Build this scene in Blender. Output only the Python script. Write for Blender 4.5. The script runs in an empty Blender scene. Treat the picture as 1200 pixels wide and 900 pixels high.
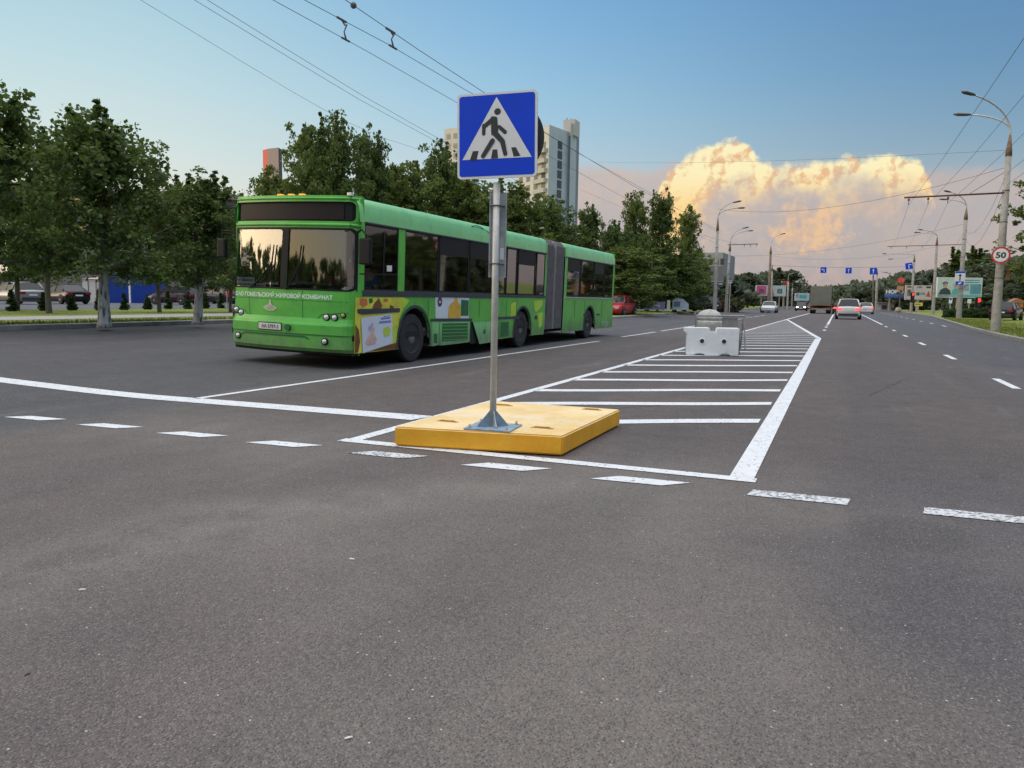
import bpy, bmesh, math, random
import numpy as np
from math import sin, cos, pi, radians, atan, atan2, sqrt, hypot
C = bpy.context.scene
COL = C.collection
random.seed(7)

# ------------------------------------------------------------------ camera
F = 900.0; CAMH = 1.25
PIT = atan(99.3/900); ROLL = radians(0.8); YAW = atan(380/900)
def _basis():
    f = np.array([-sin(YAW)*cos(PIT), cos(YAW)*cos(PIT), -sin(PIT)])
    r0 = np.array([cos(YAW), sin(YAW), 0]); u0 = np.cross(r0, f)
    return r0*cos(ROLL)+u0*sin(ROLL), -r0*sin(ROLL)+u0*cos(ROLL), f
RV, UV, FV = _basis()
cam = bpy.data.cameras.new('camera'); cam.sensor_width = 36; cam.lens = 36*F/1200
cam.clip_start = 0.05; cam.clip_end = 4000
co = bpy.data.objects.new('camera', cam); COL.objects.link(co)
from mathutils import Matrix, Vector
co.matrix_world = Matrix(((RV[0], UV[0], -FV[0], 0), (RV[1], UV[1], -FV[1], 0), (RV[2], UV[2], -FV[2], CAMH), (0, 0, 0, 1)))
C.camera = co
def ray(px, py): return FV + RV*(px-600)/F + UV*(450-py)/F
def zprof(x, y):                       # cross fall of the carriageway
    s = 1.0 if y < 90 else max(0.0, 1-(y-90)/140)
    return s*0.028*min(11.0, max(0.0, -8-x))
def G(px, py, dz=0.0):                 # survey: ground point seen at a pixel
    d = ray(px, py); z = 0
    for _ in range(12):
        t = (z+dz-CAMH)/d[2]; z = zprof(t*d[0], t*d[1])
    return t*d[0], t*d[1]
def at_d(px, dist):                    # ground position along the bearing of a column, at a distance
    d = ray(px, 352); k = dist/hypot(d[0], d[1]); return d[0]*k, d[1]*k
def at3(px, py, dist):
    d = ray(px, py); k = dist/hypot(d[0], d[1]); return Vector((d[0]*k, d[1]*k, CAMH+d[2]*k))
def at_x(px, py, x):                   # point on the vertical plane X = x
    d = ray(px, py); k = x/d[0]; return Vector((x, d[1]*k, CAMH+d[2]*k))
def azel(px, py):
    d = ray(px, py); d = d/np.linalg.norm(d); return atan2(d[0], d[1]), math.asin(d[2])

# ------------------------------------------------------------------ sky, sun, exposure
SUN_AZ = radians(-118); SUN_EL = radians(7)
w = bpy.data.worlds.new('World'); C.world = w; w.use_nodes = True
nt = w.node_tree; nt.nodes.clear()
class NB:
    def __init__(s, nt): s.nt = nt
    def _in(s, sock, v):
        if v is None: return
        if hasattr(v, 'is_output') or isinstance(v, bpy.types.NodeSocket): s.nt.links.new(v, sock)
        else: sock.default_value = v
    def m(s, op, a, b=None, c=None, clamp=False):
        n = s.nt.nodes.new('ShaderNodeMath'); n.operation = op; n.use_clamp = clamp
        for i, v in enumerate((a, b, c)): s._in(n.inputs[i], v)
        return n.outputs[0]
    def ss(s, v, a, b):               # smoothstep
        n = s.nt.nodes.new('ShaderNodeMapRange'); n.interpolation_type = 'SMOOTHSTEP'
        s._in(n.inputs[0], v); n.inputs[1].default_value = a; n.inputs[2].default_value = b
        return n.outputs[0]
    def lin(s, v, a, b, c=0., d=1.):
        n = s.nt.nodes.new('ShaderNodeMapRange'); s._in(n.inputs[0], v)
        for i, q in enumerate((a, b, c, d)): n.inputs[i+1].default_value = q
        return n.outputs[0]
    def mix(s, f, a, b, mode='MIX'):
        n = s.nt.nodes.new('ShaderNodeMix'); n.data_type = 'RGBA'; n.blend_type = mode; n.clamp_factor = True
        s._in(n.inputs[0], f); s._in(n.inputs[6], a); s._in(n.inputs[7], b)
        return n.outputs[2]
    def ramp(s, v, stops):
        n = s.nt.nodes.new('ShaderNodeValToRGB'); s._in(n.inputs[0], v); cr = n.color_ramp
        cr.elements[0].position = stops[0][0]; cr.elements[0].color = stops[0][1]
        cr.elements[1].position = stops[-1][0]; cr.elements[1].color = stops[-1][1]
        for p, c in stops[1:-1]:
            e = cr.elements.new(p); e.color = c
        return n.outputs[0]
    def curve(s, v, pts):             # float curve, x range 0..1
        n = s.nt.nodes.new('ShaderNodeFloatCurve'); s._in(n.inputs[1], v); cm = n.mapping; cm.use_clip = False
        c = cm.curves[0]
        c.points[0].location = pts[0]; c.points[1].location = pts[-1]
        for p in pts[1:-1]: c.points.new(*p)
        for p in c.points: p.handle_type = 'AUTO_CLAMPED'
        cm.update(); return n.outputs[0]
    def comb(s, x, y, z=0.0):
        n = s.nt.nodes.new('ShaderNodeCombineXYZ')
        for i, v in enumerate((x, y, z)): s._in(n.inputs[i], v)
        return n.outputs[0]
    def noise(s, vec, scale, detail=4, rough=.5, dist=0., dims='3D', w=None):
        n = s.nt.nodes.new('ShaderNodeTexNoise'); n.noise_dimensions = dims; s._in(n.inputs['Vector'], vec); n.inputs['Scale'].default_value = scale
        n.inputs['Detail'].default_value = detail; n.inputs['Roughness'].default_value = rough; n.inputs['Distortion'].default_value = dist
        return n.outputs[0]
    def voro(s, vec, scale, feature='F1', smooth=.5, out='Distance', detail=0.):
        n = s.nt.nodes.new('ShaderNodeTexVoronoi'); n.voronoi_dimensions = '2D'; n.feature = feature; s._in(n.inputs['Vector'], vec); n.inputs['Scale'].default_value = scale
        if feature == 'SMOOTH_F1': n.inputs['Smoothness'].default_value = smooth
        if detail: n.inputs['Detail'].default_value = detail
        return n.outputs[out]
def S2L(r, g, b):
    f = lambda c: (c/255/12.92 if c/255 <= .04045 else ((c/255+.055)/1.055)**2.4)
    return (f(r), f(g), f(b), 1)
B = NB(nt)
geo = nt.nodes.new('ShaderNodeTexCoord')
sp = nt.nodes.new('ShaderNodeSeparateXYZ'); nt.links.new(geo.outputs['Generated'], sp.inputs[0])
dx, dy, dz = sp.outputs
az = B.m('ARCTAN2', dx, dy); el = B.m('ARCSINE', dz)
horl = B.m('SQRT', B.m('ADD', B.m('MULTIPLY', dx, dx), B.m('ADD', B.m('MULTIPLY', dy, dy), 1e-5)))
tsun = B.m('DIVIDE', B.m('ADD', B.m('MULTIPLY', dx, sin(SUN_AZ)), B.m('MULTIPLY', dy, cos(SUN_AZ))), horl)
eln = B.lin(el, 0, radians(90))
def eramp(stops): return B.ramp(eln, [(d/90, S2L(*c)) for d, c in stops])
rR = eramp([(0, (176, 158, 160)), (3.5, (178, 164, 168)), (7, (158, 166, 174)), (10.5, (118, 152, 178)), (15, (92, 136, 176)), (21, (76, 124, 174)), (45, (186, 188, 194)), (90, (222, 217, 214))])
rM = eramp([(0, (224, 208, 192)), (4, (218, 212, 204)), (8, (190, 206, 214)), (13, (158, 198, 222)), (18, (132, 182, 220)), (23, (114, 165, 214)), (45, (186, 188, 194)), (90, (222, 217, 214))])
rL = eramp([(0, (238, 216, 190)), (5, (234, 226, 210)), (9, (214, 226, 222)), (14, (192, 218, 224)), (19, (170, 207, 222)), (24, (146, 192, 218)), (45, (186, 188, 194)), (90, (222, 217, 214))])
rS = eramp([(0, (250, 200, 140)), (6, (252, 222, 168)), (14, (240, 228, 200)), (24, (216, 222, 220)), (45, (186, 188, 194)), (90, (222, 217, 214))])
c1 = B.mix(B.ss(tsun, -.70, -.02), rR, rM)
c2 = B.mix(B.ss(tsun, -.18, .44), c1, rL)
base = B.mix(B.ss(tsun, .55, .97), c2, rS)
# unseen upper sky brightened to light the ground, plus glow round the set sun
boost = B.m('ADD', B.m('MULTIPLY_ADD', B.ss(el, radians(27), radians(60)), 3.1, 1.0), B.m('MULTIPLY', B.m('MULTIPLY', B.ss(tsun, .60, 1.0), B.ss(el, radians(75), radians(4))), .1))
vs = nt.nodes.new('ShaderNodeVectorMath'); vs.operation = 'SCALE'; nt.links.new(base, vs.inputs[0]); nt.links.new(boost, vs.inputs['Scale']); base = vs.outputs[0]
# cloud coordinates: u across 0..1 from pixel column 560 to 1260, v elevation in degrees
u0 = azel(560, 340)[0]; u1 = azel(1260, 340)[0]
un = B.lin(az, u0, u1)
vdeg = B.m('MULTIPLY', el, 180/pi)
def cpt(px, py):
    a, e = azel(px, py); return ((a-u0)/(u1-u0), math.degrees(e)/20)
P3 = B.comb(B.m('MULTIPLY', az, 57.3), vdeg)
nbig = B.noise(P3, .42, 3, .5, dims='2D'); nfin = B.noise(P3, 1.6, 6, .62, dims='2D')
pw = nt.nodes.new('ShaderNodeVectorMath'); pw.operation = 'MULTIPLY_ADD'
wn = nt.nodes.new('ShaderNodeTexNoise'); wn.noise_dimensions = '2D'; nt.links.new(P3, wn.inputs['Vector']); wn.inputs['Scale'].default_value = .9; wn.inputs['Detail'].default_value = 4
nt.links.new(wn.outputs['Color'], pw.inputs[0]); pw.inputs[1].default_value = (.5, .5, 0); nt.links.new(P3, pw.inputs[2])
pwo = pw.outputs[0]
def puff(vec):
    a = B.voro(vec, .52, 'SMOOTH_F1', .5); b = B.voro(vec, 1.2, 'SMOOTH_F1', .4); c = B.voro(vec, 2.8, 'SMOOTH_F1', .35)
    d = B.noise(vec, 3.0, 5, .6, dims='2D')
    h = B.m('MULTIPLY_ADD', a, -1.0, 1.0); h = B.m('MULTIPLY_ADD', b, -.5, h); h = B.m('MULTIPLY_ADD', c, -.24, h)
    h = B.m('MULTIPLY_ADD', B.voro(vec, 6.5, 'SMOOTH_F1', .3), -.12, h); return B.m('MULTIPLY_ADD', d, .26, h)
h0 = puff(pwo)
off = nt.nodes.new('ShaderNodeVectorMath'); off.operation = 'ADD'; nt.links.new(pwo, off.inputs[0]); off.inputs[1].default_value = (-.30, .26, 0)
h1 = puff(off.outputs[0])
relief = B.m('SUBTRACT', h0, h1)
# outline of the bright cumulus
top = B.curve(un, [(0, .1)]+[cpt(*p) for p in [(755, 300), (768, 240), (780, 204), (800, 182), (832, 168), (856, 163), (878, 166), (890, 184), (912, 192), (948, 190), (976, 186), (1008, 180), (1045, 178), (1072, 183), (1086, 200), (1096, 232), (1110, 290)]]+[(1, .1)])
bot = B.curve(un, [(0, .9)]+[cpt(*p) for p in [(755, 320), (775, 312), (800, 285), (822, 238), (850, 222), (880, 214), (930, 212), (980, 212), (1040, 218), (1090, 226), (1110, 230)]]+[(1, .9)])
vn = B.m('DIVIDE', vdeg, 20)
edge = B.m('MULTIPLY', B.m('SUBTRACT', h0, .62), .028)
edge = B.m('ADD', edge, B.m('MULTIPLY', B.m('SUBTRACT', nfin, .5), .03))
above = B.m('ADD', B.m('SUBTRACT', top, vn), edge)
mtop = B.ss(above, -.008, .022)
below = B.m('ADD', B.m('SUBTRACT', vn, bot), B.m('MULTIPLY', B.m('SUBTRACT', nbig, .5), .22))
mbot = B.ss(below, -.085, .05)
mask = B.m('MULTIPLY', mtop, mbot)
# pale anvil / haze band
topA = B.curve(un, [(0, .30)]+[cpt(*p) for p in [(600, 215), (640, 194), (700, 192), (760, 197), (800, 186), (900, 190), (1000, 190), (1090, 196), (1140, 193), (1200, 196), (1235, 200)]]+[(1, .40)])
band = B.ss(B.m('ADD', B.m('SUBTRACT', topA, vn), B.m('MULTIPLY', B.m('SUBTRACT', nfin, .5), .035)), -.01, .035)
fadeL = B.ss(un, 0.02, .16)
bandcol = B.ramp(vn, [(0, S2L(158, 152, 162)), (.12, S2L(164, 158, 168)), (.26, S2L(174, 163, 168)), (.36, S2L(188, 170, 168)), (.46, S2L(196, 178, 172))])
bandcol = B.mix(B.ss(B.m('MULTIPLY', B.m('ADD', nbig, nfin), .5), .40, .62), bandcol, B.mix(.30, bandcol, S2L(222, 182, 156)))
bandcol = B.mix(B.ss(un, .45, .9), bandcol, B.mix(.5, bandcol, S2L(172, 160, 166)))
sky1 = B.mix(B.m('MULTIPLY', B.m('MULTIPLY', band, fadeL), .85), base, bandcol)
# orange lower patch
def ell(px, py, rx, ry):
    a, b = cpt(px, py); kx = rx/(1260-560); ky = ry/900*57.3/20
    return B.m('SQRT', B.m('ADD', B.m('POWER', B.m('ABSOLUTE', B.m('DIVIDE', B.m('SUBTRACT', un, a), kx)), 2.), B.m('POWER', B.m('ABSOLUTE', B.m('DIVIDE', B.m('SUBTRACT', vn, b), ky)), 2.)))
def patch(px, py, rx, ry, soft=.45):
    q = B.m('ADD', ell(px, py, rx, ry), B.m('MULTIPLY', B.m('SUBTRACT', B.m('MULTIPLY_ADD', h0, .5, nfin), .8), -1.3))
    return B.ss(q, 1+soft*.5, 1-soft)
shade = B.lin(relief, -.38, .16)
ocol = B.mix(shade, S2L(206, 170, 152), S2L(244, 192, 140))
sky2 = B.mix(B.m('MULTIPLY', patch(948, 268, 46, 30, .5), .75), sky1, ocol)
sky2 = B.mix(B.m('MULTIPLY', patch(795, 262, 34, 52, .6), .7), sky2, ocol)
sky2 = B.mix(B.m('MULTIPLY', patch(1010, 246, 60, 16, .8), .35), sky2, ocol)
hi = B.mix(B.ss(vn, .30, .48), S2L(255, 212, 138), S2L(255, 240, 188))
ccol = B.mix(B.ss(shade, .02, .85), S2L(232, 182, 132), hi)
sky3 = B.mix(mask, sky2, ccol)
# small pinkish puff low on the left
sky3 = B.mix(B.m('MULTIPLY', patch(278, 203, 14, 8, 1.0), 0.0), sky3, S2L(250, 225, 205))
# physical sky gives the light its share, the photographed gradient the rest
ns = nt.nodes.new('ShaderNodeTexSky'); ns.sky_type = 'NISHITA'; ns.sun_disc = False
ns.sun_elevation = SUN_EL; ns.sun_rotation = SUN_AZ; ns.dust_density = 1.5
bg1 = nt.nodes.new('ShaderNodeBackground'); nt.links.new(ns.outputs[0], bg1.inputs[0]); bg1.inputs[1].default_value = 0.03
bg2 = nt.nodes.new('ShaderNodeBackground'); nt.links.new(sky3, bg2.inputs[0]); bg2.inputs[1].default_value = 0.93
ad = nt.nodes.new('ShaderNodeAddShader'); nt.links.new(bg1.outputs[0], ad.inputs[0]); nt.links.new(bg2.outputs[0], ad.inputs[1])
wo = nt.nodes.new('ShaderNodeOutputWorld'); nt.links.new(ad.outputs[0], wo.inputs[0])
w.cycles.sampling_method = 'MANUAL'; w.cycles.sample_map_resolution = 512
sl = bpy.data.lights.new('sun', 'SUN'); sl.energy = 1.4; sl.angle = radians(40); sl.color = (1, .78, .54)
so = bpy.data.objects.new('sun', sl); COL.objects.link(so)
sd = Vector((sin(SUN_AZ)*cos(SUN_EL), cos(SUN_AZ)*cos(SUN_EL), sin(SUN_EL)))
so.rotation_euler = sd.to_track_quat('Z', 'Y').to_euler()
C.view_settings.view_transform = 'Standard'; C.view_settings.look = 'None'; C.view_settings.exposure = 0.0; C.view_settings.gamma = 1
C.view_settings.use_curve_mapping = False
C.render.resolution_x = 1024; C.render.resolution_y = 768
C.cycles.max_bounces = 6; C.cycles.transparent_max_bounces = 10; C.cycles.use_denoising = True

# ------------------------------------------------------------------ materials
MATS = {}
def mat(name, col, rough=.6, metal=0., var=0., vscale=6., emit=None, estr=0., bump=0., bscale=40., spec=.5, dirt=None, alpha=None, trans=0.):
    if name in MATS: return MATS[name]
    m = bpy.data.materials.new(name); m.use_nodes = True; t = m.node_tree; b = t.nodes['Principled BSDF']
    c = (*col, 1) if len(col) == 3 else col
    b.inputs['Base Color'].default_value = c; b.inputs['Roughness'].default_value = rough; b.inputs['Metallic'].default_value = metal
    b.inputs['Specular IOR Level'].default_value = spec
    n = NB(t)
    if var or dirt or bump:
        tc = t.nodes.new('ShaderNodeTexCoord').outputs['Object']
        cc = c
        if var:
            f = n.noise(tc, vscale, 5, .6)
            cc = n.mix(n.lin(f, .3, .7), tuple(x*(1-var) for x in c[:3])+(1,), tuple(min(1, x*(1+var)) for x in c[:3])+(1,))
        if dirt:
            dc, amt, ds = dirt
            f2 = n.noise(tc, ds, 7, .68)
            cc = n.mix(n.m('MULTIPLY', n.ss(f2, .48, .72), amt), cc, (*dc, 1))
        if var or dirt: t.links.new(cc, b.inputs['Base Color'])
        if bump:
            bn = t.nodes.new('ShaderNodeBump'); bn.inputs['Strength'].default_value = bump; bn.inputs['Distance'].default_value = .02
            t.links.new(n.noise(tc, bscale, 4, .6), bn.inputs['Height']); t.links.new(bn.outputs[0], b.inputs['Normal'])
    if emit:
        b.inputs['Emission Color'].default_value = (*emit, 1); b.inputs['Emission Strength'].default_value = estr
    MATS[name] = m; return m

def leafmat(name, c1, c2, scale=1.3):
    m = bpy.data.materials.new(name); m.use_nodes = True; t = m.node_tree; b = t.nodes['Principled BSDF']; n = NB(t)
    tc = t.nodes.new('ShaderNodeTexCoord').outputs['Object']
    f = n.m('ADD', n.m('MULTIPLY', n.noise(tc, scale, 2, .5), .75), n.m('MULTIPLY', n.noise(tc, 14, 2, .6), .5))
    cc = n.mix(n.ss(f, .45, .82), (*c1, 1), (*c2, 1))
    t.links.new(cc, b.inputs['Base Color']); b.inputs['Roughness'].default_value = .6; b.inputs['Specular IOR Level'].default_value = .25
    tr = t.nodes.new('ShaderNodeBsdfTranslucent'); t.links.new(n.mix(.5, cc, (c2[0]*1.2, c2[1]*1.3, c2[2]*.6, 1)), tr.inputs[0])
    mx = t.nodes.new('ShaderNodeMixShader'); mx.inputs[0].default_value = .30
    t.links.new(b.outputs[0], mx.inputs[1]); t.links.new(tr.outputs[0], mx.inputs[2])
    t.links.new(mx.outputs[0], t.nodes['Material Output'].inputs[0]); return m
M_leaf = leafmat('leaf_dark', (.045, .072, .024), (.135, .19, .052))
M_leaf2 = leafmat('leaf_warm', (.065, .094, .026), (.18, .225, .06))
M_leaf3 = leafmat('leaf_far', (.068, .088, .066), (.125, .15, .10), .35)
M_thuja = leafmat('leaf_thuja', (.022, .045, .016), (.06, .10, .03), 5)
M_bark = mat('bark', (.10, .085, .07), .9, var=.35, vscale=9, bump=.5, bscale=25)

def trunkmat():
    m = bpy.data.materials.new('whitewashed_bark'); m.use_nodes = True; t = m.node_tree; b = t.nodes['Principled BSDF']; n = NB(t)
    tc = t.nodes.new('ShaderNodeTexCoord').outputs['Object']
    s = t.nodes.new('ShaderNodeSeparateXYZ'); t.links.new(tc, s.inputs[0])
    st = t.nodes.new('ShaderNodeMapping'); t.links.new(tc, st.inputs[0]); st.inputs['Scale'].default_value = (9, 9, 1.6)
    f = n.noise(st.outputs[0], 1.6, 5, .65)
    lim = n.m('ADD', s.outputs[2], n.m('MULTIPLY', f, .5))
    white = n.mix(n.ss(f, .5, .62), (.42, .42, .42, 1), (.10, .08, .07, 1))
    bark = n.mix(f, (.05, .042, .036, 1), (.13, .11, .09, 1))
    t.links.new(n.mix(n.ss(lim, 1.55, 1.75), white, bark), b.inputs['Base Color']); b.inputs['Roughness'].default_value = .9
    return m
M_trunkw = trunkmat()

def asphaltmat():
    m = bpy.data.materials.new('asphalt'); m.use_nodes = True; t = m.node_tree; b = t.nodes['Principled BSDF']; n = NB(t)
    tc = t.nodes.new('ShaderNodeTexCoord').outputs['Object']
    s = t.nodes.new('ShaderNodeSeparateXYZ'); t.links.new(tc, s.inputs[0]); X, Y, Z = s.outputs
    st = t.nodes.new('ShaderNodeMapping'); t.links.new(tc, st.inputs[0]); st.inputs['Scale'].default_value = (1, .16, 1)
    big = n.noise(st.outputs[0], .55, 4, .55); big2 = n.noise(tc, .22, 3, .5); mid = n.noise(tc, 3.2, 5, .65)
    warm = (.205, .180, .162, 1); cool = (.104, .096, .106, 1); pink = (.158, .130, .122, 1)
    xw = n.m('ADD', X, n.m('MULTIPLY', n.m('SUBTRACT', big, .5), 1.3))
    far = n.ss(Y, 6.9, 8.0)
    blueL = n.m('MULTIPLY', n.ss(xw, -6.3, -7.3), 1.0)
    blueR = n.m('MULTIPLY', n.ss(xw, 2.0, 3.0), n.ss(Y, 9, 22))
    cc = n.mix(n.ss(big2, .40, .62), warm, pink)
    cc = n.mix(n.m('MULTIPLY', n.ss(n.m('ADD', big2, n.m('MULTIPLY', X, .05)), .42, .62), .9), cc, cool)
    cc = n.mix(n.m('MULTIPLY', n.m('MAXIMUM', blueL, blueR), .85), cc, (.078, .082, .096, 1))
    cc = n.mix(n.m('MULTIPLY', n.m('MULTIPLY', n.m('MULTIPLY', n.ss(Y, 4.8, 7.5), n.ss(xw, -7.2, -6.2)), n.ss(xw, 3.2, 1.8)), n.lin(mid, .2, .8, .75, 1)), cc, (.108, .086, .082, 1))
    # darker polished wheel paths and a far kerb-side repaired strip
    wp = n.m('SINE', n.m('MULTIPLY', X, 2*pi/1.75))
    cc = n.mix(n.m('MULTIPLY', n.m('MULTIPLY', n.ss(wp, .0, .9), n.m('MAXIMUM', n.ss(Y, 5, 14), .65)), n.lin(big, .3, .7, .10, .34)), cc, (.045, .045, .050, 1))
    cc = n.mix(n.lin(mid, .25, .75, 0, .42), cc, n.mix(.5, cc, (.035, .035, .04, 1)))
    # dusty pale sweep across the foreground
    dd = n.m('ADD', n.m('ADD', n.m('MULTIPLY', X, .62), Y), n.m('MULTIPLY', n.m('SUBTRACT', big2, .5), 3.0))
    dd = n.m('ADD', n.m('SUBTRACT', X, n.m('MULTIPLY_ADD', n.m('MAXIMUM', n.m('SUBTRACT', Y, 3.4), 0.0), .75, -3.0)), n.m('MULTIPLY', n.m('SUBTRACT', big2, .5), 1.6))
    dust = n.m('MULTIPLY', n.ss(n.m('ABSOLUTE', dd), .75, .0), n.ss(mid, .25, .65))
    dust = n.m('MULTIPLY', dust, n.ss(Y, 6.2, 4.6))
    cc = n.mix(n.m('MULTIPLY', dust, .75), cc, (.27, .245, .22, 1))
    # broad blotches, drips along the lane centres and a darker repaired patch
    b3 = n.noise(tc, .75, 5, .6); b4 = n.noise(st.outputs[0], 1.9, 4, .6)
    cc = n.mix(n.lin(b3, .32, .68, .0, .42), cc, n.mix(.55, cc, (.035, .032, .034, 1)))
    cc = n.mix(n.m('MULTIPLY', n.ss(b4, .58, .75), .30), cc, (.24, .215, .19, 1))
    drip = n.m('MULTIPLY', n.ss(n.m('ABSOLUTE', n.m('SUBTRACT', n.m('ADD', X, n.m('MULTIPLY', big, .5)), 1.2)), .45, .0), n.ss(n.noise(tc, 2.2, 4, .7), .5, .72))
    cc = n.mix(n.m('MULTIPLY', drip, .45), cc, (.035, .034, .036, 1))
    pd = n.m('SQRT', n.m('ADD', n.m('POWER', n.m('SUBTRACT', X, .42), 2.0), n.m('POWER', n.m('MULTIPLY', n.m('SUBTRACT', Y, 4.65), .9), 2.0)))
    cc = n.mix(n.m('MULTIPLY', n.ss(n.m('ADD', pd, n.m('MULTIPLY', n.m('SUBTRACT', mid, .5), .25)), .38, .22), .38), cc, (.045, .042, .046, 1))
    # aggregate
    g1 = n.voro(tc, 120, 'F1', out='Distance'); g1c = n.voro(tc, 120, 'F1', out='Color')
    sep = t.nodes.new('ShaderNodeSeparateColor'); t.links.new(g1c, sep.inputs[0])
    stone = n.m('MULTIPLY', n.ss(g1, .50, .28), n.ss(sep.outputs[0], .35, .98))
    cc = n.mix(n.m('MULTIPLY', stone, .62), cc, (.31, .285, .255, 1))
    dk = n.m('MULTIPLY', n.ss(g1, .55, .3), n.ss(sep.outputs[1], .45, .95))
    cc = n.mix(n.m('MULTIPLY', dk, .75), cc, (.030, .030, .032, 1))
    fine = n.noise(tc, 60, 3, .7)
    cc = n.mix(n.lin(fine, .32, .70, .0, .40), cc, n.mix(.65, cc, (.02, .02, .02, 1)))
    bright = n.m('MULTIPLY', n.ss(n.voro(tc, 26, 'F1'), .13, .06), 1.0)
    sp2 = t.nodes.new('ShaderNodeSeparateColor'); t.links.new(n.voro(tc, 26, 'F1', out='Color'), sp2.inputs[0])
    cc = n.mix(n.m('MULTIPLY', bright, n.ss(sp2.outputs[0], .95, .995)), cc, (.55, .53, .50, 1))
    # hairline cracks
    cr = n.voro(n.comb(n.m('ADD', X, n.m('MULTIPLY', mid, .5)), n.m('ADD', Y, n.m('MULTIPLY', mid, .7))), .16, 'DISTANCE_TO_EDGE')
    cc = n.mix(n.m('MULTIPLY', n.m('MULTIPLY', n.ss(cr, .0035, .0012), n.ss(Y, 8, 9)), n.ss(big, .45, .6)), cc, (.02, .02, .02, 1))
    t.links.new(cc, b.inputs['Base Color'])
    t.links.new(n.lin(mid, .2, .8, .68, .86), b.inputs['Roughness']); b.inputs['Specular IOR Level'].default_value = .35
    bn = t.nodes.new('ShaderNodeBump'); bn.inputs['Strength'].default_value = .8; bn.inputs['Distance'].default_value = .007
    t.links.new(n.m('ADD', n.m('MULTIPLY', g1, -1), fine), bn.inputs['Height']); t.links.new(bn.outputs[0], b.inputs['Normal'])
    return m
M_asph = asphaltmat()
def paintmat(name, col, wear, base=(.09, .085, .08)):
    m = bpy.data.materials.new(name); m.use_nodes = True; t = m.node_tree; b = t.nodes['Principled BSDF']; n = NB(t)
    tc = t.nodes.new('ShaderNodeTexCoord').outputs['Object']
    f = n.noise(tc, 5, 7, .72); g = n.voro(tc, 60, 'F1', out='Color'); sp_ = t.nodes.new('ShaderNodeSeparateColor'); t.links.new(g, sp_.inputs[0])
    q = n.m('MULTIPLY', n.ss(sp_.outputs[0], 1-wear, 1-wear+.08), n.lin(f, .3, .6, .35, 1))
    q2 = n.ss(f, .68-wear*.35, .80-wear*.3)
    cc = n.mix(n.lin(f, .3, .7), tuple(x*.82 for x in col)+(1,), (*col, 1))
    cc = n.mix(n.m('MAXIMUM', q, n.m('MULTIPLY', q2, .8)), cc, (*base, 1))
    t.links.new(cc, b.inputs['Base Color']); b.inputs['Roughness'].default_value = .65; return m
M_paint = paintmat('road_paint', (.68, .70, .72), .09)
M_paintw = paintmat('road_paint_worn', (.60, .62, .64), .38)

def grassmat():
    m = bpy.data.materials.new('grass'); m.use_nodes = True; t = m.node_tree; b = t.nodes['Principled BSDF']; n = NB(t)
    tc = t.nodes.new('ShaderNodeTexCoord').outputs['Object']
    f = n.noise(tc, .9, 6, .7); g = n.noise(tc, 18, 4, .7)
    cc = n.mix(n.ss(f, .35, .65), (.17, .22, .05, 1), (.27, .30, .08, 1)); cc = n.mix(n.ss(g, .45, .7), cc, (.085, .12, .035, 1))
    cc = n.mix(n.m('MULTIPLY', n.ss(n.noise(tc, .35, 4, .6), .58, .72), .6), cc, (.20, .18, .09, 1))
    t.links.new(cc, b.inputs['Base Color']); b.inputs['Roughness'].default_value = .9; b.inputs['Specular IOR Level'].default_value = .1
    bn = t.nodes.new('ShaderNodeBump'); bn.inputs['Distance'].default_value = .05; t.links.new(g, bn.inputs['Height']); t.links.new(bn.outputs[0], b.inputs['Normal'])
    return m
M_grass = grassmat()
M_pave = mat('paving', (.30, .29, .28), .85, var=.2, vscale=2.2)
M_kerb = mat('kerb_stone', (.22, .215, .205), .85, var=.3, vscale=3)
M_conc = mat('pole_concrete', (.30, .285, .26), .85, var=.25, vscale=4, dirt=((.12, .11, .10), .5, 3))
M_galv = mat('galvanised_steel', (.47, .465, .44), .48, .35, var=.12, vscale=14)
M_dsteel = mat('dark_steel', (.10, .10, .105), .5, .5)
M_wire = mat('wire_black', (.09, .095, .105), .6)
M_white = mat('white_paint', (.72, .72, .72), .4)
M_red = mat('sign_red', (.50, .03, .03), .4)
M_blue = mat('sign_blue', (.004, .050, .60), .42, var=.06, vscale=5, spec=.25)
M_black = mat('sign_black', (.022, .022, .025), .5)
M_rubber = mat('rubber', (.022, .022, .024), .75, var=.3, vscale=10)
M_yellow = mat('yellow_concrete_side', (.66, .36, .035), .6, var=.10, vscale=3.5, dirt=((.45, .28, .08), .5, 6), bump=.25, bscale=60)

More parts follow.
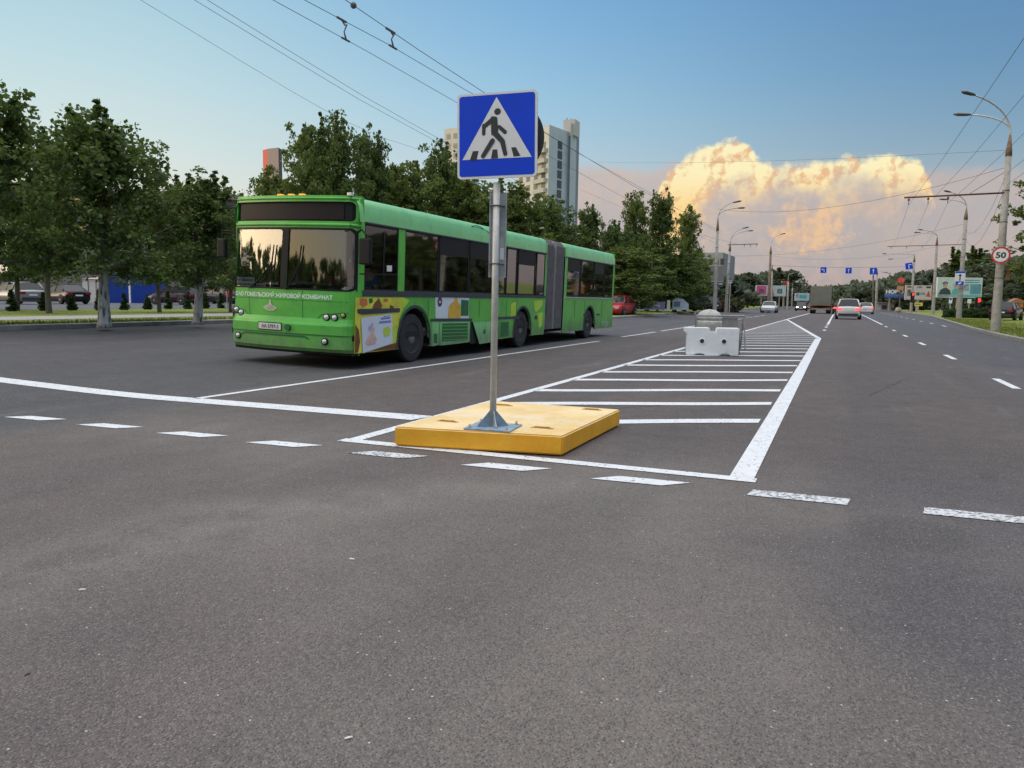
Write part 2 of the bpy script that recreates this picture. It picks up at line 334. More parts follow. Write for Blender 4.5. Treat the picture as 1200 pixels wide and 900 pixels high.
# ------------------------------------------------------------------ mesh helpers
def mk(name, verts, faces, m=None, parent=None, smooth=False):
    me = bpy.data.meshes.new(name); me.from_pydata([tuple(v) for v in verts], [], faces); me.update()
    if m: me.materials.append(m)
    if smooth:
        for p in me.polygons: p.use_smooth = True
    o = bpy.data.objects.new(name, me); COL.objects.link(o)
    if parent: o.parent = parent
    return o
def tag(o, label=None, cat=None, group=None, kind=None):
    if label: o['label'] = label
    if cat: o['category'] = cat
    if group: o['group'] = group
    if kind: o['kind'] = kind
    return o
def empty(name, loc, rz=0., label=None, cat=None, group=None):
    o = bpy.data.objects.new(name, None); COL.objects.link(o); o.location = loc; o.rotation_euler = (0, 0, rz); o.empty_display_size = .3
    return tag(o, label, cat, group)
class MB:
    def __init__(s): s.v = []; s.f = []
    def add(s, vs, fs):
        k = len(s.v); s.v += [tuple(v) for v in vs]; s.f += [tuple(i+k for i in f) for f in fs]; return s
    def box(s, x0, x1, y0, y1, z0, z1, bev=0.):
        if bev:
            bm = bmesh.new(); bmesh.ops.create_cube(bm, size=1)
            for v in bm.verts: v.co = Vector(((x0+x1)/2+v.co.x*(x1-x0), (y0+y1)/2+v.co.y*(y1-y0), (z0+z1)/2+v.co.z*(z1-z0)))
            bmesh.ops.bevel(bm, geom=bm.edges[:], offset=bev, segments=2, affect='EDGES', profile=.6)
            bm.verts.index_update(); s.add([v.co[:] for v in bm.verts], [[v.index for v in f.verts] for f in bm.faces]); bm.free(); return s
        v = [(x0, y0, z0), (x1, y0, z0), (x1, y1, z0), (x0, y1, z0), (x0, y0, z1), (x1, y0, z1), (x1, y1, z1), (x0, y1, z1)]
        return s.add(v, [(0, 3, 2, 1), (4, 5, 6, 7), (0, 1, 5, 4), (1, 2, 6, 5), (2, 3, 7, 6), (3, 0, 4, 7)])
    def tube(s, pts, r, n=8, cap=True):
        pts = [Vector(p) for p in pts]; rs = r if isinstance(r, (list, tuple)) else [r]*len(pts)
        k = len(s.v); ref = None
        for i, p in enumerate(pts):
            d = (pts[min(i+1, len(pts)-1)]-pts[max(i-1, 0)]).normalized()
            if ref is None: ref = Vector((0, 0, 1)) if abs(d.z) < .9 else Vector((1, 0, 0))
            a = d.cross(ref).normalized(); b = a.cross(d).normalized(); ref = b
            for j in range(n):
                t = 2*pi*j/n; s.v.append(tuple(p+(a*cos(t)+b*sin(t))*rs[i]))
        for i in range(len(pts)-1):
            for j in range(n):
                a0 = k+i*n+j; a1 = k+i*n+(j+1) % n; s.f.append((a0, a1, a1+n, a0+n))
        if cap:
            s.f.append(tuple(k+j for j in range(n))[::-1]); s.f.append(tuple(k+(len(pts)-1)*n+j for j in range(n)))
        return s
    def lathe(s, prof, n=24, center=(0, 0, 0), axis='z'):
        k = len(s.v); cx, cy, cz = center
        for r, h in prof:
            for j in range(n):
                t = 2*pi*j/n
                s.v.append({'z': (cx+r*cos(t), cy+r*sin(t), cz+h), 'x': (cx+h, cy+r*cos(t), cz+r*sin(t)), 'y': (cx+r*cos(t), cy+h, cz+r*sin(t))}[axis])
        for i in range(len(prof)-1):
            for j in range(n):
                a0 = k+i*n+j; a1 = k+i*n+(j+1) % n; s.f.append((a0, a1, a1+n, a0+n))
        s.f.append(tuple(k+j for j in range(n))[::-1]); s.f.append(tuple(k+(len(prof)-1)*n+j for j in range(n)))
        return s
    def prism(s, poly, d, axis='y', o=0.):   # 2-D polygon extruded along an axis from o to o+d
        n = len(poly); f = {'y': lambda p, q: (p[0], q, p[1]), 'x': lambda p, q: (q, p[0], p[1]), 'z': lambda p, q: (p[0], p[1], q)}[axis]
        v = [f(p, o) for p in poly]+[f(p, o+d) for p in poly]
        return s.add(v, [tuple(range(n))[::-1], tuple(range(n, 2*n))]+[(i, (i+1) % n, n+(i+1) % n, n+i) for i in range(n)])
    def blob(s, c, r, seed=0, sub=2, amp=.15):
        bm = bmesh.new(); bmesh.ops.create_icosphere(bm, subdivisions=sub, radius=1); rnd = random.Random(seed)
        for v in bm.verts: v.co *= 1+rnd.uniform(-amp, amp)
        bm.verts.index_update(); s.add([(c[0]+v.co.x*r[0], c[1]+v.co.y*r[1], c[2]+v.co.z*r[2]) for v in bm.verts], [[v.index for v in f.verts] for f in bm.faces]); bm.free(); return s
    def build(s, name, m, parent=None, smooth=False): return mk(name, s.v, s.f, m, parent, smooth)
def fixn(o):
    bm = bmesh.new(); bm.from_mesh(o.data); bmesh.ops.recalc_face_normals(bm, faces=bm.faces); bm.to_mesh(o.data); bm.free(); return o
def copy_tree(o, parent=None):
    c = o.copy(); COL.objects.link(c); c.parent = parent
    for ch in list(o.children): copy_tree(ch, c)
    return c
_tc = {}
def text_geo(s, width=None, height=1., bold=0.):
    key = s+str(bold)
    if key not in _tc:
        cu = bpy.data.curves.new('t', 'FONT'); cu.body = s; cu.size = 1; cu.offset = bold; cu.resolution_u = 3
        o = bpy.data.objects.new('t', cu); COL.objects.link(o); dg = bpy.context.evaluated_depsgraph_get(); dg.update()
        me = bpy.data.meshes.new_from_object(o.evaluated_get(dg)); v = np.array([x.co[:] for x in me.vertices]) if len(me.vertices) else np.zeros((1, 3)); f = [tuple(p.vertices) for p in me.polygons]
        bpy.data.objects.remove(o); bpy.data.meshes.remove(me); bpy.data.curves.remove(cu)
        v[:, :2] -= v[:, :2].min(0); mx = v[:, :2].max(0); v[:, 0] /= mx[0]; v[:, 1] /= mx[1]; _tc[key] = (v, f)
    v, f = _tc[key]; return [(a[0], a[1]) for a in v], f   # unit box
def writing(name, s, fn, m, parent, bold=0.):
    v, f = text_geo(s, bold=bold); return mk(name, [fn(*p) for p in v], f, m, parent)

# ------------------------------------------------------------------ setting: ground, road, markings
def kerbL(y):
    P_ = [(-80, -18.9), (30, -18.9), (38, -12.6), (90, -13.6), (260, -14), (600, -14)]
    for (a, b), (c, d) in zip(P_, P_[1:]):
        if y <= c: return b+(d-b)*(y-a)/(c-a)
    return -14
kr = [(-80, 4.8)]+[(G(px, py)[1], G(px, py)[0]) for px, py in [(1200, 401.5), (1170, 395), (1138, 386.5), (1104, 375.5), (1092, 371.5)]]+[(260, 10.5), (600, 10.5)]
def kerbR(y):
    for (a, b), (c, d) in zip(kr, kr[1:]):
        if y <= c: return b+(d-b)*(y-a)/(c-a)
    return kr[-1][1]
ys = sorted(set([-80, -40, -20, -10, -5, 0, 5, 10, 15, 20, 25, 28, 30, 31.6, 33.2, 34.8, 36.4, 38, 42, 46, 50, 55, 60, 65, 70, 80, 90, 110, 130, 160, 200, 230, 260, 350, 600]+[round(k[0], 2) for k in kr]))
def sheet(name, fx, m, dzf, kind='structure'):
    v = []; f = []
    for y in ys: 
        xs = fx(y)
        for x in xs: v.append((x, y, dzf(x, y)))
    n = len(fx(0))
    for i in range(len(ys)-1):
        for j in range(n-1): f.append((i*n+j, i*n+j+1, (i+1)*n+j+1, (i+1)*n+j))
    return tag(mk(name, v, f, m), kind=kind)
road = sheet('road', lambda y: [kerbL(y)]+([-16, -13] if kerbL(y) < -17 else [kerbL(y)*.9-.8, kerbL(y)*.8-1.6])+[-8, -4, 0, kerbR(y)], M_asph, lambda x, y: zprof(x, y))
ground = mk('ground', [(-2500, -1500, -.05), (2500, -1500, -.05), (2500, 3500, -.05), (-2500, 3500, -.05)], [(0, 1, 2, 3)], M_grass); tag(ground, kind='structure')
GL = lambda x, y: max(zprof(-19, y)+.14, .12)
def glz(x, y): return zprof(x if x > -19 else -19, y)+.13
sheet('lawn', lambda y: [-70, -40, -24, kerbL(y)-.16], M_grass, glz)
lawn_r = sheet('lawn', lambda y: [kerbR(y)+.14, kerbR(y)+4, 40, 120], M_grass, lambda x, y: .13)
def kerbstrip(name, fx, side, zf):
    v = []; f = []
    for y in ys:
        x = fx(y); z = zf(x, y)
        for dx_, h in ((0, -.02), (0, .12), (side*.15, .14), (side*.17, -.02)): v.append((x+dx_, y, z+h))
    for i in range(len(ys)-1):
        for j in range(3): f.append((i*4+j, i*4+j+1, i*4+j+5, i*4+j+4))
    return tag(fixn(mk(name, v, f, M_kerb)), kind='structure')
kerbstrip('kerb', kerbL, -1, zprof); kerbstrip('kerb', kerbR, 1, lambda x, y: 0)
# footpath and car park on the left
def strip(name, x0, x1, y0, y1, m, dz, n=14):
    v = []; f = []
    for i in range(n+1):
        y = y0+(y1-y0)*i/n; 
        for x in (x0, x1): v.append((x, y, glz(x, y)+dz))
    for i in range(n): f.append((2*i, 2*i+1, 2*i+3, 2*i+2))
    return tag(mk(name, v, f, m), kind='structure')
def gl(px, py):                        # lawn-level survey point on the left
    d = ray(px, py); t = (.445-CAMH)/d[2]; return t*d[0], t*d[1]
xa = gl(100, 373.2)[0]; xb = gl(100, 369.6)[0]; xc = gl(100, 362.3)[0]
strip('footpath', xb, xa, -30, 200, M_pave, .006)
M_asph2 = mat('car_park_asphalt', (.085, .088, .10), .85, var=.2, vscale=1)
strip('car_park', -68, xc, -20, 75, M_asph2, .008)
print('path', xa, xb, xc)

def zmark(x, y): return zprof(x, y)+.005
class Mark(MB):
    def quad(s, p, q, r, t, n=1):     # p-q one edge, t-r the other
        for i in range(n):
            a = i/n; b = (i+1)/n
            c = [(p[0]+(q[0]-p[0])*a, p[1]+(q[1]-p[1])*a), (p[0]+(q[0]-p[0])*b, p[1]+(q[1]-p[1])*b), (t[0]+(r[0]-t[0])*b, t[1]+(r[1]-t[1])*b), (t[0]+(r[0]-t[0])*a, t[1]+(r[1]-t[1])*a)]
            s.add([(x, y, zmark(x, y)+s.dz) for x, y in c], [(0, 1, 2, 3)])
        return s
    dz = 0.
    def line(s, a, b, wd, n=1):
        d = Vector((b[0]-a[0], b[1]-a[1])).normalized()*wd/2; nx, ny = -d.y, d.x
        return s.quad((a[0]-nx, a[1]-ny), (b[0]-nx, b[1]-ny), (b[0]+nx, b[1]+ny), (a[0]+nx, a[1]+ny), n)
def mk_mark(m, name, mt=None): return m.build(name, mt or M_paint, road)
m = Mark(); m.quad((-18.6, 6.65), (-9, 6.66), (-9, 6.98), (-18.6, 6.98), 6); m.quad((-9, 6.66), (-3.98, 6.78), (-3.9, 7.12), (-9, 6.98), 8); mk_mark(m, 'stop_line')
m = Mark(); m.line((-3.86, 5.62), (-3.82, 13.5), .13, 4).line((-3.82, 13.5), (-3.78, 30), .13, 4).line((-3.78, 30), (-3.66, 61), .15, 4).line((-3.66, 61), (-3.3, 118), .18, 4); mk_mark(m, 'island_edge_line')
m = Mark(); m.quad((-.66, 5.63), (-.73, 29.5), (-.53, 30.1), (-.49, 5.63), 8); m.dz = .004; m.line((-.62, 29.9), (-3.55, 61.5), .16, 4); mk_mark(m, 'island_edge_line')
m = Mark(); m.quad((-3.96, 5.48), (-.47, 5.50), (-.47, 5.63), (-3.96, 5.62), 4); mk_mark(m, 'island_edge_line')
def bar(xl, y, xr, s_=.56, wd=.29):
    m = Mark(); n_ = 8; ph = y*2.3
    P_ = [(xl+(xr-xl)*i/n_, y+(xl+(xr-xl)*i/n_+3.8)*s_+.035*sin(i*.8+ph)) for i in range(n_+1)]
    for a, b in zip(P_, P_[1:]): m.quad(a, b, (b[0], b[1]+wd), (a[0], a[1]+wd))
    return m
k = 0
for i in range(0, 34):
    y = 6.56+i*1.58; xl, xr = -3.79, -.71
    # clip against the two edges
    if y+3.1*.56 > 29.9:
        # right limit is the slanting closing line
        for _ in range(20): 
            yy = y+(xr+3.8)*.56; xr = min(-.71, -.66-(yy-29.9)*(2.93/31.6))
    if xr-xl > .25: mk_mark(bar(xl, y, xr), 'hatch_bar'); k += 1
# crossing edge dashes
for i in range(-12, 4):
    x0 = -2.52+i*1.02 if i < 3 else -2.52+i*1.02
    y = 5.2+.01*i; sh = -.02 if i > 1 else -.15
    m = Mark(); ln = .60 if i > 1 else .50; m.quad((x0+sh*.3, y-.11), (x0+ln+sh*.3, y-.09), (x0+ln-sh*.8, y+.08), (x0-sh*.8, y+.06)); mk_mark(m, 'crossing_dash', M_paintw if i > 1 or i == -1 else M_paint)
m = Mark(); m.line((-7.10, 7.0), (-6.98, 12), .11, 3).line((-6.98, 12), (-6.76, 22.9), .11, 3); mk_mark(m, 'lane_line')
for i in range(9):
    y = 26+i*6.4; m = Mark(); m.line((-6.88, y), (-6.86, y+5.2), .11); mk_mark(m, 'lane_dash')
for i in range(-1, 6):
    y = 13.7+i*6.75; m = Mark(); m.line((2.56-.012*i, y), (2.55-.012*i, y+1.7), .12); mk_mark(m, 'lane_dash')
m = Mark(); m.line((2.52, 53), (2.52, 104), .13, 3); mk_mark(m, 'lane_line')
for i in range(12):
    y = 52+i*7; m = Mark(); m.line((5.9, y), (5.9, y+2.2), .13); mk_mark(m, 'lane_dash')
for y in (38.5, 43.6, 46.2): m = Mark(); m.line((-.58, y), (-.58, y+1.3), .14); mk_mark(m, 'lane_dash')
m = Mark(); m.line((-.58, 50), (-.56, 140), .14, 3); mk_mark(m, 'lane_line')


# ------------------------------------------------------------------ trees
def leaf_mesh(name, centers, radii, per, lsize, rnd, m, flat=.5):
    """many small leaf-sized faces scattered round the cluster centres"""
    c = np.array(centers); r = np.array(radii); n = len(c)
    idx = np.repeat(np.arange(n), per); k = len(idx)
    d = rnd.normal(size=(k, 3)); d /= np.linalg.norm(d, axis=1)[:, None]
    rad = rnd.random(k)**.45
    p = c[idx]+d*(r[idx]*rad)[:, None]*np.array([1, 1, .72])
    nrm = rnd.normal(size=(k, 3)); nrm[:, 2] += flat; nrm /= np.linalg.norm(nrm, axis=1)[:, None]
    t = np.cross(nrm, rnd.normal(size=(k, 3))); t /= np.linalg.norm(t, axis=1)[:, None]; b = np.cross(nrm, t)
    s = lsize*(.6+.8*rnd.random(k))[:, None]
    q = np.stack([p-t*s*.5, p+b*s*.34+t*s*.05, p+t*s*.55, p-b*s*.34+t*s*.05], 1).reshape(-1, 3)
    me = bpy.data.meshes.new(name); me.vertices.add(4*k); me.vertices.foreach_set('co', q.astype(np.float32).ravel())
    me.loops.add(4*k); me.loops.foreach_set('vertex_index', np.arange(4*k, dtype=np.int32))
    me.polygons.add(k); me.polygons.foreach_set('loop_start', np.arange(0, 4*k, 4, dtype=np.int32)); me.polygons.foreach_set('loop_total', np.full(k, 4, dtype=np.int32))
    me.update(); me.validate(); me.materials.append(m); return me
def make_tree(seed, H, cr, z0, shape, ncl, per, lsize, m, trunk_r=.14, tm=None, spires=3, lim=9):
    """returns (trunk mesh, crown mesh); shape(t) gives relative radius at crown height t"""
    rnd = np.random.default_rng(seed); rr = random.Random(seed)
    tb = MB(); bend = rr.uniform(-.15, .15); top = Vector((bend, rr.uniform(-.15, .15), H*.86))
    base = Vector((0, 0, -.1)); pts = [base+(top-base)*t+Vector((sin(t*5+seed)*.06, cos(t*4+seed)*.06, 0)) for t in (0, .03, .12, .3, .5, .7, .85, 1)]
    tb.tube(pts, [trunk_r*1.45, trunk_r*1.15, trunk_r, trunk_r*.85, trunk_r*.62, trunk_r*.4, trunk_r*.22, .015], 9)
    cen = []; rad = []
    nl = lim*2
    tips = []
    for i in range(nl):
        t = (i+.5)/nl; z = z0+(H*.93-z0)*t; a = i*2.4+rr.uniform(-.5, .5); R_ = cr*shape(t)*rr.uniform(.62, 1.12)
        st = pts[0]+(top-pts[0])*max(.12, (z-R_*.35)/(H*.86)) if z < H*.86 else top
        st = Vector((st.x, st.y, min(z-R_*.3, H*.84)) ); st.z = max(st.z, z0*.8)
        tip = Vector((cos(a)*R_, sin(a)*R_, z+rr.uniform(-.1, .3)))
        mid = (st+tip)/2+Vector((0, 0, -.12*R_))
        tb.tube([st, mid, tip], [trunk_r*.34*(1-t*.5), trunk_r*.2, .012], 5); tips.append((st, mid, tip, R_))
    for i in range(ncl):
        st, mid, tip, R_ = tips[rr.randrange(nl)]
        u = rr.random()**.6; p = (st*(1-u)**2+mid*2*u*(1-u)+tip*u*u)
        j = cr*.24; p = p+Vector((rr.gauss(0, j), rr.gauss(0, j), rr.gauss(0, j*.8)))
        if p.z < z0-.25: p.z = z0-.25+rr.random()*.3
        if p.z > H: continue
        cen.append(p[:]); rad.append(cr*rr.uniform(.09, .22))
    for i in range(spires):
        a = rr.uniform(0, 2*pi); o = cr*rr.uniform(.05, .5); hx = H*rr.uniform(.9, 1.0) if i else H
        bx, by = cos(a)*o, sin(a)*o; zb = H*.68; lean = rr.uniform(-.3, .3)
        tb.tube([(bx*.5, by*.5, zb*.9), (bx, by, zb), (bx+lean, by, hx)], [.04, .03, .008], 4)
        for q in range(14):
            t = q/13; cen.append((bx+lean*t+rr.gauss(0, .16*(1.2-t)*cr*.4), by+rr.gauss(0, .16*(1.2-t)*cr*.4), zb+(hx-zb)*t)); rad.append(cr*.13*(1.25-t))
    crown = leaf_mesh('crown', cen, rad, per, lsize, rnd, m)
    tme = bpy.data.meshes.new('trunk'); tme.from_pydata(tb.v, [], tb.f); tme.materials.append(tm or M_bark)
    for p in tme.polygons: p.use_smooth = True
    return tme, crown
def place_tree(name, meshes, x, y, z, label, cat='tree', group=None, s=1., rz=0., sz=None):
    r = empty(name, (x, y, z), rz, label, cat, group); r.scale = (s, s, sz or s)
    for nm, me in zip(('trunk', 'crown'), meshes):
        o = bpy.data.objects.new(nm, me); COL.objects.link(o); o.parent = r
    return r
rounds = lambda t: (sin(pi*min(1, t*.80+.20))**.55)*(1.08-.55*t)
tall = lambda t: (1-t)**.55*min(1, .55+t*3)
oval = lambda t: sin(pi*(t*.82+.14))**.75
T_row = [make_tree(s_, 5.6, 2.0, 1.55, rounds, 260, 40, .12, M_leaf, .13, M_trunkw, 7) for s_ in (11, 12, 15)]
T_big = [make_tree(s_, 12, 3.3, 1.1, shp, 430, 42, .24, ml, .2, M_bark, 3) for s_, shp, ml in ((21, oval, M_leaf), (22, tall, M_leaf2), (23, oval, M_leaf2), (24, tall, M_leaf))]
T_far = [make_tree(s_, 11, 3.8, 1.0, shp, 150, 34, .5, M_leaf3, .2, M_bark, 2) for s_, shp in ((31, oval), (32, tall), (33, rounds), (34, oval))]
T_bark = make_tree(19, 5.6, 2.1, 1.55, rounds, 200, 40, .13, M_leaf, .09, M_bark, 5)
# young street trees with whitewashed trunks on the strip beside the left kerb
def gz(px, py, z):
    d = ray(px, py); t = (z-CAMH)/d[2]; return t*d[0], t*d[1]
LZ = .44
grp = 'street trees with whitewashed trunks'
def st_tree(px, py, H, s_, k, rz, label, bark=False):
    x, y = gz(px, py, LZ); return place_tree('street_tree', T_row[k] if not bark else T_bark, x, y, LZ, label, 'tree', grp if not bark else 'dark-trunked street trees set back from the kerb', s_, rz, H/5.6)
st_tree(126, 380, 5.55, 1.12, 0, 1.1, 'street tree with a thick streaky whitewashed trunk in front of the blue stall')
st_tree(232, 377.5, 4.35, .98, 1, .4, 'smaller whitewashed-trunk street tree with a thin straight trunk, just left of the green bus')
st_tree(-14, 381, 5.9, 1.05, 2, 2.0, 'leafy street tree cut by the left edge of the photo, beside the parked wagon')
st_tree(60, 367, 7.3, 1.15, 1, 3.0, 'dark-trunked street tree set back between the leftmost tree and the thick whitewashed trunk', True)
st_tree(186, 366, 5.9, .95, 2, 4.9, 'dark-trunked street tree standing back beyond the footpath, between the two whitewashed trunks', True)
# taller trees behind the bus and along the left verge
def bt(px, top, dist, k, s_, rz, label, H=12., name='tall_tree', zz=.3):
    x, y = at_d(px, dist); f = FV; dep = x*f[0]+y*f[1]; zt = CAMH+(352+(px-980)*.014-top)/900*dep*.99
    return place_tree(name, T_big[k], x, y, zz, label, 'tree', 'tall trees behind the bus', s_, rz, (zt-zz)/H)
st_tree(272, 366, 5.0, 1.0, 0, 2.2, 'dark-trunked street tree farthest right, its crown brushing the front left corner of the bus', True)
st_tree(20, 364, 6.0, 1.15, 0, 1.2, 'dark-trunked street tree at the back of the leftmost clump, above the silver estate car', True)
bt(322, 196, 52, 1, .62, .3, 'narrow tree rising behind the bus roof in front of the red and white tower')
bt(366, 150, 50, 1, .72, 2.1, 'left shoulder of the tallest tree clump above the bus, narrow and pointed')
bt(394, 134, 47, 0, .70, .9, 'tallest leafy tree above the bus destination display')
bt(432, 150, 50, 3, .60, 1.3, 'slim pointed tree right of the tallest clump behind the bus')
bt(344, 212, 56, 2, .8, .5, 'low rounded tree filling the gap left of the tallest clump above the bus')
bt(454, 196, 58, 0, .9, 2.9, 'rounded tree between the slim pointed tree and the broad warm-green one')
bt(536, 205, 60, 0, .95, .6, 'rounded tree just left of the sign pole behind the bus')
bt(664, 255, 66, 2, .85, 2.4, 'low rounded tree just right of the foot of the tower block')
bt(758, 270, 74, 2, .95, 2.0, 'rounded tree filling the foot of the pair against the orange cloud')
bt(474, 184, 52, 2, .90, .2, 'broad warm-green tree behind the front half of the bus roof')
bt(516, 166, 56, 0, .80, 2.5, 'tree behind the bus with its top beside the crossing sign')
bt(556, 200, 54, 2, .95, 1.9, 'broad tree directly behind the pedestrian crossing sign')
bt(602, 207, 56, 2, 1.0, 3.0, 'broad tree right of the sign pole hiding the foot of the tower block')
bt(640, 228, 60, 0, .85, 1.0, 'low round tree in front of the tower block behind the grey bellows')
bt(688, 236, 66, 3, .5, .4, 'dark pointed tree behind the rear section of the bus, right of the tower block')
bt(718, 256, 62, 0, .62, 2.2, 'dark tree just past the rear end of the bus')
bt(742, 224, 68, 1, .55, .5, 'tall loose-topped tree, left one of the pair against the orange cloud')
bt(771, 220, 70, 3, .52, 1.7, 'tall loose-topped tree, right one of the pair against the orange cloud')
bt(734, 282, 58, 2, .95, .8, 'low bushy paler tree in front of the dark trees past the bus')
bt(803, 240, 78, 1, .55, 2.8, 'thin spiky tree left of the double-armed lamp post')
bt(790, 290, 72, 0, .92, 1.4, 'low dark tree above the white kiosk past the bus')
bt(814, 288, 86, 2, .62, .1, 'last tree of the left verge beside the first lamp post')
bt(44, 222, 98, 0, .9, .7, 'dark tree filling the background behind the leftmost parked cars')
bt(160, 232, 100, 2, .9, 1.5, 'dark tree filling the background behind the blue stall')
bt(255, 256, 95, 1, .8, .2, 'dark tree behind the parked hatchbacks, next to the bus front')
# the far wooded skyline
def wood(name, label, spots):
    r = None; vs_ = []; 
    cen = []; rad = []; rr = random.Random(5)
    for px, top, dist in spots:
        x, y = at_d(px, dist); h = CAMH+(352+(px-980)*.014-top)/900*dist*.93
        for i in range(30):
            t = rr.random()**.8; cen.append((x+rr.gauss(0, dist*.013), y+rr.gauss(0, dist*.013), max(.8, h*t*.93))); rad.append(dist*.012*(1.25-t*.6))
        for i in range(4): cen.append((x+rr.gauss(0, dist*.006), y+rr.gauss(0, dist*.006), h*rr.uniform(.88, .98))); rad.append(dist*.005)
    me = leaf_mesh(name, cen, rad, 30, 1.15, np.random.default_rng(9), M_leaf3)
    o = bpy.data.objects.new(name, me); COL.objects.link(o); return tag(o, label, 'wood', kind='stuff')
rr = random.Random(3)
sp_ = [(px, rr.uniform(318, 328), 100+rr.uniform(-6, 6)) for px in range(-60, 850, 9)]
rr2 = random.Random(2)
sp_ += [(px, rr2.uniform(300, 315), 60+rr2.uniform(-5, 5)) for px in range(1260, 1500, 12)]
wood('background_thicket', 'dark thicket closing the view behind the car park and the bus', sp_)
sp_ = []
sky_line = [(800, 330), (835, 326), (868, 318), (880, 322), (893, 316), (915, 313), (928, 330), (940, 335), (955, 338), (970, 337), (985, 333), (1000, 334), (1010, 333), (1025, 330), (1040, 326), (1055, 321), (1070, 319), (1085, 318), (1100, 317), (1120, 314), (1140, 306), (1160, 301), (1180, 303), (1215, 300), (1260, 300)]
def sk(px):
    for (a, b), (c, d) in zip(sky_line, sky_line[1:]):
        if a <= px <= c: return b+(d-b)*(px-a)/(c-a)
    return 305
for px in range(845, 1000, 5): sp_.append((px, sk(px)+rr.uniform(-1, 4), 300+rr.uniform(-20, 20)))
for px in range(1000, 1250, 7): sp_.append((px, sk(px)+rr.uniform(-2, 5), 210+rr.uniform(-20, 20)))
wood('distant_wood', 'grey-green wooded skyline closing the far end of the road', sp_)
def ft(px, top, dist, k, s_, rz, label, name='background_tree', H=11.):
    x, y = at_d(px, dist); dep = x*FV[0]+y*FV[1]; zt = CAMH+(352+(px-980)*.014-top)/900*dep*.99
    return place_tree(name, T_far[k], x, y, 0.1, label, 'tree', None, s_, rz, zt/H)
ft(876, 316, 165, 3, 1.2, .5, 'rounded dark tree right of the second left lamp post, before the far skyline')
ft(912, 311, 180, 0, 1.5, 1.9, 'rounded tree standing above the pink billboard')
ft(942, 331, 230, 2, 1.3, 1.9, 'small dark tree left of the lorry, above the teal billboard')
ft(850, 335, 150, 2, 1.0, .9, 'low dark tree between the first two left lamp posts')
ft(1158, 303, 142, 0, 1.1, 0, 'dark round tree above the right end of the big billboard')
ft(1184, 305, 128, 3, 1.1, 2, 'dark round tree right of the speed limit sign')
ft(1136, 320, 140, 2, 1.0, 1, 'bushy dark tree right behind the big billboard')
ft(1206, 318, 122, 0, 1.1, .7, 'dark tree behind the orange shed at the right edge')
ft(1072, 328, 150, 3, 1.1, .9, 'dark tree behind the second right billboard')
T_pop = make_tree(41, 11, .95, 1, lambda t: .75+.3*sin(t*9), 130, 40, .34, M_leaf, .2, M_bark, 3)
for px, top, d_, lab in ((1116, 288, 150, 'narrow upright poplar, left one of the pair above the big billboard'), (1140, 286, 146, 'narrow upright poplar, right one of the pair above the big billboard')):
    x, y = at_d(px, d_); dep = x*FV[0]+y*FV[1]; zt = CAMH+(354-top)/900*dep
    place_tree('poplar_tree', T_pop, x, y, .1, lab, 'tree', 'pair of poplars', 1.75, px, zt/11)
# birch overhanging the right edge
x, y = at_d(1222, 42); T_birch = make_tree(51, 9.5, 1.9, 3.0, oval, 150, 44, .16, M_leaf2, .12, M_bark, 2)
place_tree('birch_tree', T_birch, x, y, .1, 'loose-branched tree reaching in at the right edge of the photo', 'tree', None, 1.0, 1.0, .80)
# trees on the verges behind the camera, mirrored in the bus glass
for i, (x, y, k_, s_, h_) in enumerate([(18, 17, 0, 1.2, .55), (22, 27, 2, 1.2, .62), (17, 36, 3, 1.2, .62), (-46, -30, 2, 1.2, .55), (-40, -44, 1, 1.2, .6)]):
    place_tree('verge_tree', T_big[k_], x, y, .1, 'tree on the verge outside the photo, mirrored in the bus windows', 'tree', 'trees mirrored in the bus windows', s_, i, h_)

def thick(name, line, label, step=1.3):
    cen = []; rad = []; r3 = random.Random(31)
    for (a, b, h0), (c, d, h1) in zip(line, line[1:]):
        n_ = int(hypot(c-a, d-b)/step)
        for i in range(n_):
            t = i/n_; h_ = (h0+(h1-h0)*t)*r3.uniform(.72, 1.08)
            for q in range(7): cen.append((a+(c-a)*t+r3.gauss(0, .8), b+(d-b)*t+r3.gauss(0, .8), h_*(q+.6)/7)); rad.append(1.15-q*.07)
    me = leaf_mesh(name, cen, rad, 40, .6, np.random.default_rng(6), M_leaf); o = bpy.data.objects.new(name, me); COL.objects.link(o); return tag(o, label, 'thicket', kind='stuff')
thick('roadside_thicket', [(-54, 24, 5.5), (-44, 4, 5.8), (-37, -14, 5.8), (-27, -28, 5.8), (-12, -36, 5.5), (8, -40, 5)], 'thicket behind the camera, mirrored in the bus windscreen', .45)
thick('roadside_thicket', [(14, -14, 2.5), (22, 4, 3), (26, 22, 3.4), (27, 45, 4), (30, 70, 4)], 'thicket on the right verge outside the photo, mirrored in the bus side windows')
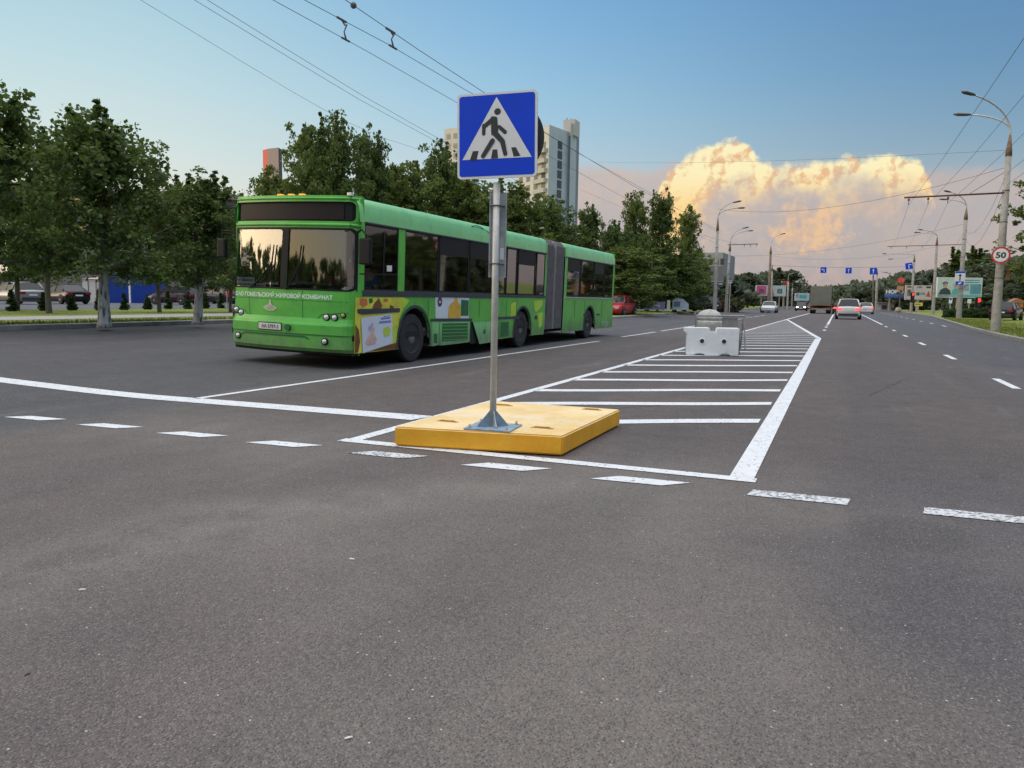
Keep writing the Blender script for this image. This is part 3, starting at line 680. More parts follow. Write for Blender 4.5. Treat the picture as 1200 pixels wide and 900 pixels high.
# small thujas along the car park edge
TH = []
for s_ in (61, 62, 63):
    rn = np.random.default_rng(s_); cen = []; rad = []; rr = random.Random(s_)
    for i in range(95):
        t = rr.random()**1.4; rmax = .19*(1-t)**.6; a = rr.random()*6.3; q = rmax*rr.random()**.4
        cen.append((cos(a)*q, sin(a)*q, .05+t*1.15)); rad.append(.055+.045*(1-t))
    tr = bpy.data.meshes.new('trunk'); b_ = MB().tube([(0, 0, -.05), (0, 0, .9)], [.03, .01], 5); tr.from_pydata(b_.v, [], b_.f); tr.materials.append(M_bark)
    TH.append((tr, leaf_mesh('crown', cen, rad, 34, .07, rn, M_thuja)))
th_lab = ['small conical thuja in front of the silver wagon', 'small conical thuja between the silver wagon and the black saloon', 'brownish small conical thuja at the tail of the black saloon',
 'tall thin thuja just left of the thick whitewashed trunk', 'small thuja just right of the thick whitewashed trunk, before the blue stall', 'small thuja at the nose of the dark hatchback', 'small thuja at the middle of the dark hatchback',
 'small thuja at the tail of the dark hatchback', 'small thuja just right of the thin whitewashed trunk', 'small thuja half hidden by the black car beside the bus']
for i, (px, py, h) in enumerate([(14, 363.5, 25), (52, 363, 22), (85, 362.5, 19), (117, 362.5, 25), (146, 362, 20), (173, 361.5, 18), (197, 361, 21), (220, 361, 17), (241, 360.5, 22), (259, 360, 18)]):
    x, y = gz(px, py+1.2, LZ); dep = x*FV[0]+y*FV[1]; place_tree('thuja_bush', TH[i % 3], x, y, LZ, th_lab[i], 'thuja', 'small thujas along the car park', 1.05, i, h/900*dep/1.22)
# clipped hedge on the right
cen = []; rad = []; rr = random.Random(77)
hx, hy = at_d(1142, 82)
for i in range(240):
    a = rr.uniform(-1, 1); hh = .85*(1-.3*a*a)
    cen.append((hx+a*2.3, hy+rr.uniform(-.8, .8), rr.random()*hh)); rad.append(.24)
o = bpy.data.objects.new('clipped_hedge', leaf_mesh('clipped_hedge', cen, rad, 46, .13, np.random.default_rng(4), M_thuja)); COL.objects.link(o)
o.location.z = .13; tag(o, 'long low clipped green hedge below the big billboard', 'hedge')
# tufts of rough grass along the two kerbs
def tufts(name, pts, label):
    rn = np.random.default_rng(8); p = np.array(pts); k = len(p); a = rn.random(k)*6.28; h = .04+.08*rn.random(k); wd = .012+.01*rn.random(k)
    dx_ = np.stack([np.cos(a)*wd, np.sin(a)*wd, np.zeros(k)], 1); ln = rn.normal(size=(k, 3))*.04; ln[:, 2] = h
    q = np.stack([p-dx_, p+dx_, p+ln], 1).reshape(-1, 3); me = bpy.data.meshes.new(name); me.from_pydata(q.tolist(), [], [(3*i, 3*i+1, 3*i+2) for i in range(k)]); me.materials.append(M_grass)
    o = bpy.data.objects.new(name, me); COL.objects.link(o); return tag(o, label, 'grass', kind='stuff')
rr = random.Random(12); pts = []
for i in range(11000):
    y = rr.uniform(26, 75); x = kerbR(y)+.16+abs(rr.gauss(0, 1.6)); pts.append((x, y, .125))
for i in range(5000):
    y = rr.uniform(6, 36); x = kerbL(y)-.18-abs(rr.gauss(0, .5)); pts.append((x, y, glz(x, y)))
tufts('grass_tufts', pts, 'rough grass blades fringing the kerbs')

# ------------------------------------------------------------------ pedestrian crossing sign on its yellow block
bz = .17
c4 = [gz(462, 500, bz), gz(659.4, 511, bz), gz(726.8, 479.8, bz), gz(575.8, 469.4, bz)]
print('block', c4)
def blockmat():
    m = bpy.data.materials.new('yellow_concrete_top'); m.use_nodes = True; t = m.node_tree; b = t.nodes['Principled BSDF']; n = NB(t)
    tc = t.nodes.new('ShaderNodeTexCoord').outputs['Object']; f = n.noise(tc, 2.2, 6, .65); g = n.noise(tc, 14, 5, .7); h = n.noise(tc, 5.5, 5, .65)
    geo_ = t.nodes.new('ShaderNodeNewGeometry'); s = t.nodes.new('ShaderNodeSeparateXYZ'); t.links.new(geo_.outputs['Normal'], s.inputs[0])
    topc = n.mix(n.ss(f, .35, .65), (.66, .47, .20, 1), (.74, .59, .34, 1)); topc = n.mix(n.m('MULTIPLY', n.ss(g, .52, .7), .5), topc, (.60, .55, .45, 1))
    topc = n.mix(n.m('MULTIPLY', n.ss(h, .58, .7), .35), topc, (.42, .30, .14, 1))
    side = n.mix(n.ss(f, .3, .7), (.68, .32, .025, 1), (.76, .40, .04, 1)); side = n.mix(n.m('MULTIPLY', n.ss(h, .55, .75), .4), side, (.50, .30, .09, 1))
    s2 = t.nodes.new('ShaderNodeSeparateXYZ'); t.links.new(tc, s2.inputs[0])
    d = n.m('ABSOLUTE', n.m('SUBTRACT', s2.outputs[1], 6.46)); sm = n.m('MULTIPLY', n.ss(n.m('ADD', d, n.m('MULTIPLY', h, .45)), .48, .16), n.ss(g, .38, .58))
    topc = n.mix(n.m('MULTIPLY', sm, .5), topc, (.66, .64, .60, 1))
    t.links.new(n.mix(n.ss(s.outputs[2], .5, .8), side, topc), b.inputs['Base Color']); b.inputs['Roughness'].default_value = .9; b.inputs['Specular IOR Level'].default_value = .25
    bn = t.nodes.new('ShaderNodeBump'); bn.inputs['Strength'].default_value = .6; bn.inputs['Distance'].default_value = .01; t.links.new(g, bn.inputs['Height']); t.links.new(bn.outputs[0], b.inputs['Normal']); return m
bm = bmesh.new(); vb = [bm.verts.new((x, y, .012)) for x, y in c4]; vt = [bm.verts.new((x, y, bz)) for x, y in c4]
bm.faces.new(vb[::-1]); bm.faces.new(vt)
for i in range(4): bm.faces.new((vb[i], vb[(i+1) % 4], vt[(i+1) % 4], vt[i]))
bmesh.ops.bevel(bm, geom=bm.edges[:], offset=.012, segments=3, affect='EDGES')
me = bpy.data.meshes.new('concrete_base_block'); bm.to_mesh(me); bm.free(); me.materials.append(blockmat())
blk = bpy.data.objects.new('concrete_base_block', me); COL.objects.link(blk)
tag(blk, 'low yellow concrete slab lying on the road and carrying the crossing sign post', 'concrete block')
M_loop = mat('yellow_rust', (.42, .23, .05), .8, var=.35, vscale=20)
def lerp4(u, v):
    a = Vector(c4[0])*(1-u)+Vector(c4[1])*u; b = Vector(c4[3])*(1-u)+Vector(c4[2])*u; p = a*(1-v)+b*v; return p.x, p.y
for px, py in [(368/3.53+420, 191/3.53+440), (598/3.53+420, 124/3.53+440), (965/3.53+420, 142/3.53+440), (760/3.53+420, 218/3.53+440)]:
    x, y = gz(px, py, bz); mb = MB(); mb.tube([(x-.075, y, bz+.002), (x-.06, y, bz+.008), (x+.06, y+.01, bz+.008), (x+.075, y+.01, bz+.002)], .007, 6)
    mb.box(x-.10, x+.10, y-.022, y+.032, bz-.01, bz+.003, .001); mb.build('lifting_eye', M_loop, blk)
# post
sx, sy = gz(577.5, 499, bz+.02)
top_ = at3(584, 112, hypot(sx, sy)); sroot = empty('crossing_sign', (sx, sy, bz), 0, 'blue pedestrian crossing sign on a grey steel post bolted to the yellow slab', 'road sign')
def L(v): return Vector(v)-Vector((sx, sy, bz))
lean = L(top_); lean = Vector((lean.x, lean.y, 0))/lean.z
pr = .028
MB().tube([Vector((0, 0, .01))+lean*0, Vector((0, 0, 1.2))+lean*1.2, Vector((0, 0, 2.02))+lean*2.02], pr, 20).build('post', M_galv, sroot, True)
M_plate = mat('painted_base_plate', (.24, .32, .40), .5, .25, var=.25, vscale=12, dirt=((.45, .45, .44), .6, 7))
yawp = atan2(.16, 1.48)
def rotz(x, y, a): return x*cos(a)-y*sin(a), x*sin(a)+y*cos(a)
mb = MB().box(-.20, .20, -.17, .20, .002, .016, .003); mb.v = [(*rotz(x, y, yawp), z) for x, y, z in mb.v]; mb.build('base_plate', M_plate, sroot)
for a in range(4):
    mb = MB().prism([(pr*.8, .016), (.13, .016), (.13, .03), (pr, .15)], .008, 'y', -.004); an = yawp+a*pi/2+pi/4*0+.55; mb.v = [(*rotz(x, y, an), z) for x, y, z in mb.v]; fixn(mb.build('gusset', M_plate, sroot))
for a, b_ in ((-.16, -.13), (.16, -.13), (.16, .16), (-.16, .16)):
    x, y = rotz(a, b_, yawp); MB().lathe([(.016, .016), (.016, .03), (.009, .031), (.009, .045)], 6, (x, y, 0)).build('bolt', M_galv, sroot)
# sign face: a plane through the four surveyed corners
sd0 = hypot(sx, sy)
cornL = at3(535.5, 112, sd0+.02); cornR = at3(629, 104, sd0-.0)
# fit orientation: square of side a, vertical along the post
a_s = .70
def sign_frame(yaw_, tilt_):
    ex = Vector((cos(yaw_)*cos(tilt_), sin(yaw_)*cos(tilt_), sin(tilt_))); up = Vector((0, 0, 1))+lean; up = (up-ex*up.dot(ex)).normalized(); return ex, up
def proj(v):
    v = np.array(v)-np.array([0, 0, CAMH]); a = v@FV; return 600+F*(v@RV)/a, 450-F*(v@UV)/a
tgt = [(535.5, 112.5), (628.5, 104.5), (628, 207.5), (535.5, 210)]
best = None
for yw in np.linspace(-.9, .9, 61):
    for tl in np.linspace(-.06, .06, 13):
        for ww in (.64, .67, .70, .73):
            ex, up = sign_frame(yw, tl); ctr = at3(582, 158.5, sd0-.04)
            for cx_ in (-.02, 0, .02, .04):
                q = [proj(ctr+ex*(cx_+sx_*ww/2)+up*(sy_*ww/2)) for sx_, sy_ in ((-1, 1), (1, 1), (1, -1), (-1, -1))]
                e = sum((q[i][0]-tgt[i][0])**2+(q[i][1]-tgt[i][1])**2 for i in range(4))
                if best is None or e < best[0]: best = (e, yw, tl, ww, cx_, ctr)
print('sign fit', best)
_, yw, tl, ww, cx_, ctr = best; EX, UP = sign_frame(yw, tl); EN = EX.cross(UP).normalized()
if EN.dot(Vector((0, 0, CAMH))-ctr) < 0: EN = -EN
ctr = L(ctr)+EX*cx_
def SP(u, v, o=0.): return ctr+EX*(u*ww/2)+UP*(v*ww/2)+EN*o
def rrect(hw, hh, r, n=6):
    P_ = []
    for cx, cy, a0 in ((hw-r, hh-r, 0), (-hw+r, hh-r, 90), (-hw+r, -hh+r, 180), (hw-r, -hh+r, 270)):
        for i in range(n+1): a = radians(a0+90*i/n); P_.append((cx+r*cos(a), cy+r*sin(a)))
    return P_
def flat(name, polys, o, m, parent, th=0.):
    mb = MB()
    for P_ in polys:
        n = len(P_); mb.add([SP(u, v, o) for u, v in P_], [tuple(range(n))])
        if th:
            k = len(mb.v); mb.add([SP(u, v, o-th) for u, v in P_], [tuple(range(n))[::-1]]); mb.f += [(k-n+i, k+i, k+(i+1) % n, k-n+(i+1) % n) for i in range(n)]
    return mb.build(name, m, parent)
M_whiter = mat('reflective_white', (.66, .67, .69), .35, var=.04, vscale=9); M_back = mat('sign_back_grey', (.20, .21, .22), .5, .5, var=.2, vscale=5)
fixn(flat('sign_panel', [rrect(1, 1, .10)], 0, M_whiter, sroot, .02))
pan = flat('blue_field', [rrect(.945, .945, .07)], .002, M_blue, sroot)
flat('white_triangle', [[(-.865, -.545), (.875, -.545), (.0, .885)]], .004, M_whiter, sroot)
def cap(p, q, wa, wb, n=7):
    p = Vector(p); q = Vector(q); d = (q-p).normalized(); a0 = atan2(d.y, d.x); P_ = []
    for i in range(n+1): a = a0+pi/2+pi*i/n; P_.append((p.x+cos(a)*wa, p.y+sin(a)*wa))
    for i in range(n+1): a = a0-pi/2+pi*i/n; P_.append((q.x+cos(a)*wb, q.y+sin(a)*wb))
    return P_
# coordinates measured on the photograph's sign: 818 px crop, panel 146..530 wide, 104..530 high
def cs(x, y): return ((x-337)/193., (318-y)/211.)
head = [(cs(342, 203)[0]+.082*cos(2*pi*i/20), cs(342, 203)[1]+.078*sin(2*pi*i/20)) for i in range(20)]
man = [head, [cs(*p) for p in ((312, 224), (340, 230), (346, 300), (312, 318), (312, 252))],
       cap(cs(322, 238), cs(279, 271), .062, .050), cap(cs(276, 268), cs(275, 308), .046, .042), cap(cs(350, 278), cs(378, 305), .042, .048),
       cap(cs(326, 242), cs(328, 300), .080, .086), cap(cs(330, 308), cs(366, 350), .070, .060), cap(cs(366, 350), cs(380, 412), .060, .050), cap(cs(318, 345), cs(272, 418), .058, .052)]
for i, P_ in enumerate(man): flat('walking_figure', [P_], .0052+.0004*i, M_black, pan)
for P_ in ([(222, 391), (250, 391), (240, 437), (206, 437)], [(318, 388), (341, 388), (345, 432), (311, 432)], [(408, 382), (430, 382), (453, 426), (420, 428)]):
    flat('zebra_stripe', [[cs(*p) for p in P_]], .0052, M_black, pan)
# other sides of the post: back of a round sign, back of a tall narrow plate with two clamps
mb = MB(); n_ = 40; cb = ctr+EX*.075-EN*.075+UP*(-.02)
mb.v = [tuple(cb+EX*(cos(2*pi*i/n_)*.30)+UP*(sin(2*pi*i/n_)*.30)) for i in range(n_)]+[tuple(cb-EN*.004+EX*(cos(2*pi*i/n_)*.30)+UP*(sin(2*pi*i/n_)*.30)) for i in range(n_)]
mb.f = [tuple(range(n_)), tuple(range(n_, 2*n_))[::-1]]+[(i, (i+1) % n_, n_+(i+1) % n_, n_+i) for i in range(n_)]
fixn(mb.build('round_sign_back', mat('sign_back_dark', (.05, .052, .055), .55, .3), sroot))
def on_post(z): return Vector((0, 0, z))+lean*z
def post_z(py):      # height on the post seen at an image row
    lo, hi = 0, 2.1
    for _ in range(30):
        md = (lo+hi)/2; y_ = proj(on_post(md)+Vector((sx, sy, bz)))[1]
        if y_ > py: lo = md
        else: hi = md
    return lo
z0_, z1_ = post_z(325), post_z(225.5); hy_ = radians(23)
e1 = Vector((cos(hy_), sin(hy_), 0)); e2 = Vector((-sin(hy_), cos(hy_), 0))
def pl(u, d, z): return on_post(z)+e1*u+e2*d
mb = MB(); wL, wR = -.058, .086
for (u0_, u1_, d0, d1) in ((wL, wR, .034, .038), (wL, wL+.004, .018, .034), (wR-.004, wR, .018, .034), (wL, wL+.012, .016, .019), (wR-.012, wR, .016, .019)):
    mb.add([pl(u0_, d0, z0_), pl(u1_, d0, z0_), pl(u1_, d1, z0_), pl(u0_, d1, z0_), pl(u0_, d0, z1_), pl(u1_, d0, z1_), pl(u1_, d1, z1_), pl(u0_, d1, z1_)], [(0, 3, 2, 1), (4, 5, 6, 7), (0, 1, 5, 4), (1, 2, 6, 5), (2, 3, 7, 6), (3, 0, 4, 7)])
pb = mb.build('narrow_plate_back', mat('aluminium_back', (.33, .34, .35), .45, .6, var=.3, vscale=9), sroot)
for py in (241, 309):
    z = post_z(py); mb = MB(); mb.tube([pl(-.05, .03, z), pl(-.036, -.004, z), pl(-.02, -.027, z), pl(.02, -.027, z), pl(.036, -.004, z), pl(.06, .03, z)], .006, 6)
    mb.tube([pl(-.052, -.005, z), pl(-.03, -.005, z)], .009, 6).tube([pl(.03, -.005, z), pl(.07, -.005, z)], .009, 6); mb.build('clamp', M_dsteel, sroot)
mb = MB(); za = post_z(304); zb = post_z(290); mb.add([pl(.034, .0325, za), pl(.070, .0325, za), pl(.070, .0325, zb), pl(.034, .0325, zb)], [(0, 1, 2, 3)]); mb.build('sticker', M_whiter, pb)
for v_ in (.62, -.62):
    mb = MB(); P0 = SP(-.28, v_, -.008); P1 = SP(.28, v_, -.008); mb.tube([P0, P1], .010, 6); q = (P0+P1)/2; mb.tube([q, q-EN*.05], .012, 6); mb.build('clamp', M_dsteel, sroot)

# ------------------------------------------------------------------ articulated bus
BX, BY = -7.6, 11.0; BWD = 2.56
SX = 1.07
bus = empty('articulated_bus', (BX-BWD/2*SX, BY, zprof(BX-BWD/2, 11)*0), 0, 'green articulated city bus with grey bellows and black windows standing in the left lane', 'bus')
TILT = radians(1.6)
bus.rotation_euler = (0, TILT, 0)      # leans with the cross fall of the road
bus.location.z = .035; bus.scale = (SX, 1, 1)
M_g = mat('bus_green', (.10, .43, .060), .30, var=.10, vscale=1.6, dirt=((.05, .22, .07), .55, 2.5))
M_gp = mat('bus_green_pale', (.20, .53, .21), .38, var=.08, vscale=2, dirt=((.10, .36, .16), .6, 3))  # roof's sky sheen put into the colour; flaps and vent doors are simply pale green
M_gd = mat('bus_green_dark', (.010, .12, .035), .45)
M_lime = mat('bus_lime', (.42, .62, .04), .4, var=.2, vscale=3)
M_blk = mat('bus_black', (.012, .012, .014), .5, spec=.2)
M_disp = mat('display_black', (.020, .016, .018), .45, spec=.15)
M_trim = mat('bus_rubber_trim', (.035, .042, .055), .55)
M_alu = mat('aluminium_trim', (.45, .50, .46), .4, .6)
M_bel = mat('bellows_grey', (.105, .10, .105), .7, var=.2, vscale=5, dirt=((.20, .19, .18), .5, 4))
M_under = mat('underbody', (.012, .012, .013), .9)
M_rim = mat('steel_rim', (.16, .16, .165), .55, .3, var=.3, vscale=9)
M_lens = mat('lamp_lens', (.55, .57, .58), .12, .4)
M_amber = mat('amber_lamp', (.75, .25, .02), .3, emit=(1, .40, .05), estr=.9)
M_chalk = mat('lettering_white', (.72, .84, .74), .5)
def glassmat(name, tint, refl, rough=.03):
    m = bpy.data.materials.new(name); m.use_nodes = True; t = m.node_tree; t.nodes.clear(); n = NB(t)
    o = t.nodes.new('ShaderNodeOutputMaterial'); tr = t.nodes.new('ShaderNodeBsdfTransparent'); tr.inputs[0].default_value = (*tint, 1)
    gl_ = t.nodes.new('ShaderNodeBsdfGlossy'); gl_.inputs['Roughness'].default_value = rough; gl_.inputs[0].default_value = (.95, .95, .95, 1)
    lw = t.nodes.new('ShaderNodeFresnel'); lw.inputs[0].default_value = 1.6
    f = n.m('ADD', n.m('MULTIPLY', lw.outputs[0], .9), refl, clamp=True)
    mx = t.nodes.new('ShaderNodeMixShader'); t.links.new(f, mx.inputs[0]); t.links.new(tr.outputs[0], mx.inputs[1]); t.links.new(gl_.outputs[0], mx.inputs[2]); t.links.new(mx.outputs[0], o.inputs[0])
    return m
M_glass = glassmat('window_glass_tinted', (.30, .28, .28), .19)
M_wind = glassmat('windscreen_glass', (.72, .74, .76), .12)
def skirt_dirt(m):
    t = m.node_tree; b = t.nodes['Principled BSDF']; n = NB(t); tc = t.nodes.new('ShaderNodeTexCoord').outputs['Object']
    s = t.nodes.new('ShaderNodeSeparateXYZ'); t.links.new(tc, s.inputs[0]); src = b.inputs['Base Color'].links[0].from_socket
    st = t.nodes.new('ShaderNodeMapping'); t.links.new(tc, st.inputs[0]); st.inputs['Scale'].default_value = (1, 3.5, .5)
    f = n.noise(st.outputs[0], 2.5, 6, .65); g = n.noise(tc, 9, 5, .7)
    lev = n.m('ADD', s.outputs[2], n.m('MULTIPLY', n.m('SUBTRACT', f, .5), .9))
    d = n.m('MULTIPLY', n.ss(lev, .80, .28), n.lin(g, .3, .7, .35, .8))
    t.links.new(n.mix(d, src, (.13, .13, .10, 1)), b.inputs['Base Color'])
    t.links.new(n.lin(d, 0, 1, .30, .8), b.inputs['Roughness'])
    bn = t.nodes.new('ShaderNodeBump'); bn.inputs['Strength'].default_value = .12; bn.inputs['Distance'].default_value = .02
    t.links.new(n.noise(tc, 1.6, 3, .5), bn.inputs['Height']); t.links.new(bn.outputs[0], b.inputs['Normal'])
skirt_dirt(M_g); skirt_dirt(M_gp)
# local frame: X from -BWD/2 (far side) to +BWD/2 (near side); Y back along the bus; Z up
HX = BWD/2
def bl(p):              # world point -> bus local (undo translation and tilt)
    v = Vector(p)-bus.location; c, s_ = cos(TILT), sin(TILT)
    return Vector(((v.x*c-v.z*s_)/SX, v.y, v.x*s_+v.z*c))
def side(px, py):       # y,z on the near side plane seen at a pixel
    v = bl(at_x(px, py, BX)); return v.y, v.z
def zf_u(z):            # how far the front face leans back with height
    pts = [(.26, -.02), (.34, -.07), (.76, -.07), (.80, -.01), (1.31, 0), (2.42, .035), (2.48, .035), (3.0, .05)]
    if z <= pts[0][0]: return pts[0][1]
    for (a, b), (c, d) in zip(pts, pts[1:]):
        if z <= c: return b+(d-b)*(z-a)/(c-a)
    return pts[-1][1]
def FS(x, z, o=0.):     # front surface: convex in plan with rounded corners
    t = abs(x)/HX; y = zf_u(z)-.10+.16*t*t+.16*max(0, (t-.86)/.14)**2
    return (x*(1-.004*max(0, z-1.3)*3), y-o, z)
def surf_rect(x0, x1, z0, z1, r=0., nx=14, nz=6, fn=FS, o=0.):
    zs = set(np.linspace(z0+r, z1-r, nz).tolist())
    if r: 
        for i in range(7): a = i/6*pi/2; zs |= {z0+r-r*sin(a), z1-r+r*sin(a)}
    zs = sorted(zs); v = []; f = []; cx = (x0+x1)/2; hw = (x1-x0)/2
    for z in zs:
        q = 0
        if r:
            if z < z0+r: q = r-sqrt(max(0, r*r-(z0+r-z)**2))
            elif z > z1-r: q = r-sqrt(max(0, r*r-(z-z1+r)**2))
        for i in range(nx+1): v.append(fn(cx+(hw-q)*(2*i/nx-1), z, o))
    k = nx+1
    for j in range(len(zs)-1):
        for i in range(nx): f.append((j*k+i, j*k+i+1, (j+1)*k+i+1, (j+1)*k+i))
    return v, f
def surf_ring(X0, X1, Z0, Z1, x0, x1, z0, z1, r, fn=FS, n=5):
    """the surface between an outer rectangle and a rounded hole"""
    mb = MB(); zs = sorted(set([z0+r-r*sin(i/6*pi/2) for i in range(7)]+[z1-r+r*sin(i/6*pi/2) for i in range(7)]+np.linspace(z0+r, z1-r, 5).tolist()))
    def row(z):
        q = 0
        if z < z0+r: q = r-sqrt(max(0, r*r-(z0+r-z)**2))
        elif z > z1-r: q = r-sqrt(max(0, r*r-(z-z1+r)**2))
        return x0+q, x1-q
    for za, zb in zip(zs, zs[1:]):
        (a0, a1), (b0, b1) = row(za), row(zb)
        for i in range(n):
            s0, s1 = i/n, (i+1)/n
            mb.add([fn(X0+(a0-X0)*s0, za, 0), fn(X0+(a0-X0)*s1, za, 0), fn(X0+(b0-X0)*s1, zb, 0), fn(X0+(b0-X0)*s0, zb, 0)], [(0, 1, 2, 3)])
            mb.add([fn(a1+(X1-a1)*s0, za, 0), fn(a1+(X1-a1)*s1, za, 0), fn(b1+(X1-b1)*s1, zb, 0), fn(b1+(X1-b1)*s0, zb, 0)], [(0, 1, 2, 3)])
    for za, zb, rr_ in ((Z0, z0, z0), (z1, Z1, z1)):
        if zb-za > 1e-4:
            xs = sorted(set(np.linspace(X0, X1, 17).tolist()+list(row(rr_))))
            for p, q in zip(xs, xs[1:]): mb.add([fn(p, za, 0), fn(q, za, 0), fn(q, zb, 0), fn(p, zb, 0)], [(0, 1, 2, 3)])
    return mb
def bpart(mb, name, m, parent=bus, smooth=False): return mb.build(name, m, parent, smooth)
ZT, ZS, ZB = 2.52, .29, 1.33            # window top, skirt, belt
YF = .26                                # where the front corner meets the side wall
WX0, WX1, WZ0, WZ1 = -1.245, 1.245, 1.335, 2.405
# front body: lower panel, windscreen surround, head panel with a hole for the display
mb = MB(); mb.add(*surf_rect(-HX, HX, .78, 1.335, nx=40, nz=8))
r_ = surf_ring(-HX, HX, 1.335, 2.44, WX0, WX1, WZ0, WZ1, .10); mb.add(r_.v, r_.f)
DX, DZ0, DZ1 = 1.215, 2.515, 2.845
r_ = surf_ring(-HX, HX, 2.44, 2.93, -DX, DX, DZ0, DZ1, .07); mb.add(r_.v, r_.f)
# thin cap closing the top
top = surf_rect(-HX, HX, 2.93, 2.95, nx=40, nz=2); mb.add(*top)
front = bpart(mb, 'front_panel', M_g, smooth=False)
# a raised brim above the windscreen and around the display
mb = MB()
for z in (2.455, 2.90):
    for i in range(24):
        a, b_ = -HX+.02+(BWD-.04)*i/24, -HX+.02+(BWD-.04)*(i+1)/24
        mb.tube([FS(a, z, .0), FS(b_, z, .0)], .028 if z < 2.6 else .022, 8, False)
for x in (-HX+.035, HX-.035): mb.tube([FS(x, 2.46, 0), FS(x, 2.90, 0)], .02, 8)
bpart(mb, 'display_frame', M_g, smooth=True)
mb = MB(); rc = lambda x, z, o=0.: tuple(Vector(FS(x, z, o))+Vector((0, .07, 0)))
mb.add(*surf_rect(-DX-.03, DX+.03, DZ0-.03, DZ1+.03, .06, 24, 4, fn=rc)); disp = bpart(mb, 'destination_display', M_blk)
mb = MB(); mb.add(*surf_rect(-1.02, 1.02, DZ0+.035, DZ1-.03, .01, 24, 3, fn=lambda x, z, o=0.: tuple(Vector(FS(x, z, 0))+Vector((0, .055, 0))))); bpart(mb, 'display_glass', M_disp, disp)
# windscreens, rubber seal, central pillar
pc = -.02
for (a, b_) in ((WX0+.03, pc-.055), (pc+.055, WX1-.03)):
    mb = MB(); mb.add(*surf_rect(a, b_, WZ0+.025, WZ1-.03, .085, 18, 8, o=-.012)); bpart(mb, 'windscreen', M_wind, smooth=True)
mb = MB(); mb = surf_ring(WX0, WX1, WZ0, WZ1, WX0+.035, WX1-.035, WZ0+.03, WZ1-.035, .09, fn=lambda x, z, o=0.: FS(x, z, .006)); seal = bpart(mb, 'windscreen_seal', M_blk)
mb = MB(); v, f = surf_rect(-.065, .065, WZ0, WZ1, 0, 2, 8, fn=lambda x, z, o=0.: FS(x+pc+.03*(z-1.87), z, .010)); mb.add(v, f); bpart(mb, 'pillar', M_blk, seal)
# wipers
for x0, x1 in ((-.75, -.25), (.05, .30)):
    mb = MB(); mb.tube([FS(x0, 1.33, .03), FS((x0+x1)/2, 1.5, .05), FS(x1, 1.80, .03)], .014, 5).tube([FS(x1-.06, 1.45, .025), FS(x1+.02, 2.1, .025)], .012, 5); bpart(mb, 'wiper', M_blk)
# panel gaps on the front
def gap(pts, w_=.010, nm='panel_gap', mt=M_gd):
    mb = MB()
    for p, q in zip(pts, pts[1:]):
        n_ = max(1, int(abs(q[0]-p[0])/.12))
        for i in range(n_):
            a = [p[j]+(q[j]-p[j])*i/n_ for j in (0, 1)]; b_ = [p[j]+(q[j]-p[j])*(i+1)/n_ for j in (0, 1)]
            d = Vector((b_[0]-a[0], b_[1]-a[1])).normalized()*w_/2
            mb.add([FS(a[0]-d.y, a[1]+d.x, .003), FS(a[0]+d.y, a[1]-d.x, .003), FS(b_[0]+d.y, b_[1]-d.x, .003), FS(b_[0]-d.y, b_[1]+d.x, .003)], [(0, 1, 2, 3)])
    return mb.build(nm, mt, front)
gap([(-HX+.02, 1.155), (HX-.02, 1.155)], .008); gap([(-.80, 1.33), (-.78, .97), (-.74, .815), (.60, .815)], .014); gap([(.34, 1.33), (.36, .815)], .012)
gap([(.60, .815), (.70, .93), (1.15, .975)], .014); gap([(-.74, .815), (-.9, .93), (-1.2, .95)], .012)
# bumper
def bumpfn(x, z, o=0.): return FS(x, z, o)
mb = MB(); mb.add(*surf_rect(-HX, HX, .58, .80, nx=40, nz=8, o=0)); mb.add(*surf_rect(-HX, HX, .34, .575, nx=40, nz=6, o=-.012)); 
mb.add(*surf_rect(-HX+.01, HX-.01, .24, .34, nx=40, nz=5, o=-.03)); bump = bpart(mb, 'front_bumper', M_g)
def bgap(pts, w_, nm, o=.004, mt=M_gd):
    mb = MB()
    for p, q in zip(pts, pts[1:]):
        n_ = max(1, int(abs(q[0]-p[0])/.1))
        for i in range(n_):
            a = [p[j]+(q[j]-p[j])*i/n_ for j in (0, 1)]; b_ = [p[j]+(q[j]-p[j])*(i+1)/n_ for j in (0, 1)]
            mb.add([FS(a[0], a[1]-w_/2, o), FS(b_[0], b_[1]-w_/2, o), FS(b_[0], b_[1]+w_/2, o), FS(a[0], a[1]+w_/2, o)], [(0, 1, 2, 3)])
    return mb.build(nm, mt, bump)
bgap([(-HX+.03, .578), (HX-.03, .578)], .012, 'bumper_gap')
bgap([(-.92, .50), (-.84, .535), (.42, .535), (.50, .50)], .03, 'bumper_slot', -.006)
bgap([(-HX+.02, .262), (HX-.02, .262)], .04, 'lower_lip', -.02, M_blk)
# writing along the front
def FW(x0, z0, wd, ht, o=.006): return lambda u, v: FS(x0+wd*u, z0+ht*v, o)
writing('lettering', 'ОАО ГОМЕЛЬСКИЙ ЖИРОВОЙ КОМБИНАТ', FW(-1.13, 1.185, 2.02, .10), M_chalk, front, .028)
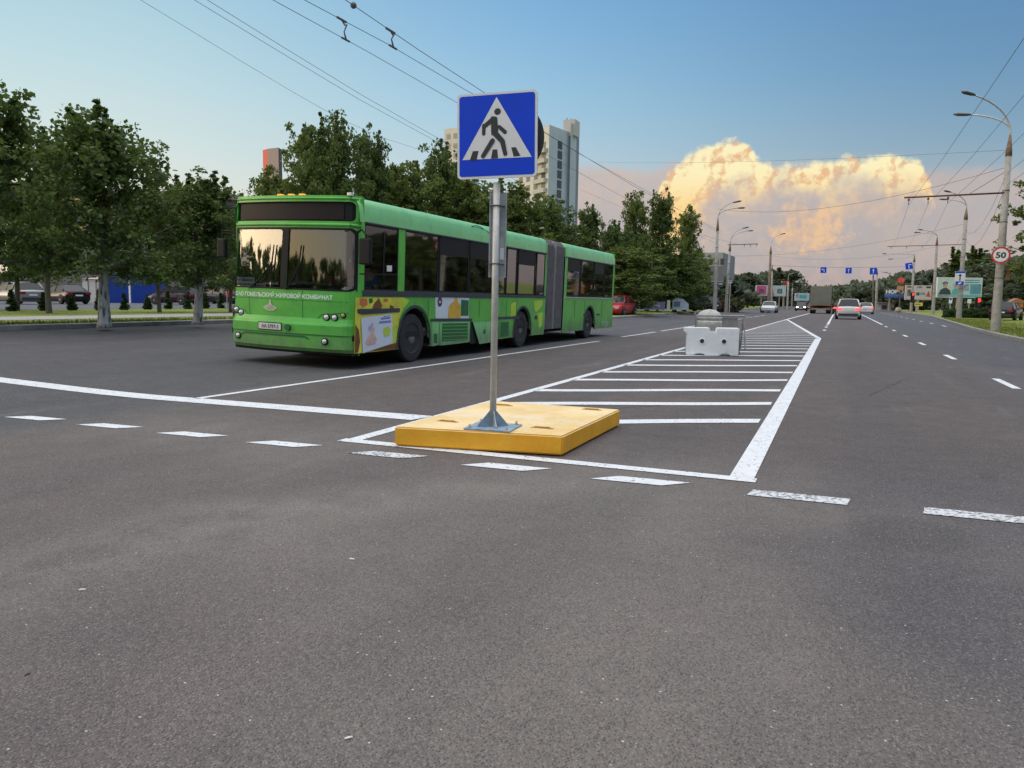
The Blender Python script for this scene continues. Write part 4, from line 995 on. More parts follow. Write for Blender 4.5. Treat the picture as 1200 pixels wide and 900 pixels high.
# emblem: a small winged lozenge with a stem, pale metal
mb = MB()
def emb(P_, o=.012): mb.add([FS(-.30+u, 1.0+v, o) for u, v in P_], [tuple(range(len(P_)))])
emb([(-.15, 0), (-.08, .045), (.08, .045), (.15, 0), (.07, -.05), (-.07, -.05)]); emb([(-.05, .05), (.05, .05), (.02, .085), (.012, .14), (-.012, .14), (-.02, .085)], .014)
emblem = mb.build('emblem', mat('emblem_silver', (.55, .56, .50), .3, .5), front)
mb = MB(); emb([(-.10, -.004), (-.06, .024), (.06, .024), (.10, -.004), (.05, -.03), (-.05, -.03)], .018); mb.build('emblem_field', mat('emblem_grey_green', (.25, .33, .22), .4), emblem)  # smaller grey-green lozenge laid over the emblem
writing('lettering', 'МАЗ', FW(-.37, .985, .14, .03, .022), mat('emblem_letter', (.6, .62, .56), .3), emblem, .02)
# number plate and towing eye
mb = MB(); mb.add(*surf_rect(-.50, -.02, .625, .735, .01, 6, 2, o=.012)); plate = bpart(mb, 'number_plate', mat('plate_white', (.62, .62, .58), .4), bump)
mb = surf_ring(-.515, -.005, .61, .75, -.50, -.02, .625, .735, .01, fn=lambda x, z, o=0.: FS(x, z, .010)); mb.build('plate_frame', M_blk, plate)
writing('lettering', 'АА 3797-3', FW(-.43, .645, .36, .068, .016), M_blk, plate, .015)
mb = MB(); c_ = FS(-.43-.035, .68, .015); mb.add([FS(-.485, .652, .015), FS(-.445, .652, .015), FS(-.445, .71, .015), FS(-.485, .71, .015)], [(0, 1, 2, 3)])
c0 = FS(.12, .68, .0); mb = MB().lathe([(.055, -.03), (.055, .03), (.038, .03), (.036, -.02)], 16, (c0[0], c0[1]-.01, c0[2]), 'y'); bpart(mb, 'towing_eye', M_gd, bump)
# lamps
def lamp(x, z, r, m_=M_lens, nm='headlight'):
    c0 = FS(x, z, 0); mb = MB().lathe([(r*1.25, .02), (r*1.25, -.012), (r*1.02, -.018), (r*1.0, -.004)], 18, c0, 'y'); hl = bpart(mb, nm, M_blk)
    mb = MB().lathe([(r*.95, 0), (r*.9, -.02), (r*.55, -.03), (.004, -.034)], 16, c0, 'y'); mb.build('lens', m_, hl, True)
for x in (-1.10, -.98, .79, .93): lamp(x, .885 if abs(x) < 1.0 else .93, .052)
lamp(1.075, .93, .040, mat('amber_lens', (.35, .28, .10), .25), 'indicator')
for x in (-1.00, .80): lamp(x, .47, .048, nm='fog_light')
# mirrors
mb = MB().tube([(HX-.02, .10, 2.33), (HX+.12, .0, 2.38), (HX+.20, .0, 2.30), (HX+.20, .02, 2.2)], .018, 6); mir = bpart(mb, 'mirror_arm', M_blk)
MB().box(HX+.08, HX+.30, -.03, .05, 1.80, 2.24, .03).build('mirror', M_blk, mir)
mb = MB().tube([(-HX+.02, .1, 2.33), (-HX-.10, -.02, 2.34), (-HX-.10, -.02, 2.2)], .018, 6); mir = bpart(mb, 'mirror_arm', M_blk)
MB().box(-HX-.20, -HX-.02, -.06, .03, 1.85, 2.2, .03).build('mirror', M_blk, mir)
# amber marker lamps on the roof edge
for x in (-.28, -.06, .16): MB().box(x-.05, x+.05, .10, .18, 2.95, 2.995, .015).build('roof_marker_lamp', M_amber, bus)
MB().box(1.08, 1.16, .06, .13, 2.94, 3.0, .01).build('roof_clearance_lamp', M_lens, bus)

# side measures taken from the photograph on the near side plane
def yy(px): return side(px, 350)[0]
y1w, y2w, y3w = yy(484.5), yy(612), yy(690.5)
yb0, yb1, yend = yy(637.5), yy(659), yy(717.5)
print('bus y', y1w, y2w, y3w, yb0, yb1, yend)
WR = .475
def skirt(ya, yb, arches, x, z0=ZS, z1=ZB, zr=None):
    """side wall below the windows with real wheel openings"""
    P_ = [(ya, z0)]
    for c, ra in arches:
        for i in range(17):
            a = pi-pi*i/16; P_.append((c+ra*cos(a), max(z0, .46+ra*1.02*sin(a))))
    P_ = [p for i, p in enumerate(P_) if i == 0 or p != P_[i-1]]
    # straighten arch feet down to the skirt edge
    Q = [(ya, z0)]
    for c, ra in arches:
        Q += [(c-ra, z0)]+[(c+ra*cos(pi-pi*i/16), .46+ra*sin(pi*i/16)) for i in range(17)]+[(c+ra, z0)]
    Q += [(yb, z0), (yb, z1), (ya, z1)]
    v = [(x, a, b) for a, b in Q]+[(x-.03*(1 if x > 0 else -1), a, b) for a, b in Q]; n_ = len(Q)
    return MB().add(v, [tuple(range(n_)), tuple(range(n_, 2*n_))[::-1]]+[(i, (i+1) % n_, n_+(i+1) % n_, n_+i) for i in range(n_)])
RA = .60
for sx_ in (1, -1):
    fixn(bpart(skirt(YF-.04, yb0, [(y1w, RA), (y2w, RA*.96)], sx_*HX), 'side_panel', M_g)); fixn(bpart(skirt(yb1, yend, [(y3w, RA*.96)], sx_*HX), 'side_panel', M_g))
# cantrail and roof, lofted
def roof(ya, yb, name):
    prof = []
    for x, z in ((HX, ZT), (HX-.005, 2.66), (HX-.025, 2.80), (HX-.07, 2.89), (HX-.16, 2.935), (HX-.5, 2.965), (0, 2.98)): prof.append((x, z))
    P_ = prof+[(-x, z) for x, z in prof[-2::-1]]; v = []; f = []; st = [ya, ya+.02]+np.linspace(ya+.3, yb-.05, 12).tolist()+[yb]
    for j, y in enumerate(st):
        k = .0 if j else .03
        for x, z in P_: v.append((x*(1-k*.3), y, z-(k if z > 2.7 else 0)))
    n_ = len(P_)
    for j in range(len(st)-1):
        for i in range(n_-1): f.append((j*n_+i, j*n_+i+1, (j+1)*n_+i+1, (j+1)*n_+i))
    f.append(tuple(range((len(st)-1)*n_, len(st)*n_)))
    return fixn(mk(name, v, f, M_gp, bus, True))
roof(.16, yb0, 'roof'); roof(yb1, yend, 'roof')
# dirty scratches and a hatch on the roof flank, as in the photo
mb = MB(); rr = random.Random(4)
pts = [(6.0-1.5+i*.22, 2.84+.05*sin(i*1.1)-.004*i) for i in range(9)]; mb.tube([(HX+.002-(.02 if z > 2.8 else 0)-.02, y, z) for y, z in pts], .010, 4); bpart(mb, 'roof_scuff', M_gd)
MB().box(-.5, .5, 12.6-2, 12.6-1.1, 2.97, 3.03, .02).build('roof_hatch', mat('hatch_grey', (.3, .35, .3), .6), bus)
# side glazing: openings with green posts between the belt and the cantrail
def wy(px): return yy(px)
panes_near = [(417.5, 464), (471, 511), (512, 546.5), (547.5, 574), (575, 590), (591, 603), (604.5, 624.5), (626, 636)]
panes_rear = [(662, 677.5), (678.5, 693), (694, 705.5), (706.5, 716)]
def pane(ya, yb, sx_, z0=ZB+.03, z1=ZT-.02, slid=False, mt=None):
    x = sx_*(HX-.012); mb = MB().add([(x, ya, z0), (x, yb, z0), (x, yb, z1), (x, ya, z1)], [(0, 1, 2, 3)]); p = mb.build('side_window', mt or M_glass, bus)
    fr = MB(); e = .022
    for (a, b_, c, d) in ((ya-.02, yb+.02, z0-.02, z0+e), (ya-.02, yb+.02, z1-e, z1+.01), (ya-.02, ya+e, z0, z1), (yb-e, yb+.02, z0, z1)):
        fr.box(min(x, x+sx_*.008), max(x, x+sx_*.008), a, b_, c, d)
    if slid:
        zm = z1-.34; fr.box(min(x, x+sx_*.014), max(x, x+sx_*.014), ya, yb, zm-.02, zm+.02)
    fr.build('window_frame', M_blk, p)
    if slid:
        MB().box(min(x, x+sx_*.004), max(x, x+sx_*.004), ya+e, yb-e, zm+.02, z1-e).build('vent_opening', M_blk, p)
    return p
M_glassd = glassmat('drivers_window_glass', (.45, .45, .45), .05)
for sx_ in (1, -1):
    for i, (a, b_) in enumerate(panes_near):
        ya, yb = wy(a)+.03, wy(b_)-.01
        if i == 0: ya = YF+.04
        pane(ya, yb, sx_, slid=(i in (2, 3, 6)) and sx_ > 0, mt=M_glassd if i == 0 else None, z0=ZB+.05)
    for i, (a, b_) in enumerate(panes_rear): pane(wy(a)+.03, wy(b_)-.01, sx_, slid=i in (0, 2) and sx_ > 0, z0=ZB+.05)
    # posts
    mb = MB(); x0_, x1_ = (HX-.03, HX) if sx_ > 0 else (-HX, -HX+.03)
    for ya, yb in ((YF-.05, YF+.03), (wy(464)+.0, wy(471)+.02), (wy(636)-.0, yb0), (yb1, wy(662)+.01), (wy(716)-.02, yend)): mb.box(x0_, x1_, ya, yb, ZB-.005, ZT+.005)
    bpart(mb, 'window_post', M_g)
    for i, (a, b_) in enumerate(panes_near[1:-1]+panes_rear[:-1]): bpart(MB().box(x0_+.006, x1_-.014 if sx_ > 0 else x1_-.006, wy(b_)-.03, wy(b_)+.05, ZB+.02, ZT-.005), 'mullion', M_blk)
    # belt rail
    x0_, x1_ = (HX-.028, HX+.016) if sx_ > 0 else (-HX-.016, -HX+.028)
    bpart(MB().box(x0_, x1_, YF-.02, wy(575), ZB-.055, ZB+.045, .008), 'belt_rubber', M_trim); bpart(MB().box(x0_, x1_-.004, wy(575), yb0-.01, ZB-.03, ZB+.03, .006), 'belt_rubber', M_trim)
    bpart(MB().box(x0_, x1_-.004, yb1+.01, yend-.01, ZB-.022, ZB+.022, .005), 'belt_trim', M_alu)
    bpart(MB().box(x0_, x1_-.006, YF+.02, yb0-.01, ZT-.012, ZT+.016, .004), 'rain_gutter', M_trim); bpart(MB().box(x0_, x1_-.006, yb1+.01, yend-.01, ZT-.012, ZT+.016, .004), 'rain_gutter', M_trim)
# corner pillars joining front face to the sides
mb = MB()
for sx_ in (1, -1):
    for z0q, z1q in ((.30, .575), (.58, .8), (.8, 1.335), (1.335, 2.44), (2.44, 2.93)):
        a = FS(sx_*HX, z0q+.001); b_ = FS(sx_*HX, z1q-.001)
        mb.add([a, (sx_*HX, YF, z0q), (sx_*HX, YF, z1q), b_], [(0, 1, 2, 3)])
bpart(mb, 'corner_panel', M_g)
# rear wall, partition walls at the bellows, underbody, floor, wheel wells
mb = MB().box(-HX+.02, HX-.02, yend-.02, yend+.0, .45, 1.4).box(-HX+.02, HX-.02, yend-.02, yend, 2.45, 2.93); bpart(mb, 'rear_wall', M_g)
p_ = bpart(MB().add([(-HX+.1, yend-.01, 1.4), (HX-.1, yend-.01, 1.4), (HX-.1, yend-.01, 2.45), (-HX+.1, yend-.01, 2.45)], [(0, 1, 2, 3)]), 'rear_window', M_glass)
mb = MB().box(-HX+.04, HX-.04, .05, yb0-.02, .50, .60).box(-HX+.04, HX-.04, yb1+.02, yend-.04, .50, .60)
mb.box(-HX+.3, HX-.3, .2, yend-.3, .30, .5)
for yw_ in (y1w, y2w, y3w): mb.box(-HX+.5, HX-.5, yw_-.7, yw_+.7, .5, 1.15)
bpart(mb, 'underbody', M_under)
bpart(MB().box(-HX+.06, HX-.06, .5, yb0-.02, .60, .66).box(-HX+.06, HX-.06, yb1+.02, yend-.05, .60, .66), 'floor', mat('bus_floor', (.08, .08, .085), .7))
bpart(MB().box(-HX+.05, HX-.05, .3, yb0-.02, 2.46, 2.50).box(-HX+.05, HX-.05, yb1+.02, yend-.05, 2.46, 2.50), 'ceiling', mat('bus_ceiling', (.22, .22, .22), .6))
bpart(MB().box(-HX+.12, HX-.12, .16, .60, .9, 1.33, .05).box(.3, 1.0, .40, .66, 1.28, 1.45, .05), 'dashboard', M_blk)
bpart(MB().box(-.1, HX-.06, 1.62, 1.66, .6, 1.9), 'cab_partition', mat('cab_partition', (.10, .045, .035), .6))
mb = MB(); ring = [(.75+.24*cos(2*pi*i/20), .72+.10*sin(2*pi*i/20), 1.40+.20*sin(2*pi*i/20)) for i in range(21)]; mb.tube(ring, .014, 6, False); mb.tube([(.75, .72, 1.4), (.75, .60, 1.25)], .03, 8); bpart(mb, 'steering_wheel', M_blk)
M_seat = mat('seat_cloth', (.10, .035, .035), .8, var=.3)
MB().box(.50, 1.0, 1.05, 1.5, .95, 1.08, .04).box(.52, .98, 1.44, 1.56, 1.05, 1.80, .05).build('driver_seat', M_seat, bus)
for i in range(13):
    y = 2.4+i*1.08
    if yb0-.9 < y < yb1+.1: continue
    for x in (-1.0, -.55, .55, 1.0): MB().box(x-.2, x+.2, y, y+.4, 1.0, 1.08, .02).box(x-.2, x+.2, y+.38, y+.44, 1.06, 1.62, .03).build('passenger_seat', M_seat, bus)
mb = MB().tube([(-.62, .75, .62), (-.62, .75, 2.46)], .022, 8)
for y in (3.2, 5.4, 8.3, 13.6): mb.tube([(.32, y, .66), (.32, y, 2.46)], .02, 8)
bpart(mb, 'grab_pole', mat('grab_green', (.02, .25, .06), .4))
# route boards behind the windscreen
def board(x0, x1, z0, z1, lines):
    b_ = MB().add(*surf_rect(x0, x1, z0, z1, 0, 5, 2, o=-.03)).build('route_board', M_whiter, bus)
    for k_, s__ in enumerate(lines): writing('lettering', s__, (lambda z_: (lambda u, v: FS(x0+.03+(x1-x0-.06)*u, z_+.045*v, -.024)))(z1-.07-k_*.075), M_blk, b_, .01)
board(-1.18, -.70, 1.36, 1.52, ['АВТОВОКЗАЛ', 'НЕФТЕСТРОЙ']); board(-.66, -.44, 1.36, 1.42, ['РЕМОНТ'])
# arch trims and wheels
def wheel(yc, x, sx_):
    wv = MB(); prof = [(.24, -.15), (.30, -.155), (WR-.03, -.15), (WR, -.11), (WR, .11), (WR-.03, .15), (.30, .155), (.27, .14)]
    wv.lathe([(r, h*1) for r, h in prof], 36, (x, yc, WR), 'x'); w_ = bpart(wv, 'wheel', M_rubber, smooth=False)
    o_ = .13*sx_
    rim = MB().lathe([(.285, o_), (.28, o_*.75), (.22, o_*.45), (.15, o_*.40), (.14, o_*1.0), (.10, o_*1.12), (.01, o_*1.15)], 28, (x, yc, WR), 'x').build('rim', M_rim, w_, True)
    nb = MB()
    for i in range(8):
        a = i*pi/4; nb.lathe([(.018, 0), (.018, .05*sx_), (.01, .055*sx_)], 6, (x+o_*.42, yc+.185*cos(a), WR+.185*sin(a)), 'x')
    nb.build('wheel_nuts', M_dsteel, w_)
    hb = MB()
    for i in range(8): a = i*pi/4+.39; hb.lathe([(.032, 0), (.032, .004*sx_)], 10, (x+o_*.60, yc+.235*cos(a), WR+.235*sin(a)), 'x')
    hb.build('hand_holes', M_blk, w_)
for yc in (y1w, y2w, y3w):
    for sx_ in (1, -1):
        wheel(yc, sx_*(HX-.19), sx_)
        mb = MB(); Rr = RA if yc == y1w else RA*.96
        for i in range(24):
            a0_, a1_ = pi*i/24, pi*(i+1)/24
            x_ = sx_*(HX+.012)
            mb.add([(x_, yc+Rr*cos(a0_), .46+Rr*sin(a0_)), (x_, yc+(Rr+.055)*cos(a0_), .46+(Rr+.055)*sin(a0_)), (x_, yc+(Rr+.055)*cos(a1_), .46+(Rr+.055)*sin(a1_)), (x_, yc+Rr*cos(a1_), .46+Rr*sin(a1_)),
                    (x_-sx_*.08, yc+Rr*cos(a0_), .46+Rr*sin(a0_)), (x_-sx_*.08, yc+Rr*cos(a1_), .46+Rr*sin(a1_))], [(0, 1, 2, 3), (0, 3, 5, 4)])
        for e_ in (-1, 1):
            a_, b_ = sorted((yc+e_*Rr, yc+e_*(Rr+.055)))
            mb.box(min(sx_*(HX-.03), sx_*(HX+.012)), max(sx_*(HX-.03), sx_*(HX+.012)), a_, b_, .31, .46)
        bpart(mb, 'wheel_arch_trim', M_trim)
        # inner liner
        mb = MB(); 
        for i in range(12):
            a0_, a1_ = pi*i/12, pi*(i+1)/12
            mb.add([(sx_*(HX-.03), yc+Rr*cos(a0_), .46+Rr*sin(a0_)), (sx_*(HX-.03), yc+Rr*cos(a1_), .46+Rr*sin(a1_)), (sx_*(HX-.5), yc+Rr*cos(a1_), .46+Rr*sin(a1_)), (sx_*(HX-.5), yc+Rr*cos(a0_), .46+Rr*sin(a0_))], [(0, 1, 2, 3)])
        bpart(mb, 'wheel_arch_liner', M_under)
# bellows: folded section narrower at the joint
v = []; f = []; NB_ = 26; ys_ = np.linspace(yb0-.02, yb1+.02, NB_)
prof = [(HX-.02, .42), (HX-.02, 2.55), (HX-.03, 2.80), (HX-.12, 2.92), (HX-.35, 2.97), (0, 2.98), (-HX+.35, 2.97), (-HX+.12, 2.92), (-HX+.03, 2.80), (-HX+.02, 2.55), (-HX+.02, .42)]
for j, y in enumerate(ys_):
    k_ = 0.035 if j % 2 else 0.0; mid_ = .06*exp_ if False else .0
    gr = .05 if abs(j-NB_//2) <= 1 else 0
    for x, z in prof: v.append((x*(1-(k_+gr)/HX), y, z-(k_+gr if z > 2.6 else 0)+(.0)))
n_ = len(prof)
for j in range(NB_-1):
    for i in range(n_-1): f.append((j*n_+i, j*n_+i+1, (j+1)*n_+i+1, (j+1)*n_+i))
fixn(mk('bellows', v, f, M_bel, bus))
bpart(MB().box(HX-.06, HX-.015, (yb0+yb1)/2-.012, (yb0+yb1)/2+.012, .42, 2.86), 'bellows_seam', mat('seam_grey', (.32, .31, .30), .6))
for y in (yb0-.03, yb1): bpart(MB().box(HX-.03, HX+.008, y, y+.03, .40, 2.80), 'bellows_frame', M_gp)
# near-side details measured from the photo
def sq(pts, name, m_, o=.004, parent=None):
    P_ = [side(*p) for p in pts]; return MB().add([(HX+o, a, b_) for a, b_ in P_], [tuple(range(len(P_)))]).build(name, m_, parent or bus)
adp = sq([(414.5, 348.5), (471, 348.5), (478, 352), (470, 363), (466, 374), (466, 409), (414.5, 414.5)], 'advert_film', mat('advert_yellow', (.62, .60, .06), .42, var=.25, vscale=4), .003)
M_wood = mat('advert_brown', (.16, .06, .02), .5, var=.3, vscale=8); M_orng = mat('advert_orange', (.55, .16, .05), .5)
sq([(420, 349), (428, 350), (429, 357), (424, 360), (419, 357)], 'printed_fruit', M_orng, .005, adp)
sq([(436, 356), (442, 349), (446, 358), (444, 363), (434, 362)], 'printed_basket', M_wood, .005, adp); sq([(455, 357), (460, 359), (459, 363), (455, 362)], 'printed_basket', M_wood, .005, adp)
sq([(415, 380), (419, 386), (421, 400), (419, 413), (415, 414)], 'printed_shade', M_wood, .005, adp); sq([(443, 408), (465, 401), (465, 409), (430, 412)], 'printed_shade', M_wood, .005, adp)
sq([(416.5, 362), (466.5, 361), (466.5, 365.5), (424, 368.5), (417, 367)], 'door_hinge_rail', M_trim, .012)
ps = sq([(421, 372.5), (457, 367.5), (459, 402), (424, 414)], 'loose_poster', mat('poster_paper', (.58, .64, .74), .5, var=.06, vscale=5), .014)
M_pb = mat('poster_blue', (.16, .20, .48), .5); M_pp = mat('poster_pink', (.60, .40, .36), .5, var=.2, vscale=9); M_pl = mat('poster_lime', (.45, .58, .10), .5)
for a, b_, c_, d_ in ((444, 372, 455, 374), (442, 376, 456, 378.5), (447, 370, 455, 371)): sq([(a, b_+.5), (c_, b_-.8), (c_, d_-.8), (a, d_+.5)], 'poster_text', M_pb, .017, ps)
sq([(448, 384), (453, 382), (456, 386), (455, 393), (449, 395), (447, 390)], 'poster_picture', M_pl, .017, ps)
sq([(428, 398), (432, 390), (434, 383), (437, 384), (436, 391), (440, 397), (438, 403), (430, 405), (426, 402)], 'poster_picture', M_pp, .017, ps)
sq([(429, 384), (434, 378), (436, 380), (431, 389)], 'poster_picture', mat('poster_mauve', (.40, .36, .55), .5), .0165, ps)
ad2 = sq([(508, 347.5), (548, 347.8), (548, 373), (509, 373)], 'advert_panel', mat('advert_white', (.60, .66, .74), .45, var=.06, vscale=6))
cx0, cz0 = side(513.5, 353.7); MB().add([(HX+.007, cx0+.10*cos(2*pi*i/22), cz0+.10*sin(2*pi*i/22)) for i in range(22)], [tuple(range(22))]).build('round_badge', mat('badge_navy', (.03, .03, .08), .4), ad2)
MB().add([(HX+.009, cx0+.05*cos(2*pi*i/3+pi/2), cz0+.045*sin(2*pi*i/3+pi/2)) for i in range(3)], [(0, 1, 2)]).build('badge_mark', M_whiter, ad2)
MB().add([(HX+.0085, cx0-.085, cz0-.012), (HX+.0085, cx0+.085, cz0-.012), (HX+.0085, cx0+.085, cz0+.012), (HX+.0085, cx0-.085, cz0+.012)], [(0, 1, 2, 3)]).build('badge_band', M_red, ad2)
sq([(523.5, 372.5), (524, 360), (527, 355), (530, 353.5), (531, 348), (534, 348), (534.5, 353.5), (538, 357), (538.5, 372.5)], 'printed_bottle', mat('bottle_yellow', (.62, .38, .04), .4, var=.2, vscale=9), .007, ad2)
sq([(538.5, 351), (547.5, 352), (547.5, 370), (538.5, 370)], 'printed_leafy_block', M_gd, .007, ad2)
sq([(503, 373.5), (552, 373.2), (552, 376.5), (503, 376.5)], 'rubbing_strip', M_trim, .010)
sq([(576, 371.5), (607, 370.5), (607, 373.5), (576, 374.5)], 'rubbing_strip', M_trim, .010)
vb_ = sq([(514, 377), (549.5, 376.5), (549, 401), (515, 405)], 'vent_door', M_gp, .006)
sq([(517, 379), (547, 378.5), (547, 398), (517, 400)], 'vent_grille', M_gd, .010, vb_)
for q in range(5): sq([(517.5, 381.5+q*4), (546.5, 381+q*3.9), (546.5, 382+q*3.9), (517.5, 382.6+q*4)], 'vent_louvre', M_g, .016, vb_)
sq([(505, 377), (513, 377), (513, 404), (506, 406)], 'service_flap', M_gp, .005)
sq([(507, 391), (511.5, 390.8), (511.5, 402), (508, 402)], 'service_opening', M_gd, .009)
sq([(550, 377), (577, 376.5), (577, 399.5), (550, 403)], 'engine_bay_opening', M_under, .007)
fl = [side(*p) for p in ((551.5, 377), (577, 376.5), (577, 400), (558.5, 403))]
mb = MB(); n4 = len(fl); mb.add([(HX+.025+.05*(1.05-b_), a, b_) for a, b_ in fl]+[(HX+.010+.05*(1.05-b_), a, b_) for a, b_ in fl], [(0, 1, 2, 3), (7, 6, 5, 4), (0, 4, 5, 1), (1, 5, 6, 2), (2, 6, 7, 3), (3, 7, 4, 0)]); lid = fixn(mb.build('engine_flap', M_gp, bus))
c_ = side(564.5, 388.5); MB().lathe([(.06, 0), (.06, .012), (.03, .016)], 12, (HX+.045, c_[0], c_[1]), 'x').build('flap_lock', M_gd, lid)
vb2 = sq([(584, 376.5), (597, 376), (597, 395.5), (584, 397.5)], 'vent_door', M_g, .008); sq([(585.5, 377.5), (595, 377), (595, 393.5), (585.5, 395)], 'vent_grille', M_gd, .012, vb2)
sq([(597, 356), (601.5, 354), (603.5, 354.5), (603.5, 370), (597, 371)], 'lime_patch', M_lime, .004); sq([(624, 352), (634.5, 352), (634, 358), (627, 366), (625, 362)], 'lime_patch', M_lime, .004); sq([(628, 367), (635, 366), (634, 382), (631, 384)], 'lime_patch', M_lime, .004)
sq([(625.5, 370), (629, 370), (629, 374), (625.5, 374)], 'side_reflector', M_trim, .006)
sq([(682.5, 368), (687, 368), (687, 370), (682.5, 370)], 'side_reflector', M_trim, .006); sq([(698, 367.5), (702, 367.5), (702, 369.5), (698, 369.5)], 'side_reflector', M_trim, .006)
sq([(703, 376), (713, 376), (713, 383), (706, 385)], 'rear_service_flap', M_gp, .006)
for px in (480, 555): pass
for a in (500, 530, 545, 560, 578, 592, 604, 640, 672, 684, 704): sq([(a, 352), (a+.5, 352), (a+.5, 371), (a, 371)], 'panel_joint', M_gd, .003)
# sticker and sliding frame in the driver's window
sq([(450.5, 311), (456.5, 311), (456.5, 318), (450.5, 318)], 'window_sticker', M_whiter, .002)
sq([(418.5, 320), (463.5, 321), (463.5, 322.6), (418.5, 321.6)], 'drivers_window_rail', M_blk, .003); sq([(446, 272), (447.6, 272), (447.6, 321), (446, 321)], 'drivers_window_rail', M_blk, .003)
rj = random.Random(9)
for px in (422, 440, 470, 500, 545, 577, 600, 628): 
    for k_ in range(5):
        c_ = side(px, 352); MB().box(HX+.001, HX+.006, c_[0]-.006, c_[0]+.006, .70+k_*.12, .712+k_*.12).build('rivet', M_gd, bus)
for i in range(9):
    px = rj.uniform(480, 705); c_ = side(px, rj.uniform(354, 392)); y_, z_ = c_; L_ = rj.uniform(.05, .35)
    if min(abs(y_-y1w), abs(y_-y2w), abs(y_-y3w)) > .8 and not yb0-.4 < y_ < yb1+.1 and z_ > .4: MB().add([(HX+.0035, y_, z_), (HX+.0035, y_+L_, z_-.01), (HX+.0035, y_+L_*.9, z_+.012), (HX+.0035, y_+.02, z_+.014)], [(0, 1, 2, 3)]).build('scratch', M_gp if i % 2 else M_gd, bus)
sq([(467, 350), (474, 349.5), (477, 352), (470, 362)], 'printed_fruit', M_lime, .006, adp); sq([(459, 384), (465, 380), (466, 398), (460, 402)], 'printed_leaf', M_lime, .006, adp)
sq([(430, 350), (434, 349.5), (435, 354), (431, 356)], 'printed_leaf', M_gd, .006, adp); sq([(447, 350), (453, 350), (452, 353.5), (448, 354)], 'printed_fruit', M_orng, .006, adp)
# driver
def skin_figure(name, J, E_, R_, m_, parent=None, root=0, sub=2):
    me = bpy.data.meshes.new(name); me.from_pydata(J, E_, []); o = bpy.data.objects.new(name, me); COL.objects.link(o)
    md = o.modifiers.new('s', 'SKIN'); md.use_smooth_shade = True; me.skin_vertices
    for i, r in enumerate(R_): me.skin_vertices[0].data[i].radius = (r, r) if not isinstance(r, tuple) else r
    me.skin_vertices[0].data[root].use_root = True
    o.modifiers.new('u', 'SUBSURF').levels = sub; o.modifiers['u'].render_levels = sub
    dg = bpy.context.evaluated_depsgraph_get(); dg.update(); nm = bpy.data.meshes.new_from_object(o.evaluated_get(dg)); bpy.data.objects.remove(o)
    nm.materials.clear(); nm.materials.append(m_)
    for p in nm.polygons: p.use_smooth = True
    o = bpy.data.objects.new(name, nm); COL.objects.link(o); o.parent = parent; return o
def wl(x, y, z): x *= SX; c, s_ = cos(TILT), sin(TILT); return Vector((x*c+z*s_, y, -x*s_+z*c))+bus.location
M_skin = mat('skin', (.45, .27, .19), .55); M_shirt = mat('blue_shirt', (.03, .16, .42), .8, var=.15, vscale=9); M_hair = mat('hair', (.03, .022, .018), .8); M_trou = mat('dark_trousers', (.03, .032, .045), .85)
dr = empty('person', wl(.76, 1.25, 1.08), 0, 'driver in a blue short-sleeved shirt seated at the wheel behind the bus windscreen', 'person')
J = [(0, 0, .05), (0, .02, .30), (0, .03, .50), (0, .0, .60), (0, -.03, .72), (-.19, .02, .48), (-.26, -.10, .27), (-.16, -.36, .30), (-.12, -.46, .33), (.19, .02, .48), (.26, -.10, .27), (.16, -.36, .30), (.12, -.46, .33), (-.10, -.35, .06), (.10, -.35, .06), (-.11, -.55, -.33), (.11, -.55, -.33)]
Eg = [(0, 1), (1, 2), (2, 3), (3, 4), (2, 5), (5, 6), (6, 7), (7, 8), (2, 9), (9, 10), (10, 11), (11, 12), (0, 13), (0, 14), (13, 15), (14, 16)]
body = skin_figure('body', J, Eg, [.15, .14, .15, .055, .10, .065, .045, .032, .038, .065, .045, .032, .038, .08, .08, .055, .055], M_skin, dr)
skin_figure('shirt', J[:3]+[J[5], (-.235, -.05, .35), J[9], (.235, -.05, .35)], [(0, 1), (1, 2), (2, 3), (3, 4), (2, 5), (5, 6)], [.165, .158, .165, .08, .065, .08, .065], M_shirt, dr)
skin_figure('trousers', [J[0], J[13], J[14], J[15], J[16]], [(0, 1), (0, 2), (1, 3), (2, 4)], [.165, .095, .095, .07, .07], M_trou, dr)
MB().blob((0, -.02, .765), (.098, .108, .085), 3, 2, .03).build('hair', M_hair, dr, True)

# ------------------------------------------------------------------ helpers for the middle distance
def hz(px): return 356.05+.014*(px-984)
def at_dep(px, dep):
    d = ray(px, hz(px)); k = dep/(d@FV); return d[0]*k, d[1]*k
def P3d(px, py, dep):
    d = ray(px, py); k = dep/(d@FV); return Vector((d[0]*k, d[1]*k, CAMH+d[2]*k))
def gnd(x, y):
    if x < kerbL(y): return glz(x, y)
    if x > kerbR(y): return .13
    return zprof(x, y)
def bearing(px): d = ray(px, 352); return atan2(d[0], d[1])

